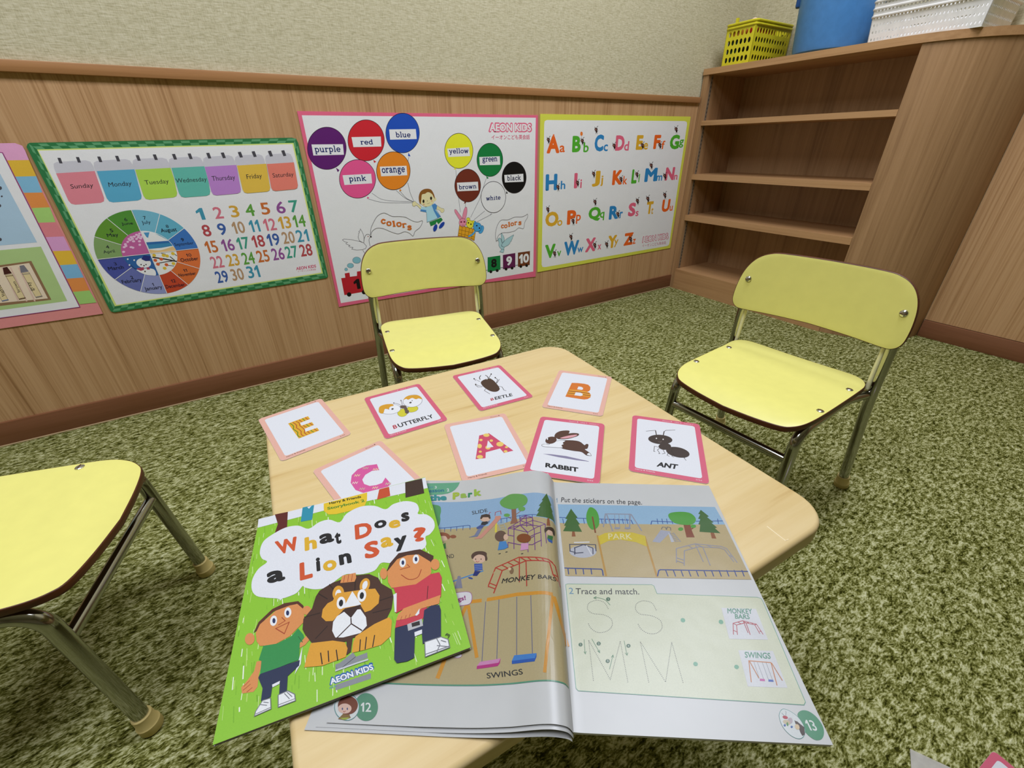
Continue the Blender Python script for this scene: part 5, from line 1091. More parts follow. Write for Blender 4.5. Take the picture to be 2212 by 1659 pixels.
ART['card_butterfly'] = [
('p','d9647e',[472,599,467,620,455,638,438,650,416,654,-416,654,-438,650,-455,638,-467,620,-472,599,-472,-599,-467,-620,-455,-638,-438,-650,-416,-654,416,-654,438,-650,455,-638,467,-620,472,-599],0),
('p','e6e8ee',[400,537,397,552,389,565,376,574,360,577,-360,577,-376,574,-389,565,-397,552,-400,537,-400,-533,-397,-548,-389,-561,-376,-570,-360,-573,360,-573,376,-570,389,-561,397,-548,400,-533],0),
('t','Phonics','f0e0e4',[-40,603,60,603,-40,622],0),
('t','A','f0e0e4',[70,603,93,603,70,629],0.03),
('t','Unit 2','f0e0e4',[130,603,220,603,130,625],0),
('t','Lesson 1','f0e0e4',[260,603,380,603,260,625],0),
('t','Harry & Friends','f0e0e4',[-392,-615,-152,-615,-392,-587],0.01),
('t','5/54','f0e0e4',[322,-619,392,-619,322,-599],0),
('p','d6cf3a',[14,-124,-4,-171,-32,-205,-66,-220,-98,-213,-122,-186,-135,-143,-132,-93,-115,-46,-86,-10,-52,6,-19,0,6,-29,18,-73],1),
('l','8a8a40',5.1,[14,-124,-4,-171,-32,-205,-66,-220,-98,-213,-122,-186,-135,-143,-132,-93,-115,-46,-86,-10,-52,6,-19,0,6,-29,18,-73],1,1),
('p','d6cf3a',[191,-104,173,-140,141,-166,101,-175,62,-167,31,-143,13,-107,13,-67,30,-30,62,-3,102,7,142,-1,174,-26,192,-63],1),
('l','8a8a40',5.1,[191,-104,173,-140,141,-166,101,-175,62,-167,31,-143,13,-107,13,-67,30,-30,62,-3,102,7,142,-1,174,-26,192,-63],1,1),
('p','eceef2',[-48,24,-80,-31,-135,-61,-202,-60,-269,-29,-322,27,-351,97,-351,168,-321,226,-266,258,-197,258,-128,226,-74,167,-45,95],1),
('l','8a8a90',5.1,[-48,24,-80,-31,-135,-61,-202,-60,-269,-29,-322,27,-351,97,-351,168,-321,226,-266,258,-197,258,-128,226,-74,167,-45,95],1,1),
('p','eceef2',[333,108,297,31,240,-21,173,-40,110,-23,62,28,38,103,43,187,77,266,134,323,203,345,269,327,319,273,341,195],1),
('l','8a8a90',5.3,[333,108,297,31,240,-21,173,-40,110,-23,62,28,38,103,43,187,77,266,134,323,203,345,269,327,319,273,341,195],1,1),
('p','dba02c',[-362,135,-318,249,-221,270,-129,223,-119,167,-173,162,-219,108,-266,136,-320,31,-362,63],1),
('p','dba02c',[71,254,144,334,255,324,332,249,339,116,297,173,250,170,209,242,139,221,117,266],1),
('p','64544e',[45,23,35,7,17,-1,-3,1,-23,13,-38,32,-45,55,-44,77,-34,93,-16,101,4,99,24,87,39,68,47,45],1),
('p','64544e',[42,-35,34,-65,22,-89,10,-102,-1,-102,-9,-88,-11,-64,-9,-33,-1,-2,10,22,23,36,34,36,42,21,45,-4],1),
('p','64544e',[37,-134,26,-156,13,-170,-2,-173,-14,-166,-21,-149,-23,-126,-18,-100,-8,-78,6,-64,20,-60,32,-67,40,-85,42,-108],1),
('p','4a4442',[-144,77,-147,67,-153,59,-161,55,-169,55,-176,60,-180,68,-180,78,-177,88,-171,95,-163,100,-155,100,-148,95,-144,87],1),
('p','4a4442',[159,114,155,104,149,96,140,91,132,91,125,96,121,104,121,115,125,125,132,133,140,137,149,137,156,132,159,124],1),
('p','5a5452',[-209,102,-211,96,-214,93,-217,92,-219,94,-221,97,-221,103,-220,109,-218,114,-215,117,-212,118,-210,117,-208,113,-208,107],1),
('p','5a5452',[188,156,186,150,183,147,179,146,177,147,175,151,175,157,176,163,179,168,182,172,185,173,188,171,189,167,189,162],1),
('l','5a5050',5.3,[-14,104,-42,178,-93,243],0,1),
('l','5a5050',5.3,[2,102,22,189,28,256],0,1),
('p','5a5050',[-85,239,-88,232,-92,228,-96,226,-99,228,-101,233,-102,240,-101,248,-98,255,-94,259,-90,260,-87,258,-85,253,-84,246],1),
('p','5a5050',[36,251,33,245,29,240,25,239,22,241,20,246,19,253,21,260,24,267,28,272,32,273,35,271,37,266,37,259],1),
('t','B','b8243a',[-301,-473,-243,-466,-294,-374],0.022),
('t','UTTERFLY','26262c',[-223,-472,312,-490,-221,-365],0.022),
]
ART['card_beetle'] = [
('p','d9647e',[472,599,467,620,455,638,438,650,416,654,-416,654,-438,650,-455,638,-467,620,-472,599,-472,-599,-467,-620,-455,-638,-438,-650,-416,-654,416,-654,438,-650,455,-638,467,-620,472,-599],0),
('p','e6e8ee',[400,537,397,552,389,565,376,574,360,577,-360,577,-376,574,-389,565,-397,552,-400,537,-400,-533,-397,-548,-389,-561,-376,-570,-360,-573,360,-573,376,-570,389,-561,397,-548,400,-533],0),
('t','Phonics','f0e0e4',[-40,603,60,603,-40,622],0),
('t','A','f0e0e4',[70,603,93,603,70,629],0.03),
('t','Unit 2','f0e0e4',[130,603,220,603,130,625],0),
('t','Lesson 1','f0e0e4',[260,603,380,603,260,625],0),
('t','Harry & Friends','f0e0e4',[-392,-615,-152,-615,-392,-587],0.01),
('t','5/54','f0e0e4',[322,-619,392,-619,322,-599],0),
('l','2e241f',13.8,[-80,287,-59,368,-8,430],0,1),
('l','2e241f',13.9,[65,249,79,340,65,402],0,1),
('l','3a302c',8.9,[-132,44,-186,98,-211,172],0,0),
('l','3a302c',8.8,[-151,29,-213,61,-226,149],0,0),
('l','3a302c',9.2,[94,212,86,281,176,389],0,0),
('l','3a302c',9.1,[117,42,193,144,184,230],0,0),
('l','3a302c',9.1,[121,30,225,144],0,0),
('l','3a302c',9.2,[-163,293,-162,368,-111,224],0,0),
('l','3a302c',8.7,[-122,-51,-163,-103,-125,-244],0,0),
('l','3a302c',8.7,[113,-74,152,-120,135,-235,158,-276],0,0),
('p','2e241f',[-205,159,-210,150,-215,144,-221,142,-225,144,-228,150,-227,159,-225,169,-220,178,-214,184,-209,186,-204,183,-202,177,-202,168],1),
('p','2e241f',[186,383,181,374,175,368,169,365,164,368,162,374,162,384,166,394,171,404,177,410,183,412,188,410,190,403,190,394],1),
('p','2e241f',[194,225,189,216,182,210,176,207,172,210,170,216,170,225,174,235,179,244,185,251,191,253,196,250,198,244,197,235],1),
('p','2e241f',[-152,363,-157,353,-163,347,-169,345,-173,347,-176,354,-175,363,-172,373,-168,382,-162,389,-156,391,-151,389,-149,382,-149,373],1),
('p','4a3428',[-111,182,-35,248,83,245,115,148,115,27,107,-96,75,-188,0,-227,-68,-182,-108,-83,-127,51],1),
('p','f0f0f0',[-56,237,-59,232,-63,228,-66,227,-69,229,-70,232,-70,238,-68,244,-65,249,-62,253,-58,254,-55,253,-54,249,-54,243],1),
('p','f0f0f0',[39,241,36,236,32,232,29,231,26,232,25,236,25,241,27,247,30,253,34,256,37,258,40,256,41,253,41,247],1),
('t','B','b8243a',[-197,-456,-140,-449,-179,-383],0.022),
('t','EETLE','26262c',[-125,-457,182,-474,-101,-369],0.022),
]
ART['card_B'] = [
('p','e9b5a4',[472,599,467,620,455,638,438,650,416,654,-416,654,-438,650,-455,638,-467,620,-472,599,-472,-599,-467,-620,-455,-638,-438,-650,-416,-654,416,-654,438,-650,455,-638,467,-620,472,-599],0),
('p','e6e8ee',[400,537,397,552,389,565,376,574,360,577,-360,577,-376,574,-389,565,-397,552,-400,537,-400,-533,-397,-548,-389,-561,-376,-570,-360,-573,360,-573,376,-570,389,-561,397,-548,400,-533],0),
('t','Phonics','4a2a28',[232,601,342,601,232,620],0),
('t','A','4a2a28',[352,601,376,601,352,629],0.03),
('t','Harry & Friends','4a2a28',[-392,-615,-152,-615,-392,-587],0.01),
('t','5/54','4a2a28',[322,-619,392,-619,322,-599],0),
('p','da782c',[-165,242,-74,263,46,270,114,255,160,191,174,99,161,39,130,7,172,-4,208,-67,214,-155,178,-218,130,-247,61,-249,-180,-242],0),
('l','eec23c',18.0,[-159,-7,-29,8,144,1],0,0),
('l','7a6a1e',14.4,[-163,-50,-21,-35,190,-36],0,0),
('l','eec23c',16.1,[-165,-84,-16,-68,199,-66],0,0),
('l','7a6a1e',14.2,[-167,-118,-9,-103,206,-100],0,0),
('l','eec23c',14.2,[-170,-148,-4,-132,208,-136],0,0),
('p','e6e8ee',[-34,148,15,149,50,120,54,68,38,50,-38,47],0),
('p','e6e8ee',[-43,-57,37,-51,78,-78,81,-131,55,-157,-48,-160],0),
]
ART['card_A'] = [
('p','e9b5a4',[472,599,467,620,455,638,438,650,416,654,-416,654,-438,650,-455,638,-467,620,-472,599,-472,-599,-467,-620,-455,-638,-438,-650,-416,-654,416,-654,438,-650,455,-638,467,-620,472,-599],0),
('p','e6e8ee',[400,537,397,552,389,565,376,574,360,577,-360,577,-376,574,-389,565,-397,552,-400,537,-400,-533,-397,-548,-389,-561,-376,-570,-360,-573,360,-573,376,-570,389,-561,397,-548,400,-533],0),
('t','Phonics','4a2a28',[232,601,342,601,232,620],0),
('t','A','4a2a28',[352,601,376,601,352,629],0.03),
('t','Harry & Friends','4a2a28',[-392,-615,-152,-615,-392,-587],0.01),
('t','5/54','4a2a28',[322,-619,392,-619,322,-599],0),
('p','cf4c6c',[-44,217,101,223,306,-268,171,-275,150,-164,-55,-182,-90,-299,-218,-278],0),
('p','edcb6e',[95,175,87,160,71,150,53,148,34,155,20,168,12,186,12,204,20,220,36,229,55,231,73,225,88,211,96,193],1),
('p','edcb6e',[-25,97,-31,87,-39,80,-49,78,-59,81,-67,90,-71,101,-70,113,-65,124,-56,131,-46,133,-36,129,-28,121,-25,110],1),
('p','edcb6e',[107,36,102,25,93,18,83,16,73,20,66,28,62,39,63,51,68,61,77,68,87,70,97,67,105,59,108,48],1),
('p','edcb6e',[-70,-33,-79,-53,-91,-67,-104,-72,-117,-67,-126,-54,-130,-35,-128,-13,-119,6,-107,20,-93,26,-81,21,-72,8,-68,-12],1),
('p','edcb6e',[224,-89,213,-109,194,-122,173,-125,152,-118,136,-102,128,-80,130,-56,141,-36,159,-23,181,-20,202,-27,218,-44,226,-66],1),
('p','edcb6e',[33,-103,25,-119,12,-130,-3,-134,-18,-129,-29,-116,-35,-99,-33,-80,-25,-63,-12,-51,4,-48,19,-53,30,-66,35,-83],1),
('p','edcb6e',[-101,-151,-105,-160,-113,-166,-122,-167,-131,-164,-137,-157,-141,-148,-141,-138,-136,-129,-129,-123,-120,-122,-111,-125,-104,-132,-101,-141],1),
('p','edcb6e',[261,-172,256,-181,248,-187,239,-188,230,-185,223,-178,220,-169,221,-159,226,-150,234,-144,243,-143,252,-146,259,-153,262,-162],1),
('p','edcb6e',[-114,-263,-122,-277,-136,-286,-153,-288,-170,-282,-184,-269,-192,-253,-192,-236,-184,-221,-170,-212,-152,-210,-135,-216,-121,-229,-114,-245],1),
('p','edcb6e',[226,-259,221,-268,211,-274,200,-275,189,-272,181,-264,176,-253,177,-242,183,-232,192,-226,204,-225,215,-229,223,-237,227,-248],1),
('p','e6e8ee',[42,64,76,-102,-20,-96],0),
]
ART['card_rabbit'] = [
('p','d9647e',[472,599,467,620,455,638,438,650,416,654,-416,654,-438,650,-455,638,-467,620,-472,599,-472,-599,-467,-620,-455,-638,-438,-650,-416,-654,416,-654,438,-650,455,-638,467,-620,472,-599],0),
('p','e6e8ee',[400,537,397,552,389,565,376,574,360,577,-360,577,-376,574,-389,565,-397,552,-400,537,-400,-533,-397,-548,-389,-561,-376,-570,-360,-573,360,-573,376,-570,389,-561,397,-548,400,-533],0),
('t','Phonics','f0e0e4',[-40,603,60,603,-40,622],0),
('t','A','f0e0e4',[70,603,93,603,70,629],0.03),
('t','Unit 2','f0e0e4',[130,603,220,603,130,625],0),
('t','Lesson 1','f0e0e4',[260,603,380,603,260,625],0),
('t','Harry & Friends','f0e0e4',[-392,-615,-152,-615,-392,-587],0.01),
('t','5/54','f0e0e4',[322,-619,392,-619,322,-599],0),
('p','56372c',[-111,95,26,146,151,146,227,79,251,108,278,101,271,15,239,-12,305,-71,333,-126,271,-131,203,-76,86,-73,-74,-45],1),
('l','3a2620',5.2,[-111,95,26,146,151,146,227,79,251,108,278,101,271,15,239,-12,305,-71,333,-126,271,-131,203,-76,86,-73,-74,-45],1,1),
('p','eceef2',[-247,-12,-180,80,-39,125,-63,69,-47,43,-72,8,-57,-41,-195,-60,-314,-68,-334,-28,-275,-6],1),
('l','5a5050',5.3,[-247,-12,-180,80,-39,125,-63,69,-47,43,-72,8,-57,-41,-195,-60,-314,-68,-334,-28,-275,-6],1,1),
('p','eceef2',[275,-119,305,-71,335,-131],1),
('l','3a2620',5.1,[275,-119,305,-71,335,-131],1,1),
('p','56372c',[-159,132,-157,95,-171,58,-196,28,-227,11,-260,10,-287,25,-303,54,-305,91,-293,129,-267,160,-235,177,-201,178,-174,162],1),
('p','56372c',[-194,175,-192,257,-139,330,-51,368,-6,361,-22,281,-91,222,-147,160],1),
('p','56372c',[-154,147,-86,248,25,317,115,330,131,295,88,242,-30,164],1),
('p','e0a2aa',[-116,164,-21,240,104,296,78,243,-31,176],1),
('p','14100e',[-255,116,-254,106,-256,99,-260,94,-264,93,-269,96,-273,102,-276,111,-276,120,-274,128,-271,133,-266,134,-261,131,-257,124],1),
('p','f0f0f0',[-274,114,-274,104,-275,95,-277,90,-281,89,-286,93,-289,100,-292,111,-293,121,-292,130,-289,135,-285,136,-281,132,-277,124],1),
('l','f0f0f0',7.1,[-301,-12,-263,8],0,0),
('p','8a84a2',[-291,-223,-173,-208,16,-206,309,-247,314,-256,157,-261,-81,-249],0),
('t','RABBIT','1c1c20',[-217,-482,203,-488,-226,-395],0.045),
]
ART['card_ant'] = [
('p','d9647e',[472,599,467,620,455,638,438,650,416,654,-416,654,-438,650,-455,638,-467,620,-472,599,-472,-599,-467,-620,-455,-638,-438,-650,-416,-654,416,-654,438,-650,455,-638,467,-620,472,-599],0),
('p','e6e8ee',[400,537,397,552,389,565,376,574,360,577,-360,577,-376,574,-389,565,-397,552,-400,537,-400,-533,-397,-548,-389,-561,-376,-570,-360,-573,360,-573,376,-570,389,-561,397,-548,400,-533],0),
('t','Phonics','f0e0e4',[-40,603,60,603,-40,622],0),
('t','A','f0e0e4',[70,603,93,603,70,629],0.03),
('t','Unit 2','f0e0e4',[130,603,220,603,130,625],0),
('t','Lesson 1','f0e0e4',[260,603,380,603,260,625],0),
('t','Harry & Friends','f0e0e4',[-392,-615,-152,-615,-392,-587],0.01),
('t','5/54','f0e0e4',[322,-619,392,-619,322,-599],0),
('l','40332f',12.9,[-131,222,-142,329],0,0),
('l','40332f',12.8,[-39,230,-24,334],0,0),
('l','40332f',7.3,[-142,329,-272,275],0,0),
('l','40332f',7.3,[-24,334,3,367,128,410],0,0),
('l','40332f',6.9,[-100,-60,-158,-55,-167,-174,-147,-174],0,0),
('l','40332f',6.8,[-95,-88,-120,-130,-90,-201,-110,-207],0,0),
('l','40332f',6.8,[-50,-106,-24,-176,-64,-200],0,0),
('l','40332f',6.8,[27,-114,1,-214,30,-228],0,0),
('l','40332f',6.7,[81,-114,61,-220,87,-232],0,0),
('l','40332f',6.6,[201,-199,234,-261],0,0),
('l','40332f',6.7,[216,-162,221,-216],0,0),
('p','40332f',[79,144,59,94,13,49,-51,19,-121,9,-183,22,-226,54,-240,100,-223,151,-176,197,-110,229,-38,238,25,225,67,191],1),
('p','40332f',[57,-4,48,-40,25,-72,-8,-95,-43,-105,-75,-99,-97,-78,-105,-47,-96,-11,-73,22,-40,45,-4,55,28,49,50,27],1),
('p','40332f',[282,-128,259,-174,213,-207,152,-222,89,-215,34,-189,-1,-147,-9,-97,13,-50,60,-15,123,0,189,-7,244,-36,277,-79],1),
('p','eceae6',[-123,136,-124,129,-126,123,-130,119,-134,118,-137,120,-139,125,-140,131,-139,138,-137,144,-133,148,-130,149,-126,147,-124,142],1),
('p','eceae6',[-34,138,-35,131,-37,125,-41,121,-44,120,-48,122,-50,127,-51,133,-50,140,-47,146,-44,150,-40,151,-37,149,-34,144],1),
('l','8a7a74',5.3,[-110,65,-86,56,-64,77],0,1),
('l','2a201c',5.1,[76,-34,60,-105,86,-183],0,1),
('t','ANT','1c1c20',[-135,-481,113,-471,-115,-381],0.045),
]
ART['card_C'] = [
('p','e9b5a4',[472,599,467,620,455,638,438,650,416,654,-416,654,-438,650,-455,638,-467,620,-472,599,-472,-599,-467,-620,-455,-638,-438,-650,-416,-654,416,-654,438,-650,455,-638,467,-620,472,-599],0),
('p','e6e8ee',[400,537,397,552,389,565,376,574,360,577,-360,577,-376,574,-389,565,-397,552,-400,537,-400,-533,-397,-548,-389,-561,-376,-570,-360,-573,360,-573,376,-570,389,-561,397,-548,400,-533],0),
('t','Phonics','4a2a28',[232,601,342,601,232,620],0),
('t','A','4a2a28',[352,601,376,601,352,629],0.03),
('t','Harry & Friends','4a2a28',[-392,-615,-152,-615,-392,-587],0.01),
('t','5/54','4a2a28',[322,-619,392,-619,322,-599],0),
('p','da5c9e',[174,215,194,206,162,76,85,125,-9,113,-77,54,-94,-36,-60,-114,5,-154,77,-169,153,-106,148,-261,52,-288,-69,-276,-165,-187,-217,-63,-208,96,-139,221,-34,278,81,272],0),
('l','c8b8a0',8.5,[14,233,41,260,36,218,64,245,59,203,88,227],0,0),
('l','ecd9a8',8.4,[99,123,126,149,121,108,149,134,143,93,173,117],0,0),
('l','ecd9a8',8.3,[-124,174,-99,200,-103,159,-77,185,-81,145,-53,168],0,0),
('l','f0e0d0',8.1,[-202,64,-177,88,-180,49,-155,74,-159,35,-132,57],0,0),
('l','c8b8a0',7.9,[-183,-95,-159,-72,-162,-109,-138,-86,-141,-123,-115,-102],0,0),
('l','ecd9a8',8.0,[-59,-185,-34,-162,-38,-199,-13,-176,-17,-213,10,-193],0,0),
('l','c8d0a8',8.0,[90,-228,116,-205,111,-242,138,-220,133,-257,161,-236],0,0),
]
ART['card_floor'] = [
('p','d9647e',[472,599,467,620,455,638,438,650,416,654,-416,654,-438,650,-455,638,-467,620,-472,599,-472,-599,-467,-620,-455,-638,-438,-650,-416,-654,416,-654,438,-650,455,-638,467,-620,472,-599],0),
('p','e6e8ee',[400,537,397,552,389,565,376,574,360,577,-360,577,-376,574,-389,565,-397,552,-400,537,-400,-533,-397,-548,-389,-561,-376,-570,-360,-573,360,-573,376,-570,389,-561,397,-548,400,-533],0),
]
ART['story'] = [
('p','8ec832',[-911,-1074,911,-1074,911,1074,-911,1074],0),
('l','f0f6e0',6.4,[219,421,220,522],0,0),
('l','c4e48a',7.9,[54,617,39,716],0,0),
('l','7cb628',4.0,[-689,-121,-694,-69],0,0),
('l','74ae24',3.5,[412,-243,412,-196],0,0),
('l','c4e48a',8.3,[530,-778,515,-693],0,0),
('l','b4da68',4.2,[-882,484,-901,600],0,0),
('l','f0f6e0',3.7,[823,18,808,109],0,0),
('l','b4da68',4.1,[829,-292,826,-260],0,0),
('l','f0f6e0',4.5,[-300,571,-305,654],0,0),
('l','74ae24',5.3,[-339,573,-348,646],0,0),
('l','d8edb4',7.6,[-577,-545,-576,-430],0,0),
('l','c4e48a',5.2,[-859,512,-864,575],0,0),
('l','b4da68',8.1,[370,186,350,302],0,0),
('l','f4f8ea',5.3,[788,-369,783,-307],0,0),
('l','74ae24',8.2,[160,499,151,562],0,0),
('l','d8edb4',4.2,[-729,-377,-729,-292],0,0),
('l','f4f8ea',3.0,[361,-871,349,-779],0,0),
('l','c4e48a',3.0,[-626,316,-646,436],0,0),
('l','d8edb4',7.5,[179,782,178,815],0,0),
('l','c4e48a',7.3,[-79,-216,-79,-181],0,0),
('l','b4da68',6.3,[-296,-642,-305,-524],0,0),
('l','f4f8ea',5.0,[513,-842,502,-773],0,0),
('l','7cb628',5.2,[-640,779,-654,865],0,0),
('l','74ae24',7.9,[-21,396,-31,469],0,0),
('l','74ae24',7.7,[-691,580,-703,658],0,0),
('l','7cb628',4.7,[-570,-76,-576,0],0,0),
('l','f4f8ea',4.3,[510,486,505,579],0,0),
('l','f0f6e0',6.8,[106,275,91,380],0,0),
('l','74ae24',5.8,[814,-378,814,-332],0,0),
('l','f0f6e0',6.5,[-444,281,-446,353],0,0),
('l','74ae24',4.6,[-256,-510,-255,-448],0,0),
('l','d8edb4',5.6,[611,675,613,767],0,0),
('l','74ae24',4.2,[52,-724,53,-618],0,0),
('l','7cb628',5.6,[-751,280,-755,347],0,0),
('l','d8edb4',6.8,[778,-452,777,-373],0,0),
('l','b4da68',7.1,[-842,-736,-846,-666],0,0),
('l','b4da68',2.8,[-569,374,-568,493],0,0),
('l','c4e48a',5.0,[-653,-423,-661,-377],0,0),
('l','f0f6e0',7.9,[-265,263,-271,300],0,0),
('l','c4e48a',6.6,[-890,-248,-896,-193],0,0),
('l','d8edb4',5.8,[84,863,74,943],0,0),
('l','74ae24',5.0,[-286,101,-289,217],0,0),
('l','74ae24',5.9,[114,16,102,88],0,0),
('l','f0f6e0',2.5,[815,870,805,954],0,0),
('l','f0f6e0',7.8,[-699,71,-713,156],0,0),
('l','74ae24',8.3,[115,-201,104,-83],0,0),
('l','d8edb4',6.9,[-214,857,-222,954],0,0),
('l','d8edb4',5.5,[-355,-555,-355,-523],0,0),
('l','74ae24',4.0,[-381,-106,-383,-65],0,0),
('l','7cb628',4.1,[-820,-783,-826,-717],0,0),
('l','b4da68',6.8,[776,500,768,553],0,0),
('l','f4f8ea',6.1,[-382,-75,-392,44],0,0),
('l','7cb628',6.7,[434,-819,421,-721],0,0),
('l','f0f6e0',7.0,[202,400,198,432],0,0),
('l','c4e48a',7.8,[162,-982,157,-929],0,0),
('l','7cb628',6.6,[81,-1025,71,-925],0,0),
('l','74ae24',4.9,[808,236,806,343],0,0),
('l','c4e48a',4.3,[627,-663,626,-607],0,0),
('l','74ae24',8.0,[-885,495,-890,577],0,0),
('l','d8edb4',5.7,[-637,-103,-644,-23],0,0),
('l','d8edb4',7.4,[-133,22,-134,57],0,0),
('l','c4e48a',8.5,[520,265,519,298],0,0),
('l','f0f6e0',7.4,[359,-957,343,-851],0,0),
('l','74ae24',3.4,[-693,725,-698,844],0,0),
('l','c4e48a',5.8,[197,-231,194,-187],0,0),
('l','c4e48a',7.0,[286,428,281,483],0,0),
('l','7cb628',5.4,[675,-787,666,-718],0,0),
('l','d8edb4',3.4,[-261,250,-280,363],0,0),
('l','7cb628',3.8,[234,-48,225,64],0,0),
('l','b4da68',7.3,[-779,-586,-793,-481],0,0),
('l','c4e48a',6.4,[648,-153,637,-88],0,0),
('l','7cb628',5.2,[-739,274,-746,312],0,0),
('l','7cb628',2.7,[-196,-134,-217,-18],0,0),
('l','f0f6e0',7.3,[401,-947,401,-904],0,0),
('l','b4da68',3.3,[445,-887,435,-775],0,0),
('l','7cb628',6.7,[222,-350,216,-299],0,0),
('l','d8edb4',7.3,[528,-302,516,-207],0,0),
('l','7cb628',3.8,[-119,639,-124,716],0,0),
('l','b4da68',2.7,[-569,-928,-575,-895],0,0),
('l','74ae24',4.3,[694,-98,674,1],0,0),
('l','b4da68',3.4,[775,778,769,837],0,0),
('l','b4da68',5.8,[-608,-309,-608,-245],0,0),
('l','c4e48a',5.4,[-695,573,-700,671],0,0),
('l','f0f6e0',2.6,[-834,784,-834,847],0,0),
('l','d8edb4',4.2,[-77,633,-78,677],0,0),
('l','c4e48a',5.9,[311,396,304,441],0,0),
('l','f0f6e0',4.4,[279,174,274,286],0,0),
('l','b4da68',7.2,[-57,-491,-61,-395],0,0),
('l','f0f6e0',8.4,[-578,-639,-580,-605],0,0),
('l','c4e48a',2.7,[-880,-933,-891,-833],0,0),
('l','f0f6e0',2.9,[598,610,599,691],0,0),
('l','b4da68',6.4,[711,-78,689,37],0,0),
('l','74ae24',4.3,[-5,500,-5,534],0,0),
('l','7cb628',6.3,[-800,-979,-819,-862],0,0),
('l','c4e48a',5.8,[-556,-589,-559,-476],0,0),
('l','c4e48a',5.1,[751,135,735,243],0,0),
('l','b4da68',6.9,[-254,-213,-262,-114],0,0),
('l','b4da68',5.8,[736,-442,735,-372],0,0),
('l','74ae24',4.4,[-644,-93,-658,7],0,0),
('l','74ae24',8.3,[-660,-891,-669,-839],0,0),
('l','f0f6e0',3.7,[296,-506,286,-431],0,0),
('l','d8edb4',4.8,[-381,-311,-386,-272],0,0),
('l','b4da68',5.9,[480,-1054,480,-998],0,0),
('l','f0f6e0',2.8,[-103,570,-102,659],0,0),
('l','d8edb4',2.9,[-129,-842,-137,-740],0,0),
('l','c4e48a',5.8,[-589,-532,-602,-441],0,0),
('l','f4f8ea',4.6,[426,-999,426,-958],0,0),
('l','74ae24',3.3,[641,833,629,918],0,0),
('l','b4da68',6.9,[-533,-342,-535,-297],0,0),
('l','74ae24',7.1,[-721,0,-723,46],0,0),
('l','b4da68',5.3,[-117,-200,-123,-140],0,0),
('l','7cb628',5.3,[-117,-176,-117,-77],0,0),
('l','f0f6e0',2.8,[-15,-1051,-16,-1009],0,0),
('l','d8edb4',4.9,[852,-989,844,-907],0,0),
('l','d8edb4',7.1,[-507,-503,-511,-455],0,0),
('l','f0f6e0',7.5,[508,-325,506,-222],0,0),
('l','f4f8ea',3.9,[624,175,612,241],0,0),
('l','d8edb4',7.9,[-211,-868,-213,-802],0,0),
('l','f4f8ea',5.7,[-536,531,-539,590],0,0),
('l','7cb628',6.0,[-729,-658,-745,-566],0,0),
('l','d8edb4',5.6,[-562,-280,-573,-222],0,0),
('l','f4f8ea',7.4,[2,31,-7,123],0,0),
('l','f4f8ea',5.0,[756,323,748,414],0,0),
('l','d8edb4',3.0,[817,-1014,802,-915],0,0),
('l','f0f6e0',5.0,[-736,-347,-738,-264],0,0),
('l','c4e48a',7.0,[835,-1025,818,-912],0,0),
('l','f4f8ea',8.1,[303,848,298,954],0,0),
('l','c4e48a',3.9,[188,63,175,137],0,0),
('l','74ae24',4.8,[846,27,833,93],0,0),
('l','d8edb4',4.8,[447,-4,445,45],0,0),
('l','d8edb4',4.0,[-697,315,-701,395],0,0),
('l','c4e48a',7.9,[-713,-470,-715,-368],0,0),
('l','c4e48a',5.9,[-593,204,-608,303],0,0),
('l','b4da68',5.1,[225,218,217,297],0,0),
('l','7cb628',7.8,[51,745,43,802],0,0),
('l','7cb628',6.1,[-302,-215,-308,-172],0,0),
('l','f0f6e0',4.5,[-563,-676,-568,-592],0,0),
('l','c4e48a',4.4,[-755,839,-759,882],0,0),
('l','f0f6e0',6.2,[624,229,607,342],0,0),
('l','c4e48a',3.1,[531,616,529,646],0,0),
('l','f0f6e0',4.4,[-620,170,-622,210],0,0),
('l','7cb628',6.3,[481,-690,472,-580],0,0),
('l','b4da68',4.4,[829,-849,822,-809],0,0),
('l','b4da68',4.9,[-583,717,-587,836],0,0),
('l','d8edb4',3.3,[77,-308,75,-268],0,0),
('l','74ae24',7.1,[-885,-296,-888,-236],0,0),
('l','d8edb4',7.0,[394,-466,391,-425],0,0),
('l','f0f6e0',6.7,[-543,-371,-543,-328],0,0),
('l','f4f8ea',2.9,[515,90,508,147],0,0),
('l','f0f6e0',2.9,[-121,-616,-137,-497],0,0),
('l','7cb628',7.6,[-408,-863,-407,-790],0,0),
('l','c4e48a',2.5,[634,-567,621,-496],0,0),
('l','74ae24',8.2,[474,-336,469,-305],0,0),
('l','f4f8ea',5.2,[656,-898,638,-781],0,0),
('l','f0f6e0',5.3,[-50,-884,-50,-829],0,0),
('l','f4f8ea',6.1,[-851,-736,-860,-637],0,0),
('l','c4e48a',5.0,[717,229,700,316],0,0),
('l','74ae24',2.6,[398,561,387,665],0,0),
('l','b4da68',5.0,[563,-723,555,-662],0,0),
('l','d8edb4',3.3,[841,922,836,954],0,0),
('l','f4f8ea',5.2,[-243,-1049,-246,-962],0,0),
('l','b4da68',6.4,[-759,-296,-760,-185],0,0),
('l','74ae24',3.9,[441,-72,435,-14],0,0),
('l','74ae24',3.0,[749,810,744,843],0,0),
('l','d8edb4',5.6,[-657,246,-666,306],0,0),
('l','f0f6e0',4.9,[847,342,840,380],0,0),
('l','f4f8ea',3.9,[-350,748,-358,827],0,0),
('l','b4da68',3.9,[122,-531,119,-452],0,0),
('l','b4da68',5.5,[294,-943,289,-912],0,0),
('l','c4e48a',6.7,[197,522,194,557],0,0),
('l','c4e48a',6.4,[685,490,676,570],0,0),
('l','7cb628',8.2,[757,-318,754,-240],0,0),
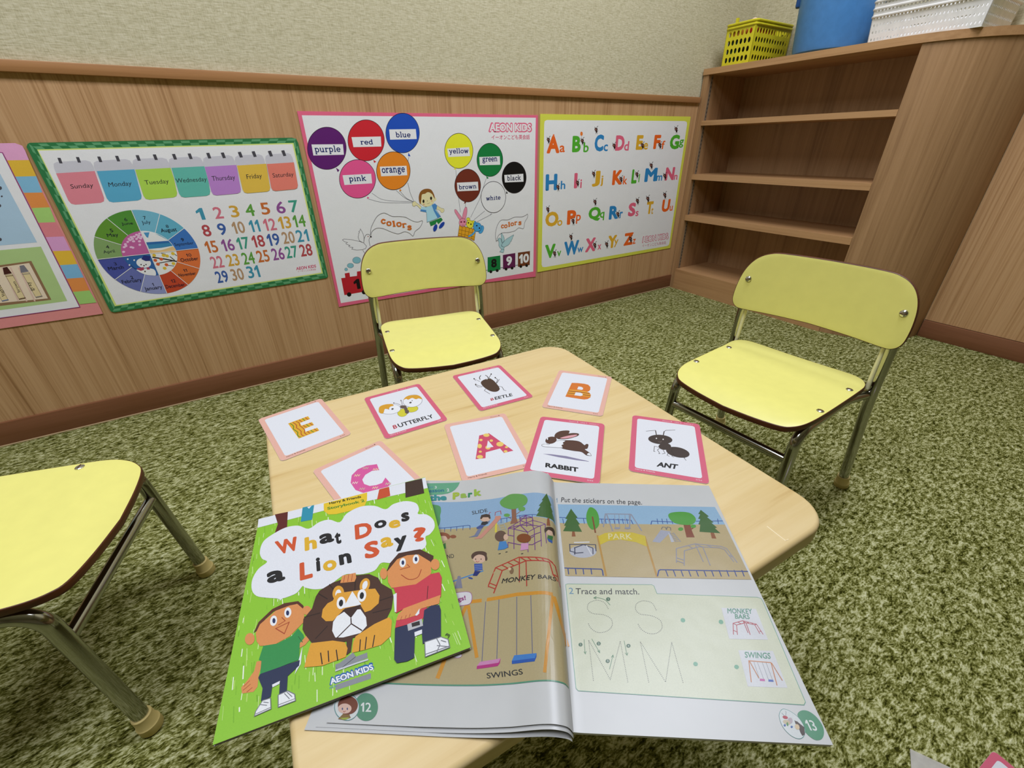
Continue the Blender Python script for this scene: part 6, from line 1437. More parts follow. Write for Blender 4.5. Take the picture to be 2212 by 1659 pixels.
('l','c4e48a',6.4,[870,-454,870,-409],0,0),
('l','7cb628',4.3,[-793,-632,-808,-547],0,0),
('l','74ae24',2.5,[92,595,87,638],0,0),
('l','c4e48a',4.6,[115,73,114,107],0,0),
('l','f4f8ea',3.4,[-635,869,-642,923],0,0),
('l','b4da68',6.3,[-670,-554,-674,-522],0,0),
('l','f4f8ea',3.6,[-453,-530,-465,-421],0,0),
('l','c4e48a',5.2,[-646,-951,-654,-854],0,0),
('l','c4e48a',6.0,[345,161,340,251],0,0),
('l','b4da68',5.7,[-682,380,-687,465],0,0),
('l','c4e48a',2.9,[350,349,343,444],0,0),
('l','c4e48a',8.2,[-71,236,-75,346],0,0),
('l','74ae24',4.3,[320,-511,312,-444],0,0),
('l','74ae24',4.8,[-889,453,-889,530],0,0),
('l','74ae24',3.0,[278,821,274,880],0,0),
('l','f0f6e0',4.9,[-262,-897,-267,-828],0,0),
('l','7cb628',4.6,[-541,765,-545,811],0,0),
('l','b4da68',5.8,[-861,-191,-868,-111],0,0),
('l','d8edb4',6.2,[289,-220,288,-119],0,0),
('l','74ae24',6.3,[-542,-208,-551,-102],0,0),
('l','d8edb4',3.1,[251,847,249,887],0,0),
('l','f4f8ea',8.3,[661,-488,645,-390],0,0),
('l','74ae24',7.6,[-207,211,-220,306],0,0),
('l','f4f8ea',5.0,[682,-434,675,-378],0,0),
('l','f0f6e0',7.9,[-773,-917,-779,-883],0,0),
('l','c4e48a',8.1,[11,-847,1,-779],0,0),
('l','d8edb4',8.2,[73,241,62,333],0,0),
('l','7cb628',3.1,[-60,-850,-78,-751],0,0),
('l','d8edb4',5.8,[276,266,265,330],0,0),
('l','b4da68',4.8,[843,-203,839,-155],0,0),
('l','7cb628',2.9,[239,772,237,832],0,0),
('l','7cb628',8.0,[-346,648,-357,735],0,0),
('l','d8edb4',5.2,[132,-60,130,-4],0,0),
('l','74ae24',6.7,[-171,357,-174,396],0,0),
('l','b4da68',6.4,[408,-850,388,-730],0,0),
('l','f4f8ea',6.7,[391,-543,387,-471],0,0),
('l','c4e48a',5.8,[-704,100,-710,152],0,0),
('l','74ae24',6.3,[99,-643,97,-611],0,0),
('l','d8edb4',2.8,[-20,683,-36,796],0,0),
('l','f4f8ea',3.3,[-377,-12,-383,44],0,0),
('l','b4da68',4.4,[276,451,257,547],0,0),
('l','f0f6e0',5.3,[629,261,628,329],0,0),
('l','f4f8ea',7.3,[739,-12,736,48],0,0),
('l','f4f8ea',5.3,[-607,-71,-608,-41],0,0),
('l','f0f6e0',3.7,[-226,-602,-226,-572],0,0),
('l','f0f6e0',3.1,[846,641,845,692],0,0),
('l','b4da68',6.4,[-147,662,-147,751],0,0),
('l','d8edb4',3.8,[145,424,137,499],0,0),
('l','f4f8ea',6.6,[-724,54,-726,134],0,0),
('l','c4e48a',5.3,[-782,-536,-799,-431],0,0),
('l','f4f8ea',5.3,[-553,-677,-554,-631],0,0),
('l','7cb628',6.2,[-376,-906,-381,-807],0,0),
('l','7cb628',3.7,[597,167,596,261],0,0),
('l','f0f6e0',4.5,[270,-171,271,-96],0,0),
('l','c4e48a',2.7,[-713,-320,-718,-282],0,0),
('l','f4f8ea',8.2,[-788,-681,-800,-573],0,0),
('l','74ae24',3.4,[703,316,698,366],0,0),
('l','f0f6e0',7.7,[822,-509,810,-432],0,0),
('l','f4f8ea',7.4,[326,462,326,571],0,0),
('l','f0f6e0',5.2,[577,735,576,815],0,0),
('l','f4f8ea',2.8,[-551,-403,-554,-350],0,0),
('l','f0f6e0',6.1,[572,874,570,919],0,0),
('l','b4da68',6.7,[-245,-768,-256,-712],0,0),
('l','f4f8ea',7.5,[799,423,790,516],0,0),
('l','c4e48a',8.4,[-310,784,-316,821],0,0),
('l','7cb628',5.2,[397,-319,382,-209],0,0),
('l','74ae24',5.9,[746,155,734,233],0,0),
('l','7cb628',2.9,[852,-1021,839,-948],0,0),
('l','c4e48a',3.0,[66,-617,60,-528],0,0),
('l','c4e48a',4.4,[-311,-708,-313,-646],0,0),
('l','f0f6e0',7.7,[317,-808,303,-732],0,0),
('l','b4da68',5.2,[324,-885,323,-811],0,0),
('l','f0f6e0',5.6,[-622,-501,-635,-430],0,0),
('l','74ae24',4.3,[679,599,664,682],0,0),
('l','d8edb4',7.7,[-720,-367,-741,-252],0,0),
('l','74ae24',4.5,[-256,-847,-257,-788],0,0),
('l','b4da68',7.8,[332,-154,311,-45],0,0),
('l','7cb628',5.5,[-340,-140,-349,-30],0,0),
('l','7cb628',6.9,[616,79,612,149],0,0),
('l','c4e48a',4.3,[774,-807,769,-772],0,0),
('l','74ae24',3.4,[-240,145,-254,228],0,0),
('l','c4e48a',2.9,[-347,75,-351,158],0,0),
('l','c4e48a',5.1,[-746,192,-749,247],0,0),
('l','7cb628',7.6,[-363,327,-361,405],0,0),
('l','74ae24',8.5,[609,177,592,284],0,0),
('l','f4f8ea',4.5,[623,-878,613,-809],0,0),
('l','d8edb4',3.3,[227,-825,221,-759],0,0),
('l','b4da68',8.4,[441,392,431,463],0,0),
('l','b4da68',5.1,[-874,305,-883,363],0,0),
('l','f4f8ea',3.7,[202,-150,192,-95],0,0),
('l','c4e48a',7.9,[-168,320,-174,429],0,0),
('l','b4da68',7.6,[497,-445,493,-384],0,0),
('l','b4da68',2.8,[-869,-664,-872,-631],0,0),
('l','74ae24',2.6,[-492,912,-507,954],0,0),
('l','c4e48a',4.0,[354,455,352,495],0,0),
('l','f4f8ea',4.6,[-775,-836,-779,-716],0,0),
('l','74ae24',3.6,[-290,-237,-303,-137],0,0),
('l','f4f8ea',3.9,[392,-78,388,-47],0,0),
('l','b4da68',4.8,[-793,430,-792,528],0,0),
('l','74ae24',3.4,[130,-493,126,-459],0,0),
('l','7cb628',5.4,[430,784,422,842],0,0),
('l','74ae24',4.6,[601,426,590,509],0,0),
('l','74ae24',3.4,[-414,-625,-421,-520],0,0),
('l','d8edb4',3.0,[-875,108,-885,159],0,0),
('l','f4f8ea',6.9,[-469,-293,-482,-205],0,0),
('l','f0f6e0',7.5,[-523,777,-526,818],0,0),
('l','d8edb4',3.0,[171,-613,162,-543],0,0),
('l','f0f6e0',6.3,[-558,-128,-573,-49],0,0),
('l','c4e48a',5.9,[121,825,97,944],0,0),
('l','74ae24',7.6,[188,249,180,307],0,0),
('l','f0f6e0',3.7,[188,-384,185,-336],0,0),
('l','d8edb4',5.8,[-709,793,-712,825],0,0),
('l','d8edb4',3.0,[-537,371,-538,426],0,0),
('l','b4da68',8.2,[-264,328,-281,414],0,0),
('l','74ae24',5.4,[546,-301,527,-198],0,0),
('l','7cb628',2.9,[-625,272,-634,367],0,0),
('l','f4f8ea',6.5,[871,-263,858,-179],0,0),
('l','7cb628',6.6,[-301,306,-305,369],0,0),
('l','b4da68',5.9,[-601,-292,-603,-188],0,0),
('l','74ae24',5.5,[509,258,510,314],0,0),
('l','74ae24',5.2,[42,382,33,481],0,0),
('l','b4da68',3.0,[118,917,116,954],0,0),
('l','f4f8ea',6.6,[494,242,492,320],0,0),
('l','c4e48a',7.3,[-867,334,-882,425],0,0),
('l','c4e48a',7.0,[585,-926,585,-857],0,0),
('l','f0f6e0',7.0,[-297,476,-301,554],0,0),
('l','f4f8ea',6.4,[-286,-609,-290,-564],0,0),
('l','74ae24',8.4,[110,-956,95,-840],0,0),
('l','b4da68',7.4,[-528,36,-528,89],0,0),
('l','74ae24',3.9,[-461,273,-461,354],0,0),
('l','f4f8ea',3.4,[-153,-624,-162,-555],0,0),
('l','b4da68',8.5,[-330,474,-345,588],0,0),
('l','f0f6e0',4.1,[-705,57,-710,110],0,0),
('l','f4f8ea',3.4,[-634,507,-639,547],0,0),
('l','74ae24',7.9,[767,-614,757,-555],0,0),
('l','f0f6e0',4.8,[-135,-1048,-134,-995],0,0),
('l','b4da68',8.0,[-735,-863,-739,-804],0,0),
('l','d8edb4',4.2,[727,-757,718,-638],0,0),
('l','f0f6e0',8.2,[-112,861,-115,892],0,0),
('l','74ae24',3.2,[-44,-442,-59,-342],0,0),
('l','b4da68',6.5,[148,221,139,297],0,0),
('l','c4e48a',2.6,[307,-18,296,45],0,0),
('l','7cb628',3.9,[210,-232,198,-116],0,0),
('l','74ae24',4.0,[-332,-74,-333,-25],0,0),
('l','f0f6e0',5.1,[-417,168,-426,285],0,0),
('l','b4da68',5.1,[306,-123,300,-89],0,0),
('l','c4e48a',7.2,[600,126,593,175],0,0),
('l','f0f6e0',5.5,[-126,-611,-125,-496],0,0),
('l','74ae24',3.2,[506,-788,505,-672],0,0),
('l','d8edb4',7.5,[-56,-911,-60,-839],0,0),
('l','f0f6e0',4.7,[775,391,769,428],0,0),
('l','f4f8ea',3.5,[-345,-22,-356,75],0,0),
('l','74ae24',7.5,[-490,-28,-499,36],0,0),
('l','d8edb4',7.8,[-499,-695,-499,-601],0,0),
('l','7cb628',7.8,[-722,-664,-725,-567],0,0),
('l','74ae24',3.2,[306,-828,292,-708],0,0),
('l','74ae24',4.5,[-826,839,-840,954],0,0),
('l','c4e48a',7.0,[604,-436,595,-377],0,0),
('l','c4e48a',4.3,[-306,-881,-305,-806],0,0),
('l','74ae24',3.7,[191,-54,188,20],0,0),
('l','7cb628',2.7,[-190,902,-193,954],0,0),
('l','7cb628',2.6,[534,135,532,175],0,0),
('l','c4e48a',7.7,[334,-400,324,-347],0,0),
('l','c4e48a',6.7,[106,820,106,912],0,0),
('l','f0f6e0',4.4,[-500,912,-504,954],0,0),
('l','7cb628',7.5,[354,-649,343,-584],0,0),
('l','d8edb4',4.4,[-379,175,-392,271],0,0),
('l','f4f8ea',6.4,[-830,-488,-834,-422],0,0),
('l','7cb628',4.9,[-424,-903,-427,-863],0,0),
('l','74ae24',2.7,[261,-842,251,-779],0,0),
('l','f4f8ea',8.2,[181,-415,168,-326],0,0),
('l','7cb628',6.8,[47,434,42,514],0,0),
('l','f0f6e0',7.4,[-6,744,-11,780],0,0),
('l','f4f8ea',3.0,[442,465,431,529],0,0),
('l','c4e48a',6.0,[729,-179,727,-142],0,0),
('l','f0f6e0',7.9,[517,116,500,234],0,0),
('l','74ae24',6.1,[7,-67,0,-27],0,0),
('l','f0f6e0',7.7,[730,147,726,222],0,0),
('l','74ae24',3.5,[233,-788,232,-755],0,0),
('l','f4f8ea',3.9,[-251,311,-260,400],0,0),
('l','c4e48a',7.8,[569,-108,570,7],0,0),
('l','b4da68',6.5,[-844,12,-845,120],0,0),
('l','f0f6e0',5.0,[390,-166,385,-123],0,0),
('l','c4e48a',2.9,[-749,-511,-756,-474],0,0),
('l','74ae24',5.1,[622,-764,623,-716],0,0),
('l','b4da68',3.0,[599,-294,585,-210],0,0),
('l','74ae24',7.9,[289,885,278,943],0,0),
('l','7cb628',6.1,[166,-617,166,-532],0,0),
('l','f0f6e0',4.7,[-870,-177,-871,-129],0,0),
('l','f0f6e0',7.7,[-432,-73,-435,-36],0,0),
('l','c4e48a',6.3,[-581,549,-582,583],0,0),
('l','f4f8ea',7.9,[114,582,107,621],0,0),
('l','c4e48a',6.7,[621,14,616,65],0,0),
('l','74ae24',4.4,[-221,-828,-225,-729],0,0),
('l','b4da68',8.4,[-497,872,-502,953],0,0),
('l','74ae24',6.3,[853,-703,851,-655],0,0),
('l','c4e48a',3.8,[-863,691,-874,805],0,0),
('l','f4f8ea',4.1,[81,-204,62,-93],0,0),
('l','d8edb4',6.4,[-280,-843,-279,-784],0,0),
('l','f0f6e0',3.5,[73,259,71,322],0,0),
('l','7cb628',5.8,[-446,-388,-449,-343],0,0),
('l','c4e48a',3.2,[884,536,883,654],0,0),
('l','74ae24',8.2,[-668,414,-679,476],0,0),
('l','b4da68',5.3,[766,-602,755,-488],0,0),
('l','b4da68',6.7,[73,-540,61,-441],0,0),
('l','d8edb4',3.2,[-127,-992,-133,-938],0,0),
('l','d8edb4',6.6,[688,362,681,458],0,0),
('l','74ae24',6.7,[332,144,329,264],0,0),
('l','f4f8ea',6.5,[-199,476,-200,513],0,0),
('l','f4f8ea',2.8,[-21,822,-18,942],0,0),
('l','d8edb4',3.7,[-761,-380,-769,-275],0,0),
('l','c4e48a',3.7,[829,487,829,540],0,0),
('l','f0f6e0',6.1,[-594,178,-594,220],0,0),
('l','c4e48a',4.8,[-427,97,-434,202],0,0),
('l','f0f6e0',8.0,[-192,760,-194,829],0,0),
('l','7cb628',4.0,[-661,881,-662,944],0,0),
('l','7cb628',3.3,[-219,-141,-219,-74],0,0),
('l','f4f8ea',2.9,[345,-896,342,-836],0,0),
('l','74ae24',3.2,[279,670,271,781],0,0),
('l','7cb628',3.7,[681,-467,679,-434],0,0),
('l','b4da68',8.0,[-102,608,-113,696],0,0),
('l','f4f8ea',6.3,[-105,-1035,-112,-991],0,0),
('l','f0f6e0',4.1,[674,-313,668,-234],0,0),
('l','b4da68',4.1,[229,-692,224,-580],0,0),
('l','7cb628',2.7,[-16,-157,-24,-105],0,0),
('l','f4f8ea',4.3,[-637,415,-647,478],0,0),
('l','7cb628',6.2,[778,636,771,753],0,0),
('l','f4f8ea',3.4,[488,-1031,475,-944],0,0),
('l','c4e48a',5.7,[-734,916,-741,954],0,0),
('l','b4da68',6.3,[522,-621,522,-515],0,0),
('l','d8edb4',6.8,[760,-61,754,-24],0,0),
('l','74ae24',7.7,[776,-760,774,-720],0,0),
('l','74ae24',5.1,[-489,799,-494,906],0,0),
('l','74ae24',2.5,[-16,-268,-26,-196],0,0),
('l','d8edb4',4.6,[890,506,890,539],0,0),
('l','74ae24',3.8,[693,815,691,852],0,0),
('l','74ae24',4.0,[-741,50,-742,134],0,0),
('l','7cb628',7.6,[529,-275,528,-229],0,0),
('l','d8edb4',6.3,[747,-655,733,-577],0,0),
('l','f0f6e0',6.7,[-122,615,-128,658],0,0),
('l','f0f6e0',2.8,[-418,305,-428,390],0,0),
('l','b4da68',2.6,[-652,273,-653,355],0,0),
('l','f4f8ea',3.9,[-334,-777,-348,-659],0,0),
('l','74ae24',8.4,[681,638,674,690],0,0),
('l','f0f6e0',6.1,[48,249,46,340],0,0),
('l','d8edb4',7.4,[-355,766,-361,882],0,0),
('l','f4f8ea',7.0,[155,-753,140,-651],0,0),
('l','d8edb4',4.8,[361,442,351,503],0,0),
('l','c4e48a',7.7,[662,-716,661,-601],0,0),
('l','f0f6e0',5.1,[-585,-847,-589,-815],0,0),
('l','c4e48a',7.4,[65,-498,56,-415],0,0),
('l','f4f8ea',5.5,[-396,690,-401,735],0,0),
('l','b4da68',4.1,[443,440,443,483],0,0),
('l','f0f6e0',8.1,[484,462,483,542],0,0),
('l','b4da68',7.8,[-780,642,-787,689],0,0),
('l','b4da68',4.0,[885,-566,880,-519],0,0),
('l','7cb628',8.2,[253,131,251,213],0,0),
('l','f4f8ea',3.3,[-668,-606,-676,-498],0,0),
('p','e6e8ee',[-919,1085,914,1065,909,872,477,899,190,921,-255,949,-909,952],0),
('p','5e201e',[-755,1093,-621,1081,-608,825,-724,804,-708,929],0),
('p','2b92ac',[-469,1090,-347,1083,-359,855,-474,869],0),
('p','e6e8ee',[-420,1078,-372,1082,-400,1042],0),
('p','c9502f',[370,1064,484,1065,482,904,332,899],0),
('p','402c24',[673,1068,874,1062,857,801,643,809],0),
('p','e9c62e',[-245,1066,233,1064,225,941,196,858,111,831,-109,841,-190,868,-240,943],0),
('t','Harry & Friends','2a3414',[-181,1012,167,988,-189,1066],0.03),
('t','Storybook 2','4d8a2c',[-200,930,201,905,-208,989],0.03),
('p','e6e8ee',[-607,-117,-593,-52,-702,5,-795,60,-847,147,-860,267,-823,374,-754,431,-808,495,-840,596,-822,727,-732,799,-618,842,-496,819,-388,731,-286,787,-180,784,-73,703,0,806,149,857,297,812,411,711,501,759,636,754,742,677,760,572,738,507,822,466,879,364,873,252,809,180,761,163,752,61,692,17,558,37,447,26,400,-30,305,7,235,-59,108,-53,-16,-1,-109,-34,-185,-81,-290,-65,-381,-11,-405,14,-453,-42,-539,-55,-579,-57],1),
('t','W','d2562e',[-661,481,-452,473,-713,677],0.045),
('t','h','e0b02c',[-409,431,-293,424,-423,617],0.045),
('t','a','1c1c20',[-268,460,-127,451,-282,600],0.045),
('t','t','1c1c20',[-117,401,-57,400,-129,562],0.045),
('t','D','d2562e',[77,390,249,381,75,601],0.045),
('t','o','1c1c20',[275,459,403,451,274,573],0.045),
('t','e','e0b02c',[420,402,539,394,421,520],0.045),
('t','s','1c1c20',[556,451,643,447,561,586],0.045),
('t','a','1c1c20',[-719,158,-561,143,-745,301],0.045),
('t','L','d2562e',[-432,83,-318,78,-450,297],0.045),
('t','i','1c1c20',[-288,133,-250,130,-302,303],0.045),
('t','o','e0b02c',[-225,100,-100,90,-237,231],0.045),
('t','n','1c1c20',[-77,122,36,116,-89,257],0.045),
('t','S','d2562e',[158,102,300,96,157,316],0.045),
('t','a','e0b02c',[318,182,439,170,319,316],0.045),
('t','y','1c1c20',[452,83,580,82,451,263],0.045),
('t','?','d2562e',[646,131,776,119,653,322],0.045),
('p','5a2c1e',[-767,-310,-742,-221,-644,-132,-548,-110,-432,-133,-388,-193,-368,-252,-445,-153,-485,-181,-627,-161,-690,-212,-739,-298],0),
('p','dc9154',[-750,-378,-754,-397,-765,-408,-781,-409,-798,-399,-813,-381,-824,-357,-828,-333,-824,-313,-814,-301,-798,-300,-780,-310,-765,-329,-754,-353],1),
('p','dc9154',[-316,-272,-319,-290,-328,-301,-343,-304,-359,-298,-375,-284,-386,-264,-391,-243,-388,-225,-379,-213,-364,-210,-347,-216,-332,-231,-321,-251],1),
('p','dc9154',[-749,-317,-726,-247,-613,-161,-502,-152,-437,-161,-391,-223,-371,-301,-375,-365,-477,-452,-592,-483,-699,-450,-731,-400],0),
('p','eceef0',[-591,-272,-595,-291,-603,-302,-615,-305,-628,-297,-639,-282,-646,-261,-648,-239,-644,-219,-636,-207,-624,-205,-611,-212,-600,-228,-593,-250],1),
('p','1c2a5a',[-604,-261,-604,-272,-606,-279,-611,-282,-617,-280,-622,-273,-627,-263,-629,-251,-629,-241,-627,-233,-622,-230,-616,-232,-611,-239,-606,-250],1),
('p','eceef0',[-481,-236,-486,-255,-495,-267,-507,-270,-520,-262,-530,-246,-537,-225,-539,-202,-535,-183,-526,-170,-514,-167,-501,-175,-490,-192,-483,-213],1),
('p','1c2a5a',[-498,-227,-499,-238,-502,-246,-506,-249,-512,-246,-518,-239,-522,-229,-524,-217,-524,-206,-521,-199,-516,-195,-511,-198,-505,-205,-501,-215],1),
('l','a8482a',7.5,[-594,-337,-491,-318,-520,-412],1,0),
('l','a8482a',6.1,[-556,-247,-525,-292,-577,-312],0,0),
('p','dc9154',[-392,-537,-335,-491,-334,-421,-318,-419,-297,-419,-250,-381,-204,-447,-213,-475,-274,-499,-350,-575,-391,-586],0),
('p','dc9154',[-707,-575,-656,-585,-677,-688,-673,-780,-696,-808,-776,-790,-790,-741,-750,-699,-715,-647],0),
('l','a8482a',4.5,[-271,-389,-287,-423],0,0),
('l','a8482a',4.5,[-242,-413,-265,-443],0,0),
('l','a8482a',4.4,[-218,-442,-247,-465],0,0),
('l','a8482a',4.0,[-773,-742,-736,-711],0,0),
('l','a8482a',4.0,[-774,-769,-726,-741],0,0),
('l','a8482a',4.0,[-745,-792,-709,-772],0,0),
('p','30904a',[-674,-459,-566,-481,-463,-457,-414,-406,-369,-478,-360,-512,-391,-545,-389,-682,-666,-694,-671,-585,-692,-567],0),
('l','22703a',5.8,[-409,-478,-371,-545],0,0),
('p','e6e8ee',[-413,-788,-369,-583,-373,-723],0),
('p','202c4e',[-667,-689,-382,-688,-385,-732,-462,-782,-459,-892,-511,-903,-515,-801,-566,-807,-568,-893,-634,-898,-634,-807,-676,-714],0),
('p','e6e8ee',[-569,-806,-515,-798,-517,-820,-564,-828],0),
('p','eceef0',[-517,-900,-452,-895,-402,-938,-393,-986,-508,-987],0),
('l','7a7c82',6.3,[-517,-900,-452,-895,-402,-938,-393,-986,-508,-987],1,0),
('p','eceef0',[-622,-899,-569,-902,-557,-980,-663,-988,-660,-959],0),
('l','7a7c82',6.1,[-622,-899,-569,-902,-557,-980,-663,-988,-660,-959],1,0),
('l','7a7c82',5.0,[-475,-904,-435,-958],0,0),
('l','7a7c82',5.0,[-458,-901,-418,-950],0,0),
('l','7a7c82',4.9,[-510,-972,-399,-971],0,0),
('l','7a7c82',5.0,[-636,-921,-587,-945],0,0),
('l','7a7c82',5.0,[-615,-912,-578,-931],0,0),
('l','7a7c82',4.9,[-657,-977,-562,-969],0,0),
('p','4a2d20',[-378,-428,-377,-332,-311,-257,-284,-144,-252,-93,-140,-51,30,-39,186,-80,263,-153,285,-225,369,-323,376,-399,349,-511,280,-617,163,-666,19,-657,2,-768,-31,-783,-29,-668,-243,-621,-297,-581,-355,-483],0),
('l','2c1812',9.5,[-258,-127,-183,-210],0,0),
('l','2c1812',9.2,[-370,-318,-238,-327],0,0),
('l','2c1812',8.9,[-272,-553,-179,-473],0,0),
('l','2c1812',9.3,[364,-395,255,-397],0,0),
('l','2c1812',9.1,[335,-506,189,-492],0,0),
('l','2c1812',9.6,[61,-61,52,-210],0,0),
('l','2c1812',9.7,[-170,-58,-132,-130],0,0),
('p','dfa032',[-306,-577,-136,-620,-42,-671,-22,-730,-38,-795,-212,-798,-346,-760,-333,-689],0),
('p','dfa032',[43,-651,196,-600,320,-583,340,-624,316,-755,236,-799,101,-791,9,-779,22,-695],0),
('p','dfa032',[-43,-213,-52,-243,-69,-261,-90,-265,-111,-253,-128,-228,-139,-194,-140,-159,-131,-128,-114,-108,-93,-104,-71,-117,-53,-143,-43,-177],1),
('p','eceef0',[-66,-207,-71,-225,-80,-237,-91,-240,-102,-233,-111,-219,-116,-200,-116,-179,-111,-161,-103,-149,-91,-146,-80,-152,-71,-167,-66,-186],1),
('p','dfa032',[179,-221,164,-246,144,-258,124,-258,107,-243,97,-218,95,-186,101,-155,116,-130,136,-116,157,-117,174,-132,185,-158,186,-190],1),
('p','eceef0',[161,-205,152,-221,142,-230,131,-231,122,-224,118,-210,118,-191,122,-172,131,-156,142,-147,153,-146,162,-153,166,-168,166,-186],1),
('p','dfa032',[-229,-372,-221,-300,-182,-255,-138,-245,-102,-182,25,-209,130,-231,228,-260,260,-345,246,-420,177,-462,126,-462,93,-378,-37,-362,-137,-444,-193,-425],0),
('p','eceef0',[30,-211,102,-378,-52,-353],0),
('p','eceef0',[-102,-413,-23,-385,92,-420,133,-512,136,-593,82,-638,-55,-625,-116,-602,-141,-534,-134,-454],0),
('p','382018',[-58,-371,100,-374,11,-473],0),
('l','382018',8.9,[11,-473,12,-527,-102,-610],0,0),
('l','382018',8.8,[12,-527,96,-622],0,0),
('p','f2f2f2',[-32,-315,-40,-338,-52,-353,-68,-356,-84,-348,-97,-329,-104,-303,-104,-275,-98,-251,-85,-235,-69,-232,-52,-241,-40,-261,-32,-287],1),
('p','14181e',[-51,-306,-55,-320,-61,-328,-69,-331,-76,-326,-82,-316,-86,-302,-86,-287,-82,-274,-76,-265,-68,-262,-60,-266,-54,-277,-51,-291],1),
('p','f2f2f2',[146,-307,137,-331,124,-346,107,-350,92,-341,79,-321,73,-295,73,-267,81,-242,95,-227,112,-223,128,-232,141,-252,147,-279],1),
('p','14181e',[127,-299,123,-312,116,-321,108,-324,100,-319,94,-309,91,-295,92,-279,96,-266,103,-256,111,-254,119,-258,125,-269,128,-283],1),
('l','2c1c14',8.2,[-228,-687,-213,-787],0,0),
('l','2c1c14',8.3,[-171,-692,-164,-786],0,0),
('l','2c1c14',8.3,[-109,-708,-98,-800],0,0),
('l','2c1c14',8.4,[79,-692,68,-787],0,0),
('l','2c1c14',8.4,[127,-688,111,-789],0,0),
('l','2c1c14',8.5,[192,-697,169,-792],0,0),
('p','dc9154',[-74,-82,-55,-6,65,-19,69,-78,53,-116],0),
('l','a8482a',4.9,[-32,-15,-45,-84],0,0),
('l','a8482a',4.9,[3,-16,-8,-94],0,0),
('l','a8482a',4.9,[37,-22,25,-100],0,0),
('p','4a2a20',[343,-111,383,-30,476,58,627,38,685,27,795,-100,782,-152,760,-165,677,-75,536,-5,452,-8,368,-100],0),
('p','dc9154',[348,-139,342,-164,331,-182,317,-188,303,-183,291,-166,284,-142,283,-114,289,-88,300,-70,314,-63,328,-68,340,-86,347,-111],1),
('p','dc9154',[831,-220,822,-245,807,-261,788,-267,771,-260,757,-242,749,-216,750,-188,759,-163,775,-145,793,-139,812,-147,826,-165,833,-191],1),
('p','dc9154',[350,-114,395,-70,455,-10,553,1,659,-29,756,-159,742,-276,723,-309,584,-351,370,-309,346,-240],0),
('p','eceef0',[528,-86,520,-106,508,-119,494,-122,482,-115,474,-99,470,-77,473,-54,481,-33,493,-19,507,-16,519,-23,528,-40,531,-62],1),
('p','1c2a5a',[515,-75,512,-86,507,-94,502,-97,496,-94,492,-87,489,-77,490,-65,492,-55,497,-47,503,-44,508,-46,513,-53,515,-63],1),
('p','eceef0',[654,-93,645,-113,632,-126,619,-130,607,-123,598,-106,596,-84,599,-61,608,-40,620,-26,634,-22,647,-30,655,-46,657,-69],1),
('p','1c2a5a',[641,-82,638,-93,633,-101,627,-104,621,-101,617,-94,615,-84,615,-72,618,-61,623,-54,629,-51,635,-53,639,-60,641,-70],1),
('l','a8482a',8.2,[470,-200,532,-277,611,-284,659,-210],0,1),
('l','a8482a',6.7,[466,-139,558,-144,539,-105],0,0),
('p','c93a4c',[386,-311,584,-351,736,-294,811,-303,823,-367,776,-557,597,-569,448,-553,380,-570,399,-372],0),
('l','5a1820',6.2,[686,-409,656,-534],0,0),
('p','c93a4c',[377,-630,540,-643,595,-597,644,-613,589,-703,472,-706,358,-697],0),
('p','dc9154',[372,-636,397,-588,449,-549,601,-543,775,-539,748,-617,594,-605,538,-651,450,-650],0),
('l','a8482a',4.5,[426,-616,410,-643],0,0),
('l','a8482a',4.5,[462,-618,448,-646],0,0),
('l','a8482a',4.5,[496,-621,480,-648],0,0),
('p','e6e8ee',[378,-382,409,-376,385,-559,371,-556],0),
('p','e6e8ee',[532,-648,579,-600,569,-646,545,-657],0),
('p','1f2b4e',[357,-702,464,-708,464,-766,579,-763,614,-630,681,-610,746,-628,750,-682,704,-911,554,-913,562,-826,506,-816,472,-996,417,-1003,339,-988,323,-953],0),
('p','e6e8ee',[505,-794,568,-793,563,-828,503,-830],0),
('p','b9babd',[458,-704,582,-700,582,-764,458,-764],0),
('p','2a2626',[493,-708,561,-712,558,-749,493,-743],0),
('p','eceef0',[572,-905,704,-911,754,-952,753,-1018,557,-1021],0),
('l','7a7c82',7.0,[572,-905,704,-911,754,-952,753,-1018,557,-1021],1,0),
('l','7a7c82',6.9,[668,-912,684,-970,650,-1015],0,0),
('l','7a7c82',6.8,[659,-968,749,-1012],0,0),
('l','7a7c82',7.0,[698,-939,735,-967],0,0),
('l','7a7c82',6.8,[560,-1003,753,-1008],0,0),
('l','8a8e94',44.1,[-116,-845,125,-840],0,0),
('l','8a8e94',44.6,[-103,-859,28,-799],0,0),
('l','8a8e94',42.1,[-116,-950,126,-937],0,0),
('l','8a8e94',40.7,[-116,-997,141,-1008],0,0),
('l','c8ccd2',13.5,[-116,-874,45,-875,130,-879],0,0),
('t','AEON KIDS','1f62a8',[-156,-970,172,-970,-168,-907],0.1),
('t','AEON KIDS','eef0f4',[-149,-965,165,-969,-159,-918],0.035),
('t','AEON','3a8ac0',[-158,-992,-107,-994,-161,-977],0),
('l','3a4a28',5.7,[752,-907,768,-928,755,-941],0,0),
('l','3a4a28',5.7,[740,-910,756,-901,777,-924],0,0),
]
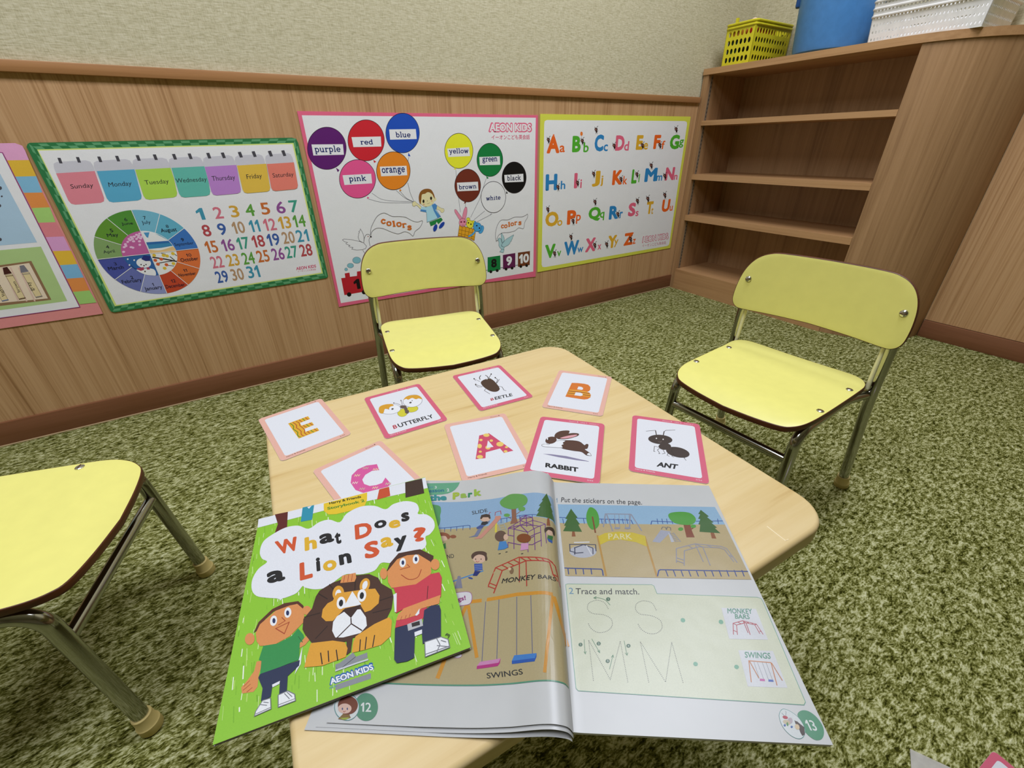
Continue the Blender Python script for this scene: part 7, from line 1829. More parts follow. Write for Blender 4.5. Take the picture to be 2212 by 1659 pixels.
ART['book'] = [
('p','9dc1e2',[-1760,1736,-40,1736,-60,2136,-1760,2136],0),
('p','c3b385',[-1760,237,-15,237,-40,1776,-400,1796,-600,1756,-1760,1726],0),
('p','5aa080',[-1760,232,-15,232,-15,242,-1760,242],0),
('p','70ba94',[-1604,2439,-1175,2462,-1186,2395,-1214,2337,-1246,2302,-1288,2276,-1350,2259,-1558,2235],0),
('t','Unit','4a9ab8',[-1589,2351,-1478,2364,-1598,2383],0),
('t','3','eef4f0',[-1460,2351,-1436,2355,-1470,2394],0.02),
('t','Lesson','2f7f9a',[-1551,2280,-1337,2302,-1566,2338],0.03),
('t','2','eef4f0',[-1304,2305,-1275,2309,-1318,2357],0.03),
('t','the','41a0a2',[-1483,2148,-1281,2165,-1505,2246],0.06),
('t','P','b6d04a',[-1215,2174,-1134,2183,-1232,2288],0.06),
('t','a','a6ca5a',[-1127,2193,-1049,2197,-1140,2268],0.06),
('t','r','3f9a70',[-1040,2196,-988,2198,-1048,2273],0.06),
('t','k','aace50',[-968,2208,-885,2210,-985,2324],0.06),
('p','5faa6a',[-1503,2074,-1408,2091,-1340,2067,-1316,1996,-1313,1927,-1298,1870,-1302,1783,-1368,1770,-1450,1833],1),
('l','2f4f9c',6.9,[-1292,1753,-1196,1762,-979,1783,-957,1773,-952,1723],0,0),
('l','2f4f9c',5.9,[-1230,1760,-1222,1701],0,0),
('l','2f4f9c',5.9,[-1163,1766,-1157,1708],0,0),
('l','2f4f9c',5.9,[-1101,1773,-1095,1714],0,0),
('l','2f4f9c',5.9,[-1034,1779,-1028,1720],0,0),
('l','2f4f9c',6.8,[-696,1772,-696,1825,-527,1822,-419,1828,-295,1820,-230,1814],0,0),
('l','2f4f9c',6.0,[-628,1822,-624,1764],0,0),
('l','2f4f9c',6.0,[-565,1819,-562,1761],0,0),
('l','2f4f9c',5.9,[-428,1827,-426,1769],0,0),
('l','2f4f9c',5.8,[-361,1825,-360,1767],0,0),
('l','2f4f9c',5.7,[-295,1820,-295,1763],0,0),
('t','SLIDE','3c3f46',[-954,1929,-784,1948,-967,1981],0.008),
('l','b8404c',7.1,[-767,1912,-761,1936,-718,1938,-705,1889],0,0),
('l','b8404c',7.2,[-698,1881,-697,1929,-640,1937,-632,1887],0,0),
('p','eadb4e',[-689,1829,-668,1822,-660,1652,-682,1656],0),
('l','a8b8c0',6.8,[-664,1798,-618,1671],0,0),
('l','a8b8c0',6.7,[-614,1809,-556,1659],0,0),
('l','a8b8c0',6.0,[-656,1770,-606,1776],0,0),
('l','a8b8c0',6.0,[-644,1739,-593,1744],0,0),
('l','a8b8c0',5.9,[-632,1708,-579,1713],0,0),
('l','a8b8c0',5.9,[-620,1677,-566,1682],0,0),
('p','dd9c8a',[-695,1873,-635,1866,-627,1833,-815,1595,-892,1594,-829,1646,-697,1836],0),
('p','7f88aa',[-780,1816,-745,1812,-814,1741,-859,1624,-953,1619,-894,1642,-856,1741],0),
('p','e8c3aa',[-745,1849,-749,1830,-763,1817,-785,1811,-810,1814,-834,1825,-852,1843,-859,1864,-856,1883,-842,1898,-820,1904,-794,1901,-770,1888,-753,1870],1),
('p','4c3c36',[-859,1861,-851,1910,-798,1920,-755,1902,-742,1849,-758,1844,-769,1869,-828,1876,-843,1851],0),
('p','36373e',[-834,1810,-780,1816,-762,1788,-800,1764,-843,1776],0),
('p','4b60a2',[-847,1771,-806,1761,-819,1728,-879,1722,-885,1743],0),
('l','9a6a56',8.6,[-466,1852,-421,1887],0,0),
('l','9a6a56',6.9,[-514,1798,-549,1831],0,0),
('p','9b6b57',[-522,1939,-471,1929,-463,1809,-443,1731,-525,1733,-510,1808],0),
('p','6fb05c',[-657,2055,-646,2094,-604,2130,-544,2156,-464,2146,-393,2118,-357,2071,-348,2018,-372,1966,-431,1943,-507,1928,-586,1965,-632,2004],1),
('p','6fb05c',[-371,1910,-375,1897,-385,1887,-400,1884,-417,1887,-432,1896,-443,1909,-447,1924,-444,1938,-434,1947,-419,1951,-402,1948,-386,1939,-375,1925],1),
('p','6fb05c',[-533,1853,-536,1843,-545,1837,-558,1835,-573,1838,-587,1846,-597,1856,-601,1868,-599,1877,-590,1883,-576,1885,-561,1882,-547,1874,-537,1864],1),
('p','9b5a30',[-138,1789,-117,1799,-108,1696,-148,1686],0),
('p','417030',[-135,2154,-194,2028,-179,2028,-226,1943,-208,1941,-243,1865,-224,1863,-256,1798,-197,1792,-123,1796,-53,1793,-66,1859,-82,1902,-75,1921,-96,1979,-89,2006,-115,2084],0),
('l','7b3b96',7.4,[-545,1682,-417,1757,-361,1817,-295,1781,-287,1737,-160,1701],0,0),
('l','7b3b96',7.2,[-545,1682,-483,1660,-341,1595,-160,1701],0,0),
('l','7b3b96',7.4,[-541,1681,-539,1594,-483,1573],0,0),
('l','7b3b96',7.1,[-485,1711,-473,1418],0,0),
('l','7b3b96',7.4,[-423,1802,-420,1699,-295,1738],0,0),
('l','7b3b96',7.2,[-417,1757,-287,1676,-211,1661],0,0),
('l','7b3b96',6.9,[-341,1595,-334,1360],0,0),
('l','7b3b96',6.8,[-275,1627,-267,1375],0,0),
('l','7b3b96',6.9,[-211,1661,-205,1417],0,0),
('l','7b3b96',7.5,[-160,1701,-164,1626,-154,1464],0,0),
('l','7b3b96',7.4,[-545,1682,-420,1699,-295,1677],0,0),
('l','7b3b96',7.5,[-423,1802,-361,1817],0,0),
('l','7b3b96',7.4,[-422,1781,-295,1781,-287,1676],0,0),
('l','7b3b96',7.4,[-483,1660,-420,1699,-341,1595],0,0),
('l','7b3b96',7.3,[-361,1817,-351,1667],0,0),
('l','7b3b96',7.1,[-295,1677,-275,1627],0,0),
('l','7b3b96',6.9,[-539,1507,-416,1458,-293,1439,-201,1493],0,0),
('l','7b3b96',7.2,[-536,1497,-533,1441],0,0),
('l','7b3b96',7.1,[-337,1529,-212,1588],0,0),
('l','7b3b96',7.1,[-275,1540,-340,1501],0,0),
('p','70564a',[-561,1611,-557,1581,-564,1554,-582,1536,-606,1530,-633,1536,-656,1555,-672,1582,-677,1612,-670,1640,-652,1659,-627,1666,-600,1658,-576,1639],1),
('p','e8c3aa',[-537,1568,-539,1551,-545,1539,-554,1534,-564,1535,-575,1545,-582,1559,-586,1577,-584,1593,-578,1605,-569,1611,-558,1609,-548,1600,-540,1585],1),
('p','4b90d2',[-624,1529,-558,1524,-531,1445,-568,1429,-634,1429],0),
('p','8c4b24',[-308,1517,-314,1494,-334,1478,-361,1472,-392,1478,-421,1493,-441,1515,-449,1540,-443,1563,-423,1579,-395,1585,-363,1579,-335,1564,-315,1542],1),
('p','e0a2ce',[-403,1472,-330,1461,-333,1390,-408,1388],0),
('p','e8c3aa',[-74,1627,-82,1604,-96,1585,-112,1575,-127,1573,-140,1580,-146,1594,-146,1611,-139,1628,-126,1643,-110,1652,-93,1656,-81,1654,-74,1645],1),
('p','3c261e',[-172,1624,-159,1655,-118,1681,-77,1684,-63,1657,-68,1598,-84,1605,-91,1633,-128,1638,-152,1609,-165,1586],1),
('p','2f7a3c',[-137,1567,-84,1575,-94,1517,-145,1528],0),
('p','2b5fb0',[-148,1527,-92,1517,-96,1481,-132,1490],0),
('p','e8c3aa',[-1176,1621,-1177,1604,-1184,1591,-1196,1584,-1212,1584,-1227,1591,-1239,1604,-1245,1621,-1245,1638,-1238,1651,-1226,1659,-1210,1659,-1195,1651,-1183,1638],1),
('p','9c5c42',[-1275,1688,-1235,1696,-1180,1677,-1147,1636,-1167,1606,-1201,1647,-1260,1652],1),
('p','9c5c42',[-1085,1638,-1087,1628,-1094,1621,-1107,1617,-1122,1617,-1136,1622,-1146,1630,-1151,1640,-1150,1650,-1142,1657,-1129,1661,-1114,1661,-1100,1656,-1090,1648],1),
('p','3f8a48',[-1219,1571,-1186,1566,-1166,1488,-1195,1483],0),
('p','4a4a44',[-600,1388,-601,1385,-603,1383,-608,1381,-613,1380,-618,1380,-622,1382,-624,1385,-624,1388,-621,1390,-617,1392,-611,1393,-606,1393,-602,1391],1),
('p','4a4a44',[-533,1397,-533,1394,-536,1391,-540,1389,-546,1389,-551,1389,-555,1391,-557,1393,-556,1396,-554,1399,-549,1401,-544,1402,-539,1401,-535,1399],1),
('p','4a4a44',[-379,1353,-380,1350,-382,1347,-387,1345,-392,1345,-397,1345,-400,1347,-402,1349,-402,1352,-399,1355,-395,1357,-390,1357,-385,1357,-381,1355],1),
('t','ND','33343a',[-1132,1368,-1063,1377,-1147,1414],0.008),
('l','4b90d2',12.7,[-1091,1090,-966,1141,-755,1215],0,0),
('p','8a8a9e',[-995,1171,-969,1170,-932,1043,-1007,1039],0),
('p','e8c3aa',[-746,1348,-751,1327,-767,1311,-792,1304,-821,1306,-848,1317,-868,1336,-878,1357,-874,1379,-858,1395,-832,1403,-803,1400,-775,1389,-755,1370],1),
('p','5b4339',[-887,1361,-894,1402,-861,1436,-798,1439,-749,1418,-727,1371,-730,1327,-749,1328,-762,1378,-817,1401,-858,1383,-873,1355],1),
('p','33241e',[-842,1349,-842,1345,-843,1343,-844,1341,-846,1341,-848,1343,-850,1346,-851,1349,-851,1353,-850,1356,-848,1357,-846,1357,-844,1355,-842,1352],1),
('p','33241e',[-787,1345,-787,1341,-788,1339,-790,1337,-792,1337,-794,1339,-795,1342,-796,1345,-796,1349,-795,1352,-794,1353,-791,1353,-789,1351,-788,1348],1),
('l','c04030',4.7,[-841,1327,-823,1315,-807,1324],0,1),
('p','2f56b2',[-855,1297,-775,1294,-763,1224,-840,1216],0),
('l','a8b8d8',3.8,[-845,1276,-771,1276],0,0),
('l','a8b8d8',3.8,[-843,1257,-769,1257],0,0),
('l','a8b8d8',3.8,[-840,1238,-767,1238],0,0),
('p','1f2f7a',[-840,1218,-779,1212,-811,1162,-852,1166],0),
('p','2f4f9c',[-846,1135,-849,1131,-856,1130,-865,1132,-876,1135,-885,1140,-892,1146,-894,1150,-891,1154,-884,1155,-874,1154,-863,1150,-854,1145,-848,1139],1),
('l','c23c30',11.9,[-706,1009,-640,1235,-420,1317,-278,1296,-138,1279,-78,1232,-36,1054],0,0),
('l','c23c30',11.7,[-637,974,-574,1196,-352,1267,-234,1257,-131,1253,-102,1131,-61,1082],0,0),
('l','c23c30',9.8,[-640,1235,-574,1196],0,0),
('l','c23c30',9.8,[-582,1256,-523,1214],0,0),
('l','c23c30',9.8,[-527,1277,-469,1235],0,0),
('l','c23c30',9.8,[-472,1297,-410,1251],0,0),
('l','c23c30',9.7,[-408,1313,-352,1267],0,0),
('l','c23c30',9.6,[-337,1303,-296,1259],0,0),
('l','c23c30',9.5,[-263,1290,-230,1257],0,0),
('l','c23c30',9.7,[-204,1281,-172,1250],0,0),
('l','c23c30',10.7,[-138,1279,-98,1257],0,0),
('l','c23c30',9.5,[-683,1080,-617,1046],0,0),
('l','c23c30',9.4,[-694,1049,-629,1017],0,0),
('l','c23c30',11.3,[-106,1130,-62,1130],0,0),
('l','c23c30',9.4,[-416,1316,-408,1054],0,0),
('l','c23c30',9.2,[-352,1267,-341,1005],0,0),
('p','8c6e50',[-464,1179,-466,1164,-471,1152,-479,1146,-488,1147,-496,1155,-503,1169,-506,1185,-504,1201,-499,1213,-491,1219,-482,1218,-473,1209,-467,1196],1),
('p','e0c8a0',[-489,1201,-491,1194,-494,1189,-500,1186,-507,1187,-513,1191,-517,1197,-519,1205,-518,1212,-514,1217,-508,1219,-502,1219,-496,1214,-491,1208],1),
('t','MONKEY','26262a',[-572,1063,-272,1064,-562,1111],0.012),
('t','BARS','26262a',[-241,1068,-76,1067,-239,1109],0.012),
('l','e29e30',33.1,[-958,894,-835,907,-704,918,-426,940,-296,932,-175,932,-113,929],0,0),
('l','e29e30',32.4,[-869,879,-900,783,-1014,282],0,0),
('l','e29e30',27.8,[-854,874,-726,433],0,0),
('l','e29e30',25.2,[-113,918,-196,291],0,0),
('l','e29e30',33.8,[-103,912,-55,738,-2,554],0,0),
('l','7c7a8e',6.8,[-702,902,-682,391],0,0),
('l','7c7a8e',6.8,[-584,910,-565,404],0,0),
('l','7c7a8e',6.8,[-427,917,-410,426],0,0),
('l','7c7a8e',6.8,[-304,914,-287,428],0,0),
('p','dc92c4',[-696,402,-536,419,-550,388,-718,372],0),
('p','c22c88',[-718,372,-550,388,-536,419,-539,384,-555,364,-718,349],0),
('p','4088d8',[-429,433,-256,430,-268,395,-446,394],0),
('p','1f5cba',[-446,394,-268,395,-256,430,-256,404,-271,372,-445,371],0),
('t','SWINGS','26262a',[-630,280,-356,291,-639,320],0.012),
('p','eceaee',[-1064,976,-974,997,-890,1005,-848,990,-831,952,-833,904,-857,881,-929,870,-1043,856],1),
('l','b06aa0',5.1,[-1064,976,-974,997,-890,1005,-848,990,-831,952,-833,904,-857,881,-929,870,-1043,856],1,1),
('t','gs!','a23c84',[-950,898,-878,913,-967,953],0.03),
('p','eceaee',[-850,452,-853,443,-862,437,-876,433,-893,433,-908,437,-920,444,-925,452,-923,461,-913,468,-899,471,-882,471,-867,467,-855,461],1),
('l','b06aa0',3.6,[-850,452,-853,443,-862,437,-876,433,-893,433,-908,437,-920,444,-925,452,-923,461,-913,468,-899,471,-882,471,-867,467,-855,461],1,1),
('p','5b9b7a',[-1413,79,-1409,41,-1423,10,-1451,-7,-1489,-9,-1529,6,-1563,35,-1586,72,-1592,111,-1579,144,-1550,163,-1510,164,-1469,148,-1434,117],1),
('t','12','eef4f0',[-1529,45,-1452,46,-1548,103],0.015),
('p','e6ecea',[-1552,74,-1548,37,-1562,8,-1591,-9,-1630,-10,-1672,4,-1708,31,-1732,67,-1738,104,-1725,135,-1695,153,-1654,155,-1611,139,-1575,110],1),
('l','5b9b9a',4.4,[-1552,74,-1548,37,-1562,8,-1591,-9,-1630,-10,-1672,4,-1708,31,-1732,67,-1738,104,-1725,135,-1695,153,-1654,155,-1611,139,-1575,110],1,1),
('p','8a6a2c',[-1676,-6,-1650,30,-1611,32,-1587,4,-1626,-11],0),
('p','a8b83a',[-1666,0,-1597,7,-1612,-7,-1634,-10],0),
('p','7b3b1e',[-1569,95,-1562,69,-1569,45,-1590,29,-1620,23,-1654,28,-1684,44,-1706,67,-1715,93,-1708,118,-1687,135,-1656,141,-1622,135,-1591,119],1),
('p','ecc6b4',[-1603,61,-1603,48,-1612,36,-1629,30,-1651,29,-1673,34,-1692,44,-1702,58,-1703,71,-1693,83,-1676,90,-1653,91,-1631,85,-1613,75],1),
('p','4a5a8a',[-1664,57,-1663,53,-1664,51,-1665,49,-1667,49,-1670,50,-1672,53,-1674,57,-1675,60,-1675,63,-1673,65,-1671,65,-1669,63,-1666,61],1),
('p','4a5a8a',[-1628,58,-1627,55,-1628,52,-1629,50,-1631,50,-1634,52,-1636,54,-1638,58,-1639,62,-1639,64,-1637,66,-1635,66,-1633,65,-1630,62],1),
('l','b04030',3.6,[-1657,43,-1647,38,-1640,46],0,1),
('t','1','6a98b8',[-23,2155,-11,2158,-20,2227],0),
('t','Put the stickers on the page.','3a3c42',[28,2147,938,2136,41,2245],0.0),
('p','9fc7e6',[-8,2134,1741,2148,1756,1890,962,1871,1,1854],0),
('p','cbb787',[1,1859,963,1873,1754,1895,1746,1234,20,1212],0),
('l','3558a6',9.4,[-1,1937,281,1933,476,1928],0,0),
('l','3558a6',9.3,[439,1929,772,1925,783,1867],0,0),
('l','3558a6',9.2,[971,1869,992,1918,1193,1914,1283,1913],0,0),
('l','3558a6',9.2,[1462,1931,1750,1945],0,0),
('l','3558a6',7.4,[36,1921,43,1848],0,0),
('l','3558a6',7.4,[261,1928,265,1855],0,0),
('l','3558a6',7.4,[454,1934,456,1861],0,0),
('l','3558a6',7.4,[496,1936,496,1863],0,0),
('l','3558a6',7.4,[542,1937,542,1864],0,0),
('l','3558a6',7.4,[589,1939,588,1866],0,0),
('l','3558a6',7.4,[636,1940,635,1867],0,0),
('l','3558a6',7.4,[682,1942,681,1869],0,0),
('l','3558a6',7.4,[729,1943,727,1870],0,0),
('l','3558a6',7.4,[1056,1954,1049,1881],0,0),
('l','3558a6',7.4,[1108,1956,1100,1883],0,0),
('l','3558a6',7.3,[1158,1957,1150,1884],0,0),
('l','3558a6',7.3,[1214,1959,1205,1886],0,0),
('l','3558a6',7.3,[1521,1969,1507,1896],0,0),
('l','3558a6',7.3,[1706,1975,1690,1902],0,0),
('p','9b5a30',[127,1756,150,1757,157,1682,116,1680],0),
('p','3f7030',[137,2071,64,1921,85,1917,45,1824,64,1820,30,1748,229,1746,198,1841,215,1849,179,1930,199,1943],0),
('p','9b5a30',[1565,1793,1599,1794,1595,1703,1550,1704],0),
('p','3f7030',[1569,2099,1523,2039,1541,2032,1498,1968,1521,1964,1475,1890,1492,1884,1453,1787,1663,1775,1630,1841,1655,1851,1620,1914,1645,1922,1602,1994,1625,2007],0),
('p','52ac3c',[345,2096,404,2072,431,1983,422,1860,385,1797,332,1782,297,1856,297,1979],1),
('l','8a4a20',16.3,[362,1961,367,1737],0,0),
('p','8f4524',[1316,1882,1390,1892,1379,1798,1380,1712,1296,1709],0),
('l','8f4524',12.8,[1382,1821,1436,1865],0,0),
('p','52ac3c',[1187,1995,1228,2044,1346,2063,1438,2046,1473,1980,1449,1918,1386,1878,1292,1879,1215,1910],1),
('p','52ac3c',[1295,1818,1290,1808,1280,1800,1268,1795,1256,1794,1246,1798,1241,1806,1241,1816,1247,1827,1257,1835,1269,1840,1281,1841,1291,1836,1296,1828],1),
('p','52ac3c',[1441,1861,1435,1850,1425,1842,1411,1837,1399,1836,1388,1840,1383,1848,1383,1859,1389,1869,1400,1878,1413,1883,1426,1883,1437,1879,1442,1871],1),
('l','9ea2b2',13.2,[505,2006,789,2010],0,0),
('l','9ea2b2',12.8,[509,2006,461,1819],0,0),
('l','9ea2b2',12.7,[521,2006,551,1770],0,0),
('l','9ea2b2',12.7,[789,2010,855,1778],0,0),
('l','9ea2b2',12.8,[780,2005,735,1818],0,0),
('l','9ea2b2',5.5,[608,1999,587,1813],0,0),
('l','9ea2b2',5.5,[655,2001,633,1815],0,0),
('l','9ea2b2',5.5,[721,2003,691,1808],0,0),
('l','9ea2b2',5.5,[765,2004,739,1809],0,0),
('p','9ea2b2',[637,1808,633,1802,623,1797,609,1793,595,1793,582,1795,574,1800,572,1806,576,1812,586,1817,599,1821,614,1821,627,1819,635,1814],1),
('p','9ea2b2',[747,1812,742,1805,732,1800,718,1797,704,1797,691,1799,683,1803,681,1810,685,1816,695,1821,709,1824,724,1825,736,1822,744,1818],1),
('p','b2b6c6',[1057,1799,1160,1781,1006,1631,932,1642],0),
('p','c8ccd8',[1143,1767,1154,1647,1122,1641,1124,1762],0),
('l','6a6c78',7.3,[1064,1806,1085,1839,1117,1836,1116,1803],0,0),
('l','6a6c78',7.3,[1119,1808,1136,1841,1167,1833,1160,1795],0,0),
('l','9ea2b2',7.0,[1138,1767,1171,1645],0,0),
('l','9ea2b2',7.0,[1179,1768,1221,1649],0,0),
('l','9ea2b2',5.4,[1142,1753,1182,1759],0,0),
('l','9ea2b2',5.4,[1148,1733,1189,1739],0,0),
('l','9ea2b2',5.3,[1155,1713,1196,1719],0,0),
('l','9ea2b2',5.3,[1162,1693,1202,1699],0,0),
('l','9ea2b2',5.3,[1169,1674,1209,1679],0,0),
('l','9ea2b2',5.3,[1176,1654,1215,1660],0,0),
('l','c99a42',19.5,[384,1705,404,1223],0,0),
('l','c99a42',19.4,[869,1713,879,1232],0,0),
('p','e1ca34',[390,1692,467,1738,615,1761,757,1754,876,1713,863,1577,767,1629,615,1657,488,1637,397,1584],0),
('t','PARK','f2e8b0',[491,1657,735,1663,497,1732],0.01),
('p','c6c9d4',[348,1500,331,1467,291,1440,236,1424,177,1422,125,1434,90,1459,79,1491,95,1524,134,1552,190,1569,251,1571,304,1558,339,1532],1),
('l','4a4e66',10.5,[82,1580,352,1585],0,0),
('l','4a4e66',10.4,[87,1576,86,1495,140,1482],0,0),
('l','4a4e66',10.4,[350,1585,345,1504],0,0),
('l','4a4e66',10.5,[127,1534,227,1581],0,0),
('l','4a4e66',10.4,[227,1581,318,1541],0,0),
('l','4a4e66',10.3,[122,1471,217,1483],0,0),
('l','4a4e66',10.3,[136,1535,129,1455],0,0),
('l','4a4e66',10.3,[318,1541,310,1468],0,0),
('l','e8eaf0',14.1,[133,1604,292,1615],0,0),
('l','e8eaf0',12.0,[256,1571,295,1457],0,0),
('l','a6a4ae',10.4,[1152,1565,1357,1630,1606,1606,1651,1582,1690,1415],0,0),
('l','a6a4ae',10.3,[1223,1540,1380,1594,1582,1588,1626,1569,1661,1424],0,0),
('l','a6a4ae',10.0,[1153,1570,1104,1395],0,0),
('l','a6a4ae',9.9,[1223,1540,1169,1364],0,0),
('l','a6a4ae',10.0,[1358,1623,1367,1414],0,0),
('l','a6a4ae',9.9,[1421,1589,1419,1376],0,0),
('l','a6a4ae',10.1,[1121,1455,1188,1427],0,0),
('l','a6a4ae',10.0,[1111,1420,1177,1391],0,0),
('l','a6a4ae',10.3,[1280,1606,1321,1571],0,0),
('l','a6a4ae',10.4,[1365,1628,1421,1591],0,0),
('l','a6a4ae',10.3,[1465,1619,1515,1590],0,0),
('l','a6a4ae',10.1,[1651,1504,1667,1480],0,0),
('l','2f4b98',11.5,[17,1297,369,1297,378,1282,377,1226],0,0),
('l','2f4b98',11.5,[885,1238,912,1301,931,1311,1750,1321],0,0),
('l','2f4b98',9.8,[50,1297,54,1229],0,0),
('l','2f4b98',9.8,[122,1300,124,1232],0,0),
('l','2f4b98',9.8,[195,1302,196,1234],0,0),
('l','2f4b98',9.8,[271,1305,271,1237],0,0),
('l','2f4b98',9.7,[979,1309,983,1240],0,0),
('l','2f4b98',9.7,[1051,1311,1054,1242],0,0),
('l','2f4b98',9.7,[1123,1314,1125,1245],0,0),
('l','2f4b98',9.7,[1195,1316,1196,1247],0,0),
('l','2f4b98',9.7,[1267,1319,1267,1250],0,0),
('l','2f4b98',9.7,[1339,1322,1338,1252],0,0),
('l','2f4b98',9.7,[1411,1324,1409,1255],0,0),
('l','2f4b98',9.7,[1483,1327,1480,1257],0,0),
('l','2f4b98',9.7,[1555,1329,1550,1260],0,0),
('l','2f4b98',9.6,[1626,1332,1621,1262],0,0),
('l','2f4b98',9.6,[1698,1334,1692,1265],0,0),
('p','e2e6ca',[18,1120,39,1129,810,1147,827,1136,836,1058,1719,1055,1747,1043,1750,1016,1695,229,1675,210,56,238,41,254],0),
('l','6fae94',4.6,[18,1120,39,1129,810,1147,827,1136,836,1058,1719,1055,1747,1043,1750,1016,1695,229,1675,210,56,238,41,254],1,0),
('t','2','6a9ec0',[43,1028,84,1028,44,1089],0),
('t','Trace and match.','33353a',[102,1027,676,1044,107,1086],0.004),
('d','6a6c66',3.9,14.4,[375,898,348,954,282,973,210,940,196,883,237,848,325,840,386,804,384,743,334,697,260,683,207,714,183,766],1),
('d','6a6c66',3.9,14.3,[790,902,768,966,696,983,632,952,614,895,647,857,740,845,803,804,797,737,740,694,675,691,625,723,604,774],1),
('d','6a6c66',3.4,12.5,[177,313,174,617,306,324,432,618,436,311],0),
('d','6a6c66',3.4,12.4,[593,318,594,621,720,323,848,624,850,319],0),
('l','4a8a5e',4.6,[398,931,360,979,301,998,267,995],0,1),
('l','4a8a5e',4.0,[137,621,135,511],0,0),
('l','4a8a5e',4.0,[126,524,136,506,145,527],0,0),
('l','4a8a5e',4.1,[201,628,251,522],0,0),
('l','4a8a5e',4.1,[236,534,252,519,253,542],0,0),
('l','4a8a5e',4.0,[311,398,353,501],0,0),
('l','4a8a5e',4.1,[339,487,355,506,358,485],0,0),
('l','4a8a5e',4.1,[464,623,466,513],0,0),
('l','4a8a5e',4.1,[454,526,466,508,477,529],0,0),
('l','4a8a5e',4.6,[287,1010,262,995,284,986],0,0),
('l','4a8a5e',4.6,[287,1010,262,995,284,986],0,0),
('p','3f6e4c',[407,989,404,981,398,974,390,970,382,970,375,973,371,980,370,987,373,996,379,1002,387,1006,395,1006,402,1003,406,997],1),
('t','1','eef2ea',[386,978,391,978,386,998],0),
('p','3f6e4c',[121,578,119,572,114,566,107,563,99,563,93,565,89,571,88,577,90,584,95,589,102,592,110,593,116,590,120,585],1),
('t','1','eef2ea',[102,569,106,569,102,586],0),
('p','3f6e4c',[270,592,267,586,262,580,255,577,247,577,241,579,237,584,236,591,239,598,244,603,251,607,259,607,265,604,269,599],1),
('t','2','eef2ea',[248,583,258,583,248,600],0),
('p','3f6e4c',[322,459,320,453,314,447,308,444,300,444,294,447,290,451,290,458,292,464,297,469,304,472,312,472,318,470,322,465],1),
('t','3','eef2ea',[301,451,311,451,301,466],0),
('p','3f6e4c',[508,583,505,577,499,571,492,568,485,568,479,570,475,576,474,582,477,589,483,594,490,598,498,598,504,595,508,590],1),
('t','4','eef2ea',[486,575,496,575,486,591],0),
('p','7ab899',[1009,806,1002,800,993,797,985,798,978,802,975,809,976,818,980,826,987,832,996,835,1005,834,1011,830,1014,822,1014,814],1),
('p','7ab899',[1325,802,1317,796,1308,794,1300,794,1294,799,1291,806,1293,814,1298,823,1305,829,1314,832,1323,831,1329,826,1331,819,1330,810],1),
('p','7ab899',[1000,454,994,449,986,447,978,447,972,451,969,457,970,464,974,471,980,476,988,479,996,478,1002,474,1005,468,1004,461],1),
('p','7ab899',[1309,445,1302,440,1294,437,1286,438,1280,442,1278,448,1279,455,1284,461,1291,467,1299,469,1306,468,1312,464,1315,458,1313,451],1),
('p','e4e6ea',[1362,942,1657,942,1637,675,1325,670],0),
('p','e4e6ea',[1362,582,1633,586,1614,319,1324,317],0),
('t','MONKEY','4f9a7a',[1397,891,1607,894,1411,939],0.02),
('t','BARS','4f9a7a',[1442,845,1565,846,1455,888],0.02),
('l','c23c48',5.8,[1373,707,1408,804,1498,830,1601,804,1617,717],0,0),
('l','c23c48',5.8,[1405,706,1431,790,1515,813,1584,797,1593,723],0,0),
('l','c23c48',5.7,[1501,821,1499,726],0,0),
('l','c23c48',5.7,[1518,810,1510,710],0,0),
('l','c23c48',5.8,[1408,804,1431,790],0,0),
('l','c23c48',5.8,[1453,816,1473,802],0,0),
('l','c23c48',5.8,[1498,830,1515,813],0,0),
('l','c23c48',5.8,[1530,822,1541,807],0,0),
('l','c23c48',5.8,[1567,813,1568,802],0,0),
('l','c23c48',5.8,[1601,804,1584,797],0,0),
('l','c23c48',5.7,[1386,744,1412,730],0,0),
('l','c23c48',5.7,[1599,745,1616,742],0,0),
('t','SWINGS','4f9a7a',[1390,525,1588,523,1406,572],0.02),
('l','8a8a94',2.9,[1446,496,1434,376],0,0),
('l','8a8a94',2.9,[1472,495,1464,370],0,0),
('l','8a8a94',2.9,[1509,495,1499,369],0,0),
('l','8a8a94',2.9,[1538,494,1528,369],0,0),
('l','d4823c',6.8,[1407,503,1578,495],0,0),
('l','d4823c',6.6,[1410,503,1362,347],0,0),
('l','d4823c',6.6,[1414,501,1432,377],0,0),
('l','d4823c',6.5,[1576,495,1544,332],0,0),
('l','d4823c',6.6,[1579,494,1600,367],0,0),
('p','d05aa8',[1437,375,1472,373,1468,358,1430,359],0),
('p','3a66c0',[1499,372,1534,370,1530,356,1492,356],0),
('p','4f9c74',[1596,147,1636,173,1683,172,1720,140,1734,88,1719,42,1685,8,1641,-1,1608,21,1593,54,1598,106],1),
('t','13','eef4f0',[1625,54,1686,52,1624,117],0.01),
('p','e6ecec',[1472,148,1509,177,1552,167,1593,129,1603,72,1580,26,1536,2,1489,16,1458,60,1457,112],1),
('l','4f9c94',2.6,[1472,148,1509,177,1552,167,1593,129,1603,72,1580,26,1536,2,1489,16,1458,60,1457,112],1,1),
('p','c8b8c0',[1542,107,1536,98,1528,92,1519,88,1511,87,1506,91,1504,97,1507,105,1513,114,1521,121,1530,125,1538,125,1543,122,1545,115],1),
('p','d8c8a8',[1518,89,1511,84,1501,82,1490,83,1481,86,1474,91,1472,97,1475,103,1482,108,1492,110,1502,110,1512,107,1518,102,1520,95],1),
('p','c03a4c',[1517,122,1512,118,1505,116,1497,116,1490,117,1485,121,1483,125,1485,129,1489,133,1497,135,1505,136,1512,134,1517,131,1519,127],1),
('l','6a6c72',2.0,[1499,136,1490,152],0,0),
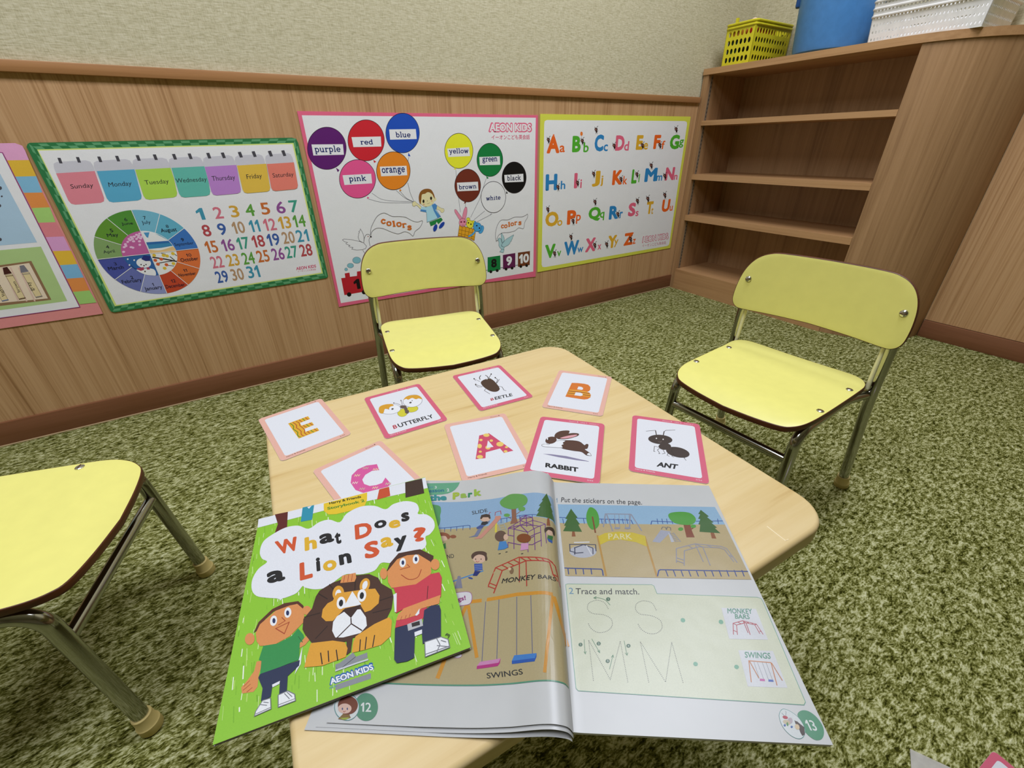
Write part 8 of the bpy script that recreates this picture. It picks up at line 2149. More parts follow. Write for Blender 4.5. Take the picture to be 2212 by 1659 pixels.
('l','6a6c72',2.1,[1510,137,1524,160,1521,165],0,0),
('p','4f9a50',[1502,86,1500,81,1497,76,1494,74,1491,73,1489,75,1488,79,1489,83,1491,89,1494,93,1498,96,1501,96,1503,94,1503,91],1),
('p','3a66b0',[1481,77,1479,74,1476,71,1472,70,1468,70,1466,71,1465,73,1465,76,1468,80,1471,82,1475,84,1479,84,1481,83,1482,80],1),
('p','3a66b0',[1525,70,1523,67,1519,64,1516,63,1512,62,1509,64,1508,66,1509,69,1511,72,1515,75,1519,76,1522,76,1525,75,1526,73],1),
('p','4a3630',[1556,111,1562,106,1572,104,1581,93,1603,71,1583,27,1563,19,1559,36,1562,70,1553,90],0),
('p','e8cfa8',[1571,78,1570,71,1567,64,1561,58,1553,55,1547,55,1541,58,1539,64,1539,71,1543,78,1549,84,1556,87,1563,87,1569,84],1),
]
TEXTS = {}
SLAB = {  # slab-serif letters as pen strokes: o = round bowl, otherwise a pen path; x-height 1
'a':(.95,['.14,.78 .3,.96 .56,.94 .66,.72 .66,.2 .78,.04 .95,.06','.66,.55 .3,.55 .1,.3 .24,.04 .5,.1 .66,.32']),
'b':(1.0,['.2,1.5 .2,0','.02,1.5 .2,1.5','.2,.72 .4,.96 .72,.9 .88,.5 .72,.1 .42,.04 .2,.26']),
'c':(.9,['.8,.7 .62,.95 .34,.92 .12,.5 .32,.07 .62,.05 .84,.26','.8,.95 .8,.66']),
'd':(1.05,['.8,1.5 .8,.06','.62,1.5 .8,1.5','.8,.06 1.0,.06','.8,.72 .6,.96 .28,.9 .12,.5 .28,.1 .58,.04 .8,.26']),
'e':(.92,['.14,.52 .82,.52 .74,.86 .46,.97 .18,.8 .1,.48 .24,.12 .54,.03 .82,.22']),
'g':(.98,['.46,.96 .2,.86 .16,.6 .4,.42 .66,.54 .72,.8 .46,.96','.66,.9 .94,.98','.3,.44 .16,.26 .34,.14 .7,.08 .84,-.16 .6,-.42 .26,-.4 .1,-.2 .3,.08']),
'h':(1.1,['.2,1.5 .2,0','.02,1.5 .2,1.5','.02,.05 .4,.05','.2,.66 .42,.94 .7,.92 .82,.66 .82,0','.66,.05 1.02,.05']),
'i':(.52,['.04,.94 .26,.94 .26,0','.04,.05 .48,.05','.26,1.34 .26,1.42']),
'k':(1.05,['.2,1.5 .2,0','.02,1.5 .2,1.5','.02,.05 .4,.05','.2,.42 .78,.95','.58,.95 .98,.95','.42,.6 .84,.05','.66,.05 1.04,.05']),
'l':(.52,['.04,1.5 .26,1.5 .26,0','.04,.05 .48,.05']),
'n':(1.1,['.02,.95 .2,.95 .2,0','.02,.05 .4,.05','.2,.66 .42,.94 .7,.92 .82,.66 .82,0','.66,.05 1.02,.05']),
'o':(.96,['.48,.96 .2,.84 .1,.5 .2,.16 .48,.04 .76,.16 .86,.5 .76,.84 .48,.96']),
'p':(1.02,['.02,.95 .2,.95 .2,-.5','.02,-.46 .42,-.46','.2,.72 .4,.96 .72,.9 .88,.5 .72,.1 .42,.04 .2,.26']),
'r':(.8,['.02,.95 .22,.95 .22,0','.02,.05 .48,.05','.22,.6 .4,.9 .6,.96 .76,.86 .76,.76']),
's':(.82,['.7,.72 .54,.94 .26,.92 .16,.74 .34,.56 .58,.46 .7,.26 .56,.06 .28,.06 .1,.28','.7,.95 .7,.68','.1,.05 .1,.32']),
't':(.66,['.28,1.32 .28,.24 .42,.05 .64,.1','.04,.94 .58,.94']),
'u':(1.08,['.02,.95 .2,.95 .2,.32 .34,.06 .58,.08 .8,.34','.62,.95 .8,.95 .8,.05 1.02,.05']),
'w':(1.36,['.16,.95 .4,.06 .66,.9 .92,.06 1.18,.95','.0,.95 .34,.95','1.0,.95 1.34,.95']),
'y':(1.06,['.2,.95 .52,.12','.86,.95 .44,-.36 .2,-.44','.02,.95 .4,.95','.68,.95 1.04,.95'])}
ONE = [(.30,0),(.30,.74),(.06,.60),(.06,.76),(.36,1),(.50,1),(.50,0)]
def thicken(V, T, d):
    """bold weight: a rounded band of half-width d round every contour"""
    cnt = {}
    for t in T:
        for a, b in ((t[0],t[1]),(t[1],t[2]),(t[2],t[0])):
            k = (a,b) if a < b else (b,a); cnt[k] = cnt.get(k,0)+1
    V = [(p[0],p[1],16) for p in V]; T = list(T); seen = set(); lv = 0
    for (a, b), c in cnt.items():
        if c != 1: continue
        p, q = Vector(V[a][:2]), Vector(V[b][:2]); e = q-p
        if e.length < 1e-6: continue
        n = Vector((-e.y,e.x)).normalized()*d; i = len(V); lv = (lv+1)%14
        V += [tuple(p+n)+(lv,),tuple(p-n)+(lv,),tuple(q-n)+(lv,),tuple(q+n)+(lv,)]; T += [(i,i+1,i+2),(i,i+2,i+3)]
        for s in (a,b):
            if s in seen: continue
            seen.add(s); c0 = Vector(V[s][:2]); i = len(V); lv = (lv+1)%14; V += [tuple(c0+Vector((math.cos(k*math.pi/4),math.sin(k*math.pi/4)))*d)+(lv,) for k in range(8)]
            T += [(i,i+j,i+j+1) for j in range(1,7)]
    return V, T
def norm(V):
    xs = [p[0] for p in V]; ys = [p[1] for p in V]; x0, x1, y0, y1 = min(xs), max(xs), min(ys), max(ys)
    return [((p[0]-x0)/(x1-x0), (p[1]-y0)/(y1-y0), p[2] if len(p) > 2 else 0) for p in V]
def bake_texts():
    want = {(o[1], o[4]) for ops in ART.values() for o in ops if o[0] == 't'}
    glyph = {s for s, b in want if b >= 0 and not (s.isdigit() and '1' in s)} | set('023456789'); made = []
    for s in sorted(glyph):
        c = bpy.data.curves.new('lettering', 'FONT'); c.body = s; c.resolution_u = 3
        o = bpy.data.objects.new('lettering', c); C.objects.link(o); made.append((s, o))
    bpy.context.view_layer.update(); dg = bpy.context.evaluated_depsgraph_get(); raw = {}
    for s, o in made:
        e = o.evaluated_get(dg); me = e.to_mesh(); me.calc_loop_triangles()
        raw[s] = ([(p.co.x, p.co.y) for p in me.vertices], [tuple(x.vertices) for x in me.loop_triangles]); e.to_mesh_clear()
    for s, o in made:
        c = o.data; bpy.data.objects.remove(o); bpy.data.curves.remove(c)
    for s, b in want:
        if b < 0:                                   # slab serif, pen width -b
            V = []; T = []; x = lv = 0
            for ch in s:
                lv %= 12
                wd, st = SLAB[ch]
                for q in st:
                    P = [Vector([float(k) for k in p.split(',')]) for p in q.split()]
                    P = catmull(P, 4) if len(P) > 4 else P
                    P = [p+Vector((x,0)) for p in P]; v, f = ribbon(P, -b, False); i = len(V); lv += 1; V += [(p.x,p.y,lv) for p in v]; T += [tuple(k+i for k in g) for g in f]
                x += wd+.12
        elif s.isdigit() and '1' in s:
            V = []; T = []; x = 0
            for ch in s:
                if ch == '1':
                    v = [(p[0]*.78, p[1]) for p in ONE]; f = [tuple(g) for g in tessellate_polygon([[Vector((p[0],p[1],0)) for p in v]])]; wd = .44
                else:
                    v, f = raw[ch]; ys = [p[1] for p in v]; xs = [p[0] for p in v]; h = max(ys)-min(ys); v = [((p[0]-min(xs))/h, (p[1]-min(ys))/h) for p in v]; wd = (max(xs)-min(xs))/h
                i = len(V); V += [(p[0]+x,p[1]) for p in v]; T += [tuple(k+i for k in g) for g in f]; x += wd+.13
            if b: V, T = thicken(V, T, b*1.3)
        else:
            V, T = raw[s]
            if b: V, T = thicken(V, T, b)
        TEXTS[(s,b)] = (norm(V), T)
def pairs(f): return [Vector((f[i], f[i+1])) for i in range(0, len(f), 2)]
def smooth_loop(P, n=4):
    m = len(P); out = []
    for i in range(m):
        a,b,c,d = P[i-1],P[i],P[(i+1)%m],P[(i+2)%m]
        for k in range(n):
            t = k/n; out.append(.5*((2*b)+(c-a)*t+(2*a-5*b+4*c-d)*t*t+(3*b-a-3*c+d)*t**3))
    return out
def ribbon(P, w, closed):
    Q = [P[0]]
    for p in P[1:]:
        if (p-Q[-1]).length > 1e-3: Q.append(p)
    P = Q; n = len(P); V = []; F = []
    if n < 2: return V, F
    for i in range(n):
        a = P[i-1] if (closed or i) else P[i]; b = P[(i+1)%n] if (closed or i < n-1) else P[i]
        d1 = (P[i]-a); d2 = (b-P[i])
        if d1.length < 1e-6: d1 = d2
        if d2.length < 1e-6: d2 = d1
        d1 = d1.normalized(); d2 = d2.normalized(); t = d1+d2
        t = d1 if t.length < 1e-3 else t.normalized(); k = min(1/max(t.dot(d1), .35), 2.2)
        nn = Vector((-t.y, t.x))*w/2*k; V += [P[i]+nn, P[i]-nn]
    for i in range(n if closed else n-1):
        j = (i+1)%n; F += [(2*i,2*i+1,2*j+1),(2*i,2*j+1,2*j)]
    return V, F
bake_texts()
def op_mesh(o):
    k = o[0]
    if k == 'p':
        P = pairs(o[2]); P = smooth_loop(P) if o[3] else P
        return P, [tuple(t) for t in tessellate_polygon([[p.to_3d() for p in P]])]
    if k == 'l':
        P = pairs(o[3])
        if o[5]: P = smooth_loop(P) if o[4] else catmull(P, 5)
        return ribbon(P, o[2], o[4])
    if k == 'd':
        P = pairs(o[4]); P = catmull(P, 6) if o[5] else P; V = []; F = []; left = 0
        for a, b in zip(P, P[1:]):
            L = (b-a).length; s = left
            while s < L:
                c = a+(b-a)*(s/L); i = len(V); V += [c+Vector((math.cos(t*math.pi/3), math.sin(t*math.pi/3)))*o[2] for t in range(6)]
                F += [(i,i+j,i+j+1) for j in range(1,5)]; s += o[3]
            left = s-L
        return V, F
    v, t = TEXTS[(o[1], o[4])]; a, b, c = pairs(o[3])
    return [(a+(b-a)*x+(c-a)*y).to_3d()+Vector((0,0,k)) for x, y, k in v], t
def print_mesh(name, ops, mat, parent, place, lift, cuts=None, gain=1.04):
    """all inked shapes of one sheet; later shapes lie one ink layer above what they cover"""
    boxes = []; layers = []; verts = []; faces = []; cols = []
    for o in ops:
        P, F = op_mesh(o)
        if not F: continue
        x0, x1 = min(p.x for p in P), max(p.x for p in P); y0, y1 = min(p.y for p in P), max(p.y for p in P)
        l = 0
        for (a,b,c,d), k in zip(boxes, layers):
            if a < x1 and b > x0 and c < y1 and d > y0 and k >= l: l = k+1
        boxes.append((x0,x1,y0,y1)); layers.append(l)
        if cuts:
            bm = bmesh.new(); vs = [bm.verts.new((p.x,p.y,p.z if len(p) > 2 else 0)) for p in P]
            for f in F:
                try: bm.faces.new([vs[i] for i in f])
                except ValueError: pass
            for cx in cuts:
                if x0 < cx < x1: bmesh.ops.bisect_plane(bm, geom=bm.verts[:]+bm.edges[:]+bm.faces[:], plane_co=(cx,0,0), plane_no=(1,0,0))
            for cy in range(-100, 2600, 160):
                if y0 < cy < y1: bmesh.ops.bisect_plane(bm, geom=bm.verts[:]+bm.edges[:]+bm.faces[:], plane_co=(0,cy,0), plane_no=(0,1,0))
            bmesh.ops.triangulate(bm, faces=bm.faces[:]); bm.verts.index_update()
            P = [v.co.copy() for v in bm.verts]; F = [tuple(v.index for v in f.verts) for f in bm.faces]; bm.free()
        i = len(verts); col = lin(o[2] if o[0] == 't' else o[1], gain)
        verts += [place(p.x/1e4, p.y/1e4, (l+1)*lift+(p.z*1.6e-6 if len(p) > 2 else 0)) for p in P]
        for f in F:
            a, b, c = (P[j].to_2d() for j in f)
            if (b-a).cross(c-a) < 0: f = f[::-1]
            faces.append(tuple(j+i for j in f)); cols.append(col)
    me = bpy.data.meshes.new(name); me.from_pydata(verts, [], faces)
    at = me.attributes.new('ink', 'FLOAT_COLOR', 'CORNER'); buf = []
    for c in cols: buf += list(c)*3
    at.data.foreach_set('color', buf); me.materials.append(mat)
    o = bpy.data.objects.new(name, me); C.objects.link(o); o.parent = parent
    return o

# ------------------------------------------------------------------ the room
XR, YB, XL, YF, ZC = 2.307, 1.582, -3.2, -4.2, 2.4
def struct(o): return tag(o, kind='structure')
struct(box('floor', XL-.1, XR+.1, YF-.1, YB+.1, -.05, 0, m_carpet))
struct(box('ceiling', XL-.1, XR+.1, YF-.1, YB+.1, ZC, ZC+.05, m_ceil))
struct(box('wall_back', XL-.1, XR+.1, YB+.006, YB+.1, 0, ZC, m_wallpaper))
struct(box('wall_right', XR+.004, XR+.1, YF, YB+.006, 0, ZC, m_wallpaper))
struct(box('wall_left', XL-.1, XL, YF, YB+.006, 0, ZC, m_wallpaper))
struct(box('wall_front', XL-.1, XR+.1, YF-.1, YF, 0, ZC, m_wallpaper))
struct(box('trim_1', XL, 2.011, YB, YB+.006, .07, .878, m_oak))          # back wainscot
struct(box('trim_2', XR, XR+.004, YF, .532, .07, .878, m_oak))           # right wainscot
struct(box('trim_3', XL, 2.005, YB-.011, YB+.006, .876, .899, m_rail, bev=.002))
struct(box('trim_4', XR-.016, XR+.004, YF, .522, .876, .899, m_oak_edge))
struct(box('baseboard_back', XL, 2.011, YB-.008, YB+.006, 0, .07, m_base, bev=.0015))
struct(box('trim_5', XL, 2.011, YB-.0105, YB+.006, 0, .0045, plain('carpet_edge_strip','b7a079',.6), bev=.001))
struct(box('baseboard_right', XR-.009, XR+.004, YF, .531, 0, .068, m_base_y, bev=.0015))

# ------------------------------------------------------------------ built-in bookcase with a rounded end
XF = 2.012; CX, CY, CR = 2.307, .828, .295; YO = .775
bk = thing('bookcase', 'low oak bookcase with four empty open shelves and a rounded end', 'bookcase', (2.15, 1.1, 0))
bk.location = (0,0,0)
def arc_pts(r, n=24): return [(CX-r*math.cos(R(90*k/n)), CY-r*math.sin(R(90*k/n))) for k in range(n+1)]
def prism(pts, z0, z1):
    bm = bmesh.new(); a = [bm.verts.new((x,y,z0)) for x,y in pts]; b = [bm.verts.new((x,y,z1)) for x,y in pts]; n = len(pts)
    for k in range(n): bm.faces.new((a[k],a[(k+1)%n],b[(k+1)%n],b[k]))
    bm.faces.new(a[::-1]); bm.faces.new(b); return bm
obj('top_board', prism([(XF-.006,1.5815)]+[(XF-.006,.83)]+arc_pts(CR+.006)[1:]+[(2.307,1.5815)], .983, 1.006), m_oak_edge, bk, True)
t0 = math.acos((CX-XF-.0005)/CR) if CX-XF < CR else 0
outer = [(XF,YO)] if False else []
a0 = math.degrees(math.asin((CY-YO)/CR))
outer = [(CX-CR*math.cos(R(a0+(90-a0)*k/24)), CY-CR*math.sin(R(a0+(90-a0)*k/24))) for k in range(25)]
ri = CR-.018
inner = [(CX-ri*math.cos(R(a0+(90-a0)*k/24)), CY-ri*math.sin(R(a0+(90-a0)*k/24))) for k in range(25)]
obj('rounded_end', prism(outer+inner[::-1], 0, .983), m_oak_shelf, bk, True)
box('side_panel', XF, 2.300, 1.553, 1.5815, 0, .983, m_oak_shelf, bk)
box('side_panel', XF+.022, 2.300, YO-.018, YO, .02, .983, m_oak_shelf, bk)
box('back_panel', 2.285, 2.300, YO, 1.553, 0, .983, m_oak_shelf, bk)
box('plinth', XF, XF+.02, YO, 1.553, 0, .088, m_oak_edge, bk)
box('bottom_board', XF, 2.285, YO, 1.553, .088, .107, m_oak_edge, bk)
for zt, zb in ((.805,.785),(.577,.553),(.386,.360)):
    box('shelf', XF+.002, 2.285, YO, 1.553, zb, zt, m_oak_edge, bk)
bm = bmesh.new(); add_box(bm, XF+.018, XF+.031, 1.5515, 1.5535, .11, .98)
st = obj('shelf_support_strip', bm, m_steel, bk); st['label'] = 'slotted metal strip'
bm = bmesh.new()
for k in range(52): add_box(bm, XF+.023, XF+.0265, 1.5508, 1.5516, .125+k*.0165, .133+k*.0165)
obj('slot', bm, plain('slot_dark','3a3026',.8), st)

# ------------------------------------------------------------------ posters on the wainscot
YP = 1.580
def poster(key, x0, z0, outline, label, sheet_col):
    t = thing('poster', label, 'poster', (x0, YP, z0), 0, 'learning posters on the wall')
    bm = bmesh.new(); P = [Vector((x/1e4, 0, y/1e4)) for x, y in outline]
    f = [bm.verts.new(p+Vector((0,-.0003,0))) for p in P]; b = [bm.verts.new(p+Vector((0,.0015,0))) for p in P]; n = len(P)
    for tri in tessellate_polygon([[Vector((p.x,p.z,0)) for p in P]]):
        bm.faces.new([f[i] for i in tri]); bm.faces.new([b[i] for i in tri[::-1]])
    for k in range(n): bm.faces.new((f[k],f[(k+1)%n],b[(k+1)%n],b[k]))
    obj('sheet', bm, plain('poster_edge_'+key, sheet_col, .6), t)
    print_mesh('print', ART[key], m_poster, t, lambda x, y, l: (x, -.0004-l, y), .00006, gain=1.18)
    return t
def outl(key): return [tuple(p) for p in pairs(ART[key][0][2])]
poster('left', -.985, .322, outl('left'), 'pink edged classroom words poster with crayons, cut by the left frame edge', 'd98a88')
poster('calendar', -.364, .322, outl('calendar'), 'green edged calendar poster with days, months wheel and numbers', '2c7241')
poster('colors', .238, .195, outl('colors'), 'pink edged poster of coloured balloons naming the colours', 'dd6482')
poster('alphabet', 1.096, .215, outl('alphabet'), 'yellow edged alphabet poster of upper and lower case letters', 'd0d24c')

# ------------------------------------------------------------------ table
ZT = .36
tb = thing('table', 'low square maple table with rounded corners covered in cards and books', 'table', (.218,.389,0), R(-2.8))
obj('tabletop', plate(rrect(.544,.544,.042,8), ZT-.023, ZT, 3, None, .005, .003), m_maple, tb, True)
bm = bmesh.new(); add_tube(bm, [(x,y,ZT-.0001) for x,y in [(0.1924, -0.2435), (0.1916, -0.2538), (0.1911, -0.2646), (0.1953, -0.265)]], .0005, 6); obj('scratch', bm, plain('pale_scratch','f2e2be',.5), tb)
for sx in (-1,1):
    for sy in (-1,1):
        bm = bmesh.new(); add_tube(bm, [(sx*.205,sy*.205,.012),(sx*.205,sy*.205,ZT-.024)], .0125, 18)
        lg = obj('leg', bm, m_chrome, tb, True)
        bm = bmesh.new(); add_lathe(bm, [(.016,0),(.016,.01),(.0145,.026)], (sx*.205,sy*.205,0), n=20); obj('rubber_foot', bm, m_rubber, lg, True)
for s in (-1,1):
    bm = bmesh.new(); add_box(bm, -.215,.215, s*.205-.012, s*.205+.012, ZT-.05, ZT-.0235); obj('apron', bm, m_chrome, tb)

# ------------------------------------------------------------------ chairs
SZ = .291
def seat_outline():
    h = [(0,.054),(.05,.054),(.095,.055),(.118,.059),(.133,.070),(.1405,.088),(.1405,.12),(.1395,.18),(.1375,.25),(.135,.285),(.129,.309),(.118,.325),(.102,.334),(.06,.340),(0,.344)]
    P = [Vector((x,y)) for x, y in h]; P = catmull(P, 4)
    return [(p.x,p.y) for p in P] + [(-p.x,p.y) for p in P[::-1][1:-1]]
def seat_z(x, y):
    z = 0
    if y > .27: z -= .014*((y-.27)/.074)**2
    if y < .13: z += .007*((.13-y)/.075)**2
    return z - .0035*(1-(x/.14)**2)
def back_outline():
    h = [(0,.378),(.08,.376),(.138,.374),(.155,.378),(.164,.389),(.1665,.405),(.1655,.43),(.161,.455),(.152,.476),(.138,.492),(.118,.502),(.09,.506),(0,.507)]
    P = [Vector((x,y)) for x, y in h]; P = catmull(P, 4)
    return [(p.x,p.y) for p in P] + [(-p.x,p.y) for p in P[::-1][1:-1]]
def make_chair(label, loc, rz):
    t = thing('chair', label, 'chair', loc, rz, 'yellow children chairs around the table')
    se = obj('seat', plate(seat_outline(), SZ-.011, SZ, 10, seat_z, .0015, .0015, 1, 0, 3, (0,.2)), [m_yellow, m_ply], t, True)
    for x, y in ((.1268,.2467),(-.1268,.2467),(.1258,.1194),(-.1258,.1194)):
        bm = bmesh.new(); z = SZ+seat_z(x,y); add_lathe(bm, [(.0062,-.001),(.0062,.0006),(.005,.0016),(.002,.0022)], (x,y,z), n=20)
        add_box(bm, x-.0045,x+.0045,y-.0006,y+.0006,z+.0016,z+.0026,1); obj('screw', bm, [m_screw, m_ply], se, True)
    # backrest: plate drawn in x,z then stood up and curved away from the sitter
    bm = plate(back_outline(), -.0045, .0045, 10, None, .0015, .0015, 1, 0, 3, (0,.44))
    for v in bm.verts:
        x, zz, d = v.co; lean = -(zz-.44)*.17
        v.co = (x, .0705+d+lean-.016*(1-(x/.166)**2), zz)
    ba = obj('backrest', bm, [m_yellow, m_ply], t, True)
    for s in (-1,1):
        bm = bmesh.new(); add_lathe(bm, [(.0068,-.002),(.0068,.0008),(.0055,.0024),(.002,.0032)], (s*.145,.0715,.4424), (0,1,.1), n=20)
        add_box(bm, s*.145-.005,s*.145+.005,.0742,.0752,.4418,.443,1); obj('screw', bm, [m_screw, m_ply], ba, True)
    for s in (-1,1):
        bm = bmesh.new(); add_tube(bm, bend([(s*.156,.001,.012),(s*.149,.060,.262),(s*.1458,.0565,.462)], .05), .0098, 16)
        lg = obj('leg', bm, m_chrome, t, True)
        bm = bmesh.new(); ax = Vector((-s*.007,.059,.25)); add_lathe(bm, [(.0135,-.012),(.0145,-.010),(.0145,.002),(.0128,.004),(.0122,.021),(.0112,.022)], (s*.156,.001,.013), ax, 20); obj('rubber_foot', bm, m_rubber, lg, True)
        bm = bmesh.new(); add_tube(bm, bend([(s*.1333,.3277,.012),(s*.1255,.3105,.248),(s*.1262,.292,.2685),(s*.1265,.12,.268),(s*.141,.066,.268)], .03), .0098, 16)
        lg = obj('leg', bm, m_chrome, t, True)
        bm = bmesh.new(); ax = Vector((-s*.008,-.017,.235)); add_lathe(bm, [(.0135,-.012),(.0145,-.010),(.0145,.002),(.0128,.004),(.0122,.021),(.0112,.022)], (s*.1333,.3277,.013), ax, 20); obj('rubber_foot', bm, m_rubber, lg, True)
        bm = bmesh.new(); P = [Vector((s*.1395,.0655,.281)),Vector((s*.138,.0635,.33)),Vector((s*.1375,.0605,.384))]
        add_tube(bm, catmull(P,5), lambda k: .0042, 10); sp = obj('sleeve', bm, m_strip, t, True); sp['label'] = 'pale yellow strip on the post'
        bm = bmesh.new(); add_lathe(bm, [(.006,0),(.006,.012),(.004,.016)], (s*.128,.070,.268), (s,0,0), 14); obj('bolt', bm, m_screw, t, True)
    bm = bmesh.new(); add_tube(bm, [(-.1262,.3128,.207),(.1262,.3128,.207)], .0082, 14); obj('stretcher', bm, m_chrome, t, True)
    return t
def deg(th): return th-math.pi/2
make_chair('yellow chair facing out from the bookcase, to the right of the table', (1.0518,.4081,0), deg(3.2036))
make_chair('yellow chair between the table and the balloon colours poster', (.4165,1.1704,0), deg(-1.7755))
make_chair('yellow chair cut by the left edge of the photo, only seat and front legs showing', (-.5766,.737,0), deg(-.2491))

# ------------------------------------------------------------------ flash cards
CW, CH, CT = .0945, .131, .0009
def card(key, loc, dg, label, curl=0.0):
    t = thing('flash_card', label, 'flash card', (loc[0],loc[1],loc[2]-CT), R(dg), 'flash cards on the table' if key != 'floor' else None)
    zf = (lambda x, y: curl*((x/.047)**2*.5+(y/.065)**2*.5)) if curl else (lambda x, y: 0)
    obj('board', plate(rrect(CW,CH,.0055,5), 0, CT-.00005, 6, zf), m_cardback, t)
    cut = [k*50 for k in range(-9,10)] if curl else None
    print_mesh('print', ART['card_'+key], m_card, t, lambda x, y, l: (x, y, CT+zf(x,y)+l), .00004, cut, .78)
card('E', (0.0070,0.6085,0.3609), 7.82, 'flash card with a striped letter E at the left corner of the table')
card('butterfly', (0.1495,0.5747,0.3609), -1.89, 'flash card of a yellow and white butterfly')
card('beetle', (0.2991,0.5634,0.3609), -5.53, 'flash card of a dark brown beetle')
card('B', (0.4131,0.4680,0.3609), -49.29, 'flash card with an orange and yellow letter B')
card('A', (0.2144,0.4252,0.3609), -13.62, 'flash card with a spotted red letter A')
card('rabbit', (0.3026,0.3590,0.3622), -44.96, 'flash card of a leaping brown rabbit, overlapping the letter A card')
card('ant', (0.4182,0.2890,0.3609), -47.57, 'flash card of a black ant at the right edge of the table')
card('C', (0.0588,0.4401,0.3609), 10.31, 'flash card with a pink letter C, half under the green storybook')
card('floor', (0.6086,-0.1525,0.0021), -94.76, 'pink bordered flash card lying on the carpet beside the plastic film')

# ------------------------------------------------------------------ open textbook
def herm(X, Y, x):
    n = len(X)
    if x <= X[0]: return Y[0]
    if x >= X[-1]: return Y[-1]
    for i in range(n-1):
        if x <= X[i+1]: break
    d = lambda j: (Y[min(j+1,n-1)]-Y[max(j-1,0)])/(X[min(j+1,n-1)]-X[max(j-1,0)])
    h = X[i+1]-X[i]; t = (x-X[i])/h
    return (1+2*t)*(1-t)**2*Y[i]+t*(1-t)**2*h*d(i)+t*t*(3-2*t)*Y[i+1]+t*t*(t-1)*h*d(i+1)
S0=[0,3,6,13,20,27,45,71,110,150,190]; B0=[4,10.5,13.4,15.6,15.3,13.8,8.6,4.6,2.6,2.2,2.0]; T0=[8,14,16.8,19.8,21,20.6,17.0,9.6,3.4,2.4,2.0]
def page_h(x, y):
    k = min(max(y/.25,0),1); s = (-.006*k-x)*1000
    if s >= 0: return (herm(S0,B0,s)*(1-k)+herm(S0,T0,s)*k)/1000
    s = -s
    return (3.4+(B0[0]*(1-k)+5*k-3.4)*max(0,1-s/8)**2)/1000
BO = (0.1074,0.1025,0.3600); BDEG = -34.30
STORY = {'o': [0.00365, 0.31108, 0.367], 'ex': [0.97831, -0.20599, 0.02195], 'ey': [0.20604, 0.97854, 1e-05], 'w': 0.18224, 'h': 0.2148}
tk = thing('textbook', 'open activity book showing a playground scene and pages 12 and 13', 'book', BO, R(BDEG))
def leaf_sheet(name, xa, xb, ya, yb, h, m, xs, thick=.0002):
    """a curved sheet over x columns; xa/xb give the two edges at bottom and top"""
    bm = bmesh.new(); rows = 40; T = []; Bt = []
    for j in range(rows+1):
        k = j/rows; y = ya+(yb-ya)*k; r1 = []; r2 = []
        for s in xs:
            x = (xa[0]*(1-k)+xa[1]*k)*(1-s)+(xb[0]*(1-k)+xb[1]*k)*s; z = h(x,y)
            r1.append(bm.verts.new((x,y,z))); r2.append(bm.verts.new((x,y,max(z-thick,.0004) if thick < .5 else .0004)))
        T.append(r1); Bt.append(r2)
    n = len(xs)
    for j in range(rows):
        for i in range(n-1):
            bm.faces.new((T[j][i],T[j][i+1],T[j+1][i+1],T[j+1][i])); bm.faces.new((Bt[j][i+1],Bt[j][i],Bt[j+1][i],Bt[j+1][i+1]))
    for j in range(rows):
        for i in (0,n-1): bm.faces.new((T[j][i],T[j+1][i],Bt[j+1][i],Bt[j][i]))
    for i in range(n-1):
        for j in (0,rows): bm.faces.new((T[j][i],Bt[j][i],Bt[j][i+1],T[j][i+1]))
    return obj(name, bm, m, tk, True)
xsL = [0,.005,.01,.015,.02,.025,.03,.035,.04,.045,.05,.055,.06]+[.01*k for k in range(7,40)]+[.4+.03*k for k in range(21)]
m_white = plain('page_white', 'abacab', .35, vary=.015)
leaf_sheet('page', (0,-.006), (-.175,-.172), -.003, .2495, page_h, m_white, xsL)
leaf_sheet('page', (0,-.005), (-.182,-.178), -.0055, .249, lambda x,y: max(page_h(x,y)-.0016,.0012), m_white, xsL)
leaf_sheet('cover', (-.001,-.004), (-.1895,-.186), -.0075, .2485, lambda x,y: max(page_h(x,y)*.62-.0012,.0009), m_white, xsL)
xsR = [0,.01,.02,.035,.05,.1,.3,.6,1]
leaf_sheet('page', (0,-.006), (.1742,.1796), -.0024, .2496, page_h, m_white, xsR)
leaf_sheet('page_block', (.0005,-.005), (.1735,.179), -.0022, .2494, lambda x,y: page_h(x,y)-.0003, m_paper, xsR, .9)
def plp(x, y, l): return (x, y, page_h(x,y)+l+.00016)
cuts = [-10*k for k in range(0,12)]+[-10*k for k in range(12,60,3)]+[-10*k for k in range(60,180,8)]+[10*k for k in range(1,10,2)]
cuts = [c*10 for c in cuts]; cuts = [c/10*1.0 for c in cuts]; cuts = [c*1.0 for c in cuts]
pr = print_mesh('print', ART['book'], m_page, tk, plp, .00003, cuts, .56)

# ------------------------------------------------------------------ storybook lying over the open book
ex, ey = Vector(STORY['ex']), Vector(STORY['ey']); ez = ex.cross(ey)
sb = thing('storybook', 'green storybook with two boys and a lion, lying over the open book', 'book', STORY['o'])
sb.rotation_euler = Matrix((ex,ey,ez)).transposed().to_euler()
sw, sh = STORY['w']/2, STORY['h']/2
bm = bmesh.new(); add_box(bm, -sw+.0004, sw-.0006, -sh+.0006, sh-.0006, -.0022, -.0003); obj('page_block', bm, m_paper, sb)
bm = bmesh.new(); add_box(bm, -sw, sw, -sh, sh, -.0003, 0); fc = obj('cover', bm, m_white, sb)
bm = bmesh.new(); add_box(bm, -sw, sw, -sh, sh, -.0025, -.0022); obj('cover', bm, m_white, sb)
print_mesh('print', ART['story'], m_card, fc, lambda x, y, l: (x, y, l), .00003, gain=.76)

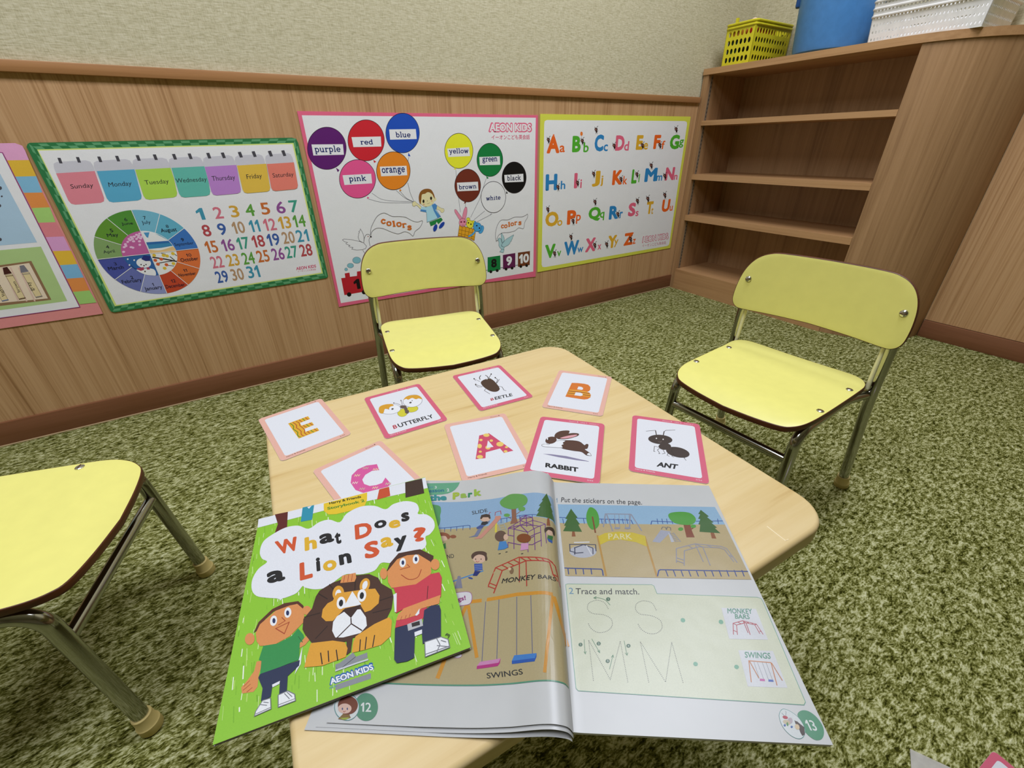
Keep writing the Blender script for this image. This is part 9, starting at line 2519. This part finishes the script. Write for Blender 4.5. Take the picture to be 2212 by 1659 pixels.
# ------------------------------------------------------------------ things on top of the bookcase
ZS = 1.006
def holed_wall(bm, corners, holes, thick, n_out):
    """a flat panel through four corners (bl,br,tr,tl) pierced by holes given in 0..1 panel coordinates"""
    bl, br, tr, tl = [Vector(c) for c in corners]
    P = lambda u, v: (bl*(1-u)+br*u)*(1-v)+(tl*(1-u)+tr*u)*v
    W = (br-bl).length; H = (tl-bl).length
    loops = [[(0,0),(1,0),(1,1),(0,1)]]+[h for h in holes]
    tess = tessellate_polygon([[Vector((u*W,v*H,0)) for u, v in L] for L in loops])
    flat = [p for L in loops for p in L]; n = Vector(n_out).normalized()*thick
    f = [bm.verts.new(P(u,v)) for u, v in flat]; b = [bm.verts.new(P(u,v)-n) for u, v in flat]
    for t in tess:
        bm.faces.new([f[i] for i in t]); bm.faces.new([b[i] for i in t[::-1]])
    i = 0
    for L in loops:
        for k in range(len(L)): a, c = i+k, i+(k+1)%len(L); bm.faces.new((f[a],f[c],b[c],b[a]))
        i += len(L)
def ell_hole(cx, cy, rx, ry, n=10, sk=0): return [(cx+rx*math.cos(2*math.pi*k/n)+sk*ry*math.sin(2*math.pi*k/n), cy+ry*math.sin(2*math.pi*k/n)) for k in range(n)]
def basket(name, label, x0, x1, y0, y1, z0, z1, tap, mat, nx, ny, rows, vr, hole, rim, group=None):
    """tapered basket: x0..x1, y0..y1 at the foot, spreading by tap at the rim"""
    t = thing(name, label, 'basket', ((x0+x1)/2,(y0+y1)/2,z0), 0, group); X, Y, Z = (x1-x0)/2, (y1-y0)/2, z1-z0
    b = [(-X,-Y,.002),(X,-Y,.002),(X,Y,.002),(-X,Y,.002)]; u = [(-X-tap,-Y-tap,Z),(X+tap,-Y-tap,Z),(X+tap,Y+tap,Z),(-X-tap,Y+tap,Z)]
    nrm = [(0,-1,0),(1,0,0),(0,1,0),(-1,0,0)]; bm = bmesh.new()
    for k in range(4):
        n = nx if k%2 == 0 else ny
        hs = [ell_hole((i+1)/(n+1), vr[0]+(vr[1]-vr[0])*(j/(rows-1)), hole[0]/(n+1), hole[1], hole[2]) for i in range(n) for j in range(rows)]
        holed_wall(bm, (b[k],b[(k+1)%4],u[(k+1)%4],u[k]), hs, .0018, nrm[k])
    obj('body', bm, mat, t)
    bm = bmesh.new(); add_box(bm, -X,X,-Y,Y,0,.003); obj('bottom', bm, mat, t)
    for zr in rim:
        q = tap*zr/Z; bm = bmesh.new()
        P = [Vector((x,y,zr)) for x, y in rrect(2*(X+q)+.006, 2*(Y+q)+.006, .015, 4)]; P.append(P[0]); add_tube(bm, P, .0042, 8, False)
        obj('rim', bm, mat, t, True)
    return t
yb = basket('plastic_basket', 'yellow perforated plastic basket of toys in the corner on the bookcase', 2.035, 2.292, 1.385, 1.515, ZS, 1.152, .002, m_ybasket, 12, 6, 4, (.14,.76), (.33,.068,12), (.132,.144))
bm = bmesh.new(); add_box(bm, -.134,-.124, .02,.03, .146,.164); obj('clip', bm, m_ybasket, yb)
def toy(name, label, col, b):
    bm = bmesh.new(); c = [(b[0]+b[1])/2, (b[2]+b[3])/2, (b[4]+b[5])/2]
    if name == 'toy_ball': bmesh.ops.create_uvsphere(bm, u_segments=18, v_segments=12, radius=(b[1]-b[0])/2)
    else:
        add_box(bm, b[0]-c[0],b[1]-c[0], b[2]-c[1],b[3]-c[1], b[4]-c[2],b[5]-c[2]); bmesh.ops.bevel(bm, geom=bm.edges[:], offset=.007, segments=3, affect='EDGES', profile=.5)
    o = obj(name, bm, plain('toy_'+col, col, .4), None, True); o.location = c; return tag(o, label, 'toy')
toy('toy_block', 'dark green toy behind the left side holes of the yellow basket', '12301f', (2.042,2.148,1.456,1.508,1.010,1.098))
toy('toy_block', 'dark brown filler toy added low in the yellow basket to darken its holes', '24120a', (2.045,2.270,1.390,1.452,1.010,1.054))  # this and the next two are dark filler, added so the holes look dark
toy('toy_block', 'black filler toy added at the near corner of the yellow basket to darken its holes', '141416', (2.045,2.130,1.390,1.452,1.056,1.098))
toy('toy_block', 'olive filler toy added to darken the bucket side holes of the yellow basket', '4a4a20', (2.136,2.280,1.390,1.452,1.056,1.098))
toy('toy_block', 'red toy near the top of the yellow basket', 'a81c18', (2.075,2.190,1.390,1.452,1.100,1.142))
toy('toy_block', 'orange toy at the upper left of the yellow basket', 'c8862c', (2.042,2.100,1.458,1.506,1.100,1.138))
toy('toy_ball', 'pale pink toy poking above the rim of the yellow basket', 'e8c8b8', (2.076,2.104,1.420,1.448,1.1425,1.1705))

bu = thing('bucket', 'blue plastic bucket between the two baskets on the bookcase', 'bucket', (2.160,1.134,ZS), R(28))
bm = bmesh.new(); add_lathe(bm, [(.001,.003),(.112,.003),(.123,.010),(.1265,.022),(.147,.26),(.150,.262),(.150,.27),(.144,.27),(.142,.255),(.121,.022),(.001,.012)], n=48, cap=False); obj('body', bm, m_blue, bu, True)
bm = bmesh.new(); P = [Vector((.147*math.cos(2*math.pi*k/48), .147*math.sin(2*math.pi*k/48), .262)) for k in range(49)]; add_tube(bm, P, .006, 8, False); obj('rim', bm, m_blue, bu, True)
for s in (-1,1):
    bm = bmesh.new(); add_box(bm, -.020,.012, s*.138-.012, s*.138+.014, .160,.245); bmesh.ops.bevel(bm, geom=bm.edges[:], offset=.005, segments=2, affect='EDGES', profile=.5); obj('lug', bm, m_bluedark, bu, True)
wb = basket('plastic_basket', 'white ribbed plastic basket at the rounded end of the bookcase', 2.045, 2.265, .652, .950, ZS, 1.124, .009, m_wbasket, 16, 30, 6, (.08,.92), (.27,.036,6), (.074,.094,.114))

# ------------------------------------------------------------------ clear film on the floor by the loose card
bm = bmesh.new()
FV = [(0.586, -0.0517), (0.6055, -0.0865), (0.6163, -0.1065), (0.5618, -0.1131), (0.5313, -0.0741)]
ft = [bm.verts.new((x,y,.0022)) for x,y in FV]; fb = [bm.verts.new((x,y,.0010)) for x,y in FV]
bm.faces.new(ft); bm.faces.new(fb[::-1])
for k in range(len(FV)): bm.faces.new((ft[k],fb[k],fb[(k+1)%len(FV)],ft[(k+1)%len(FV)]))
mf, nf, bf, newf, linkf = nodes('clear_plastic_film')
bf.inputs['Base Color'].default_value = (.62,.60,.55,1); bf.inputs['Roughness'].default_value = .35
nzf = newf('ShaderNodeTexNoise', Scale=60.0); linkf(coords(newf, linkf), nzf.inputs['Vector']); rf = ramp(newf, [(.3,(.40,.40,.40,1)),(.7,(.60,.60,.60,1))]); linkf(nzf.outputs[0], rf.inputs[0]); linkf(rf.outputs[0], bf.inputs['Alpha'])
tag(obj('plastic_film', bm, mf), 'piece of clear grey plastic film on the green carpet', 'plastic film')
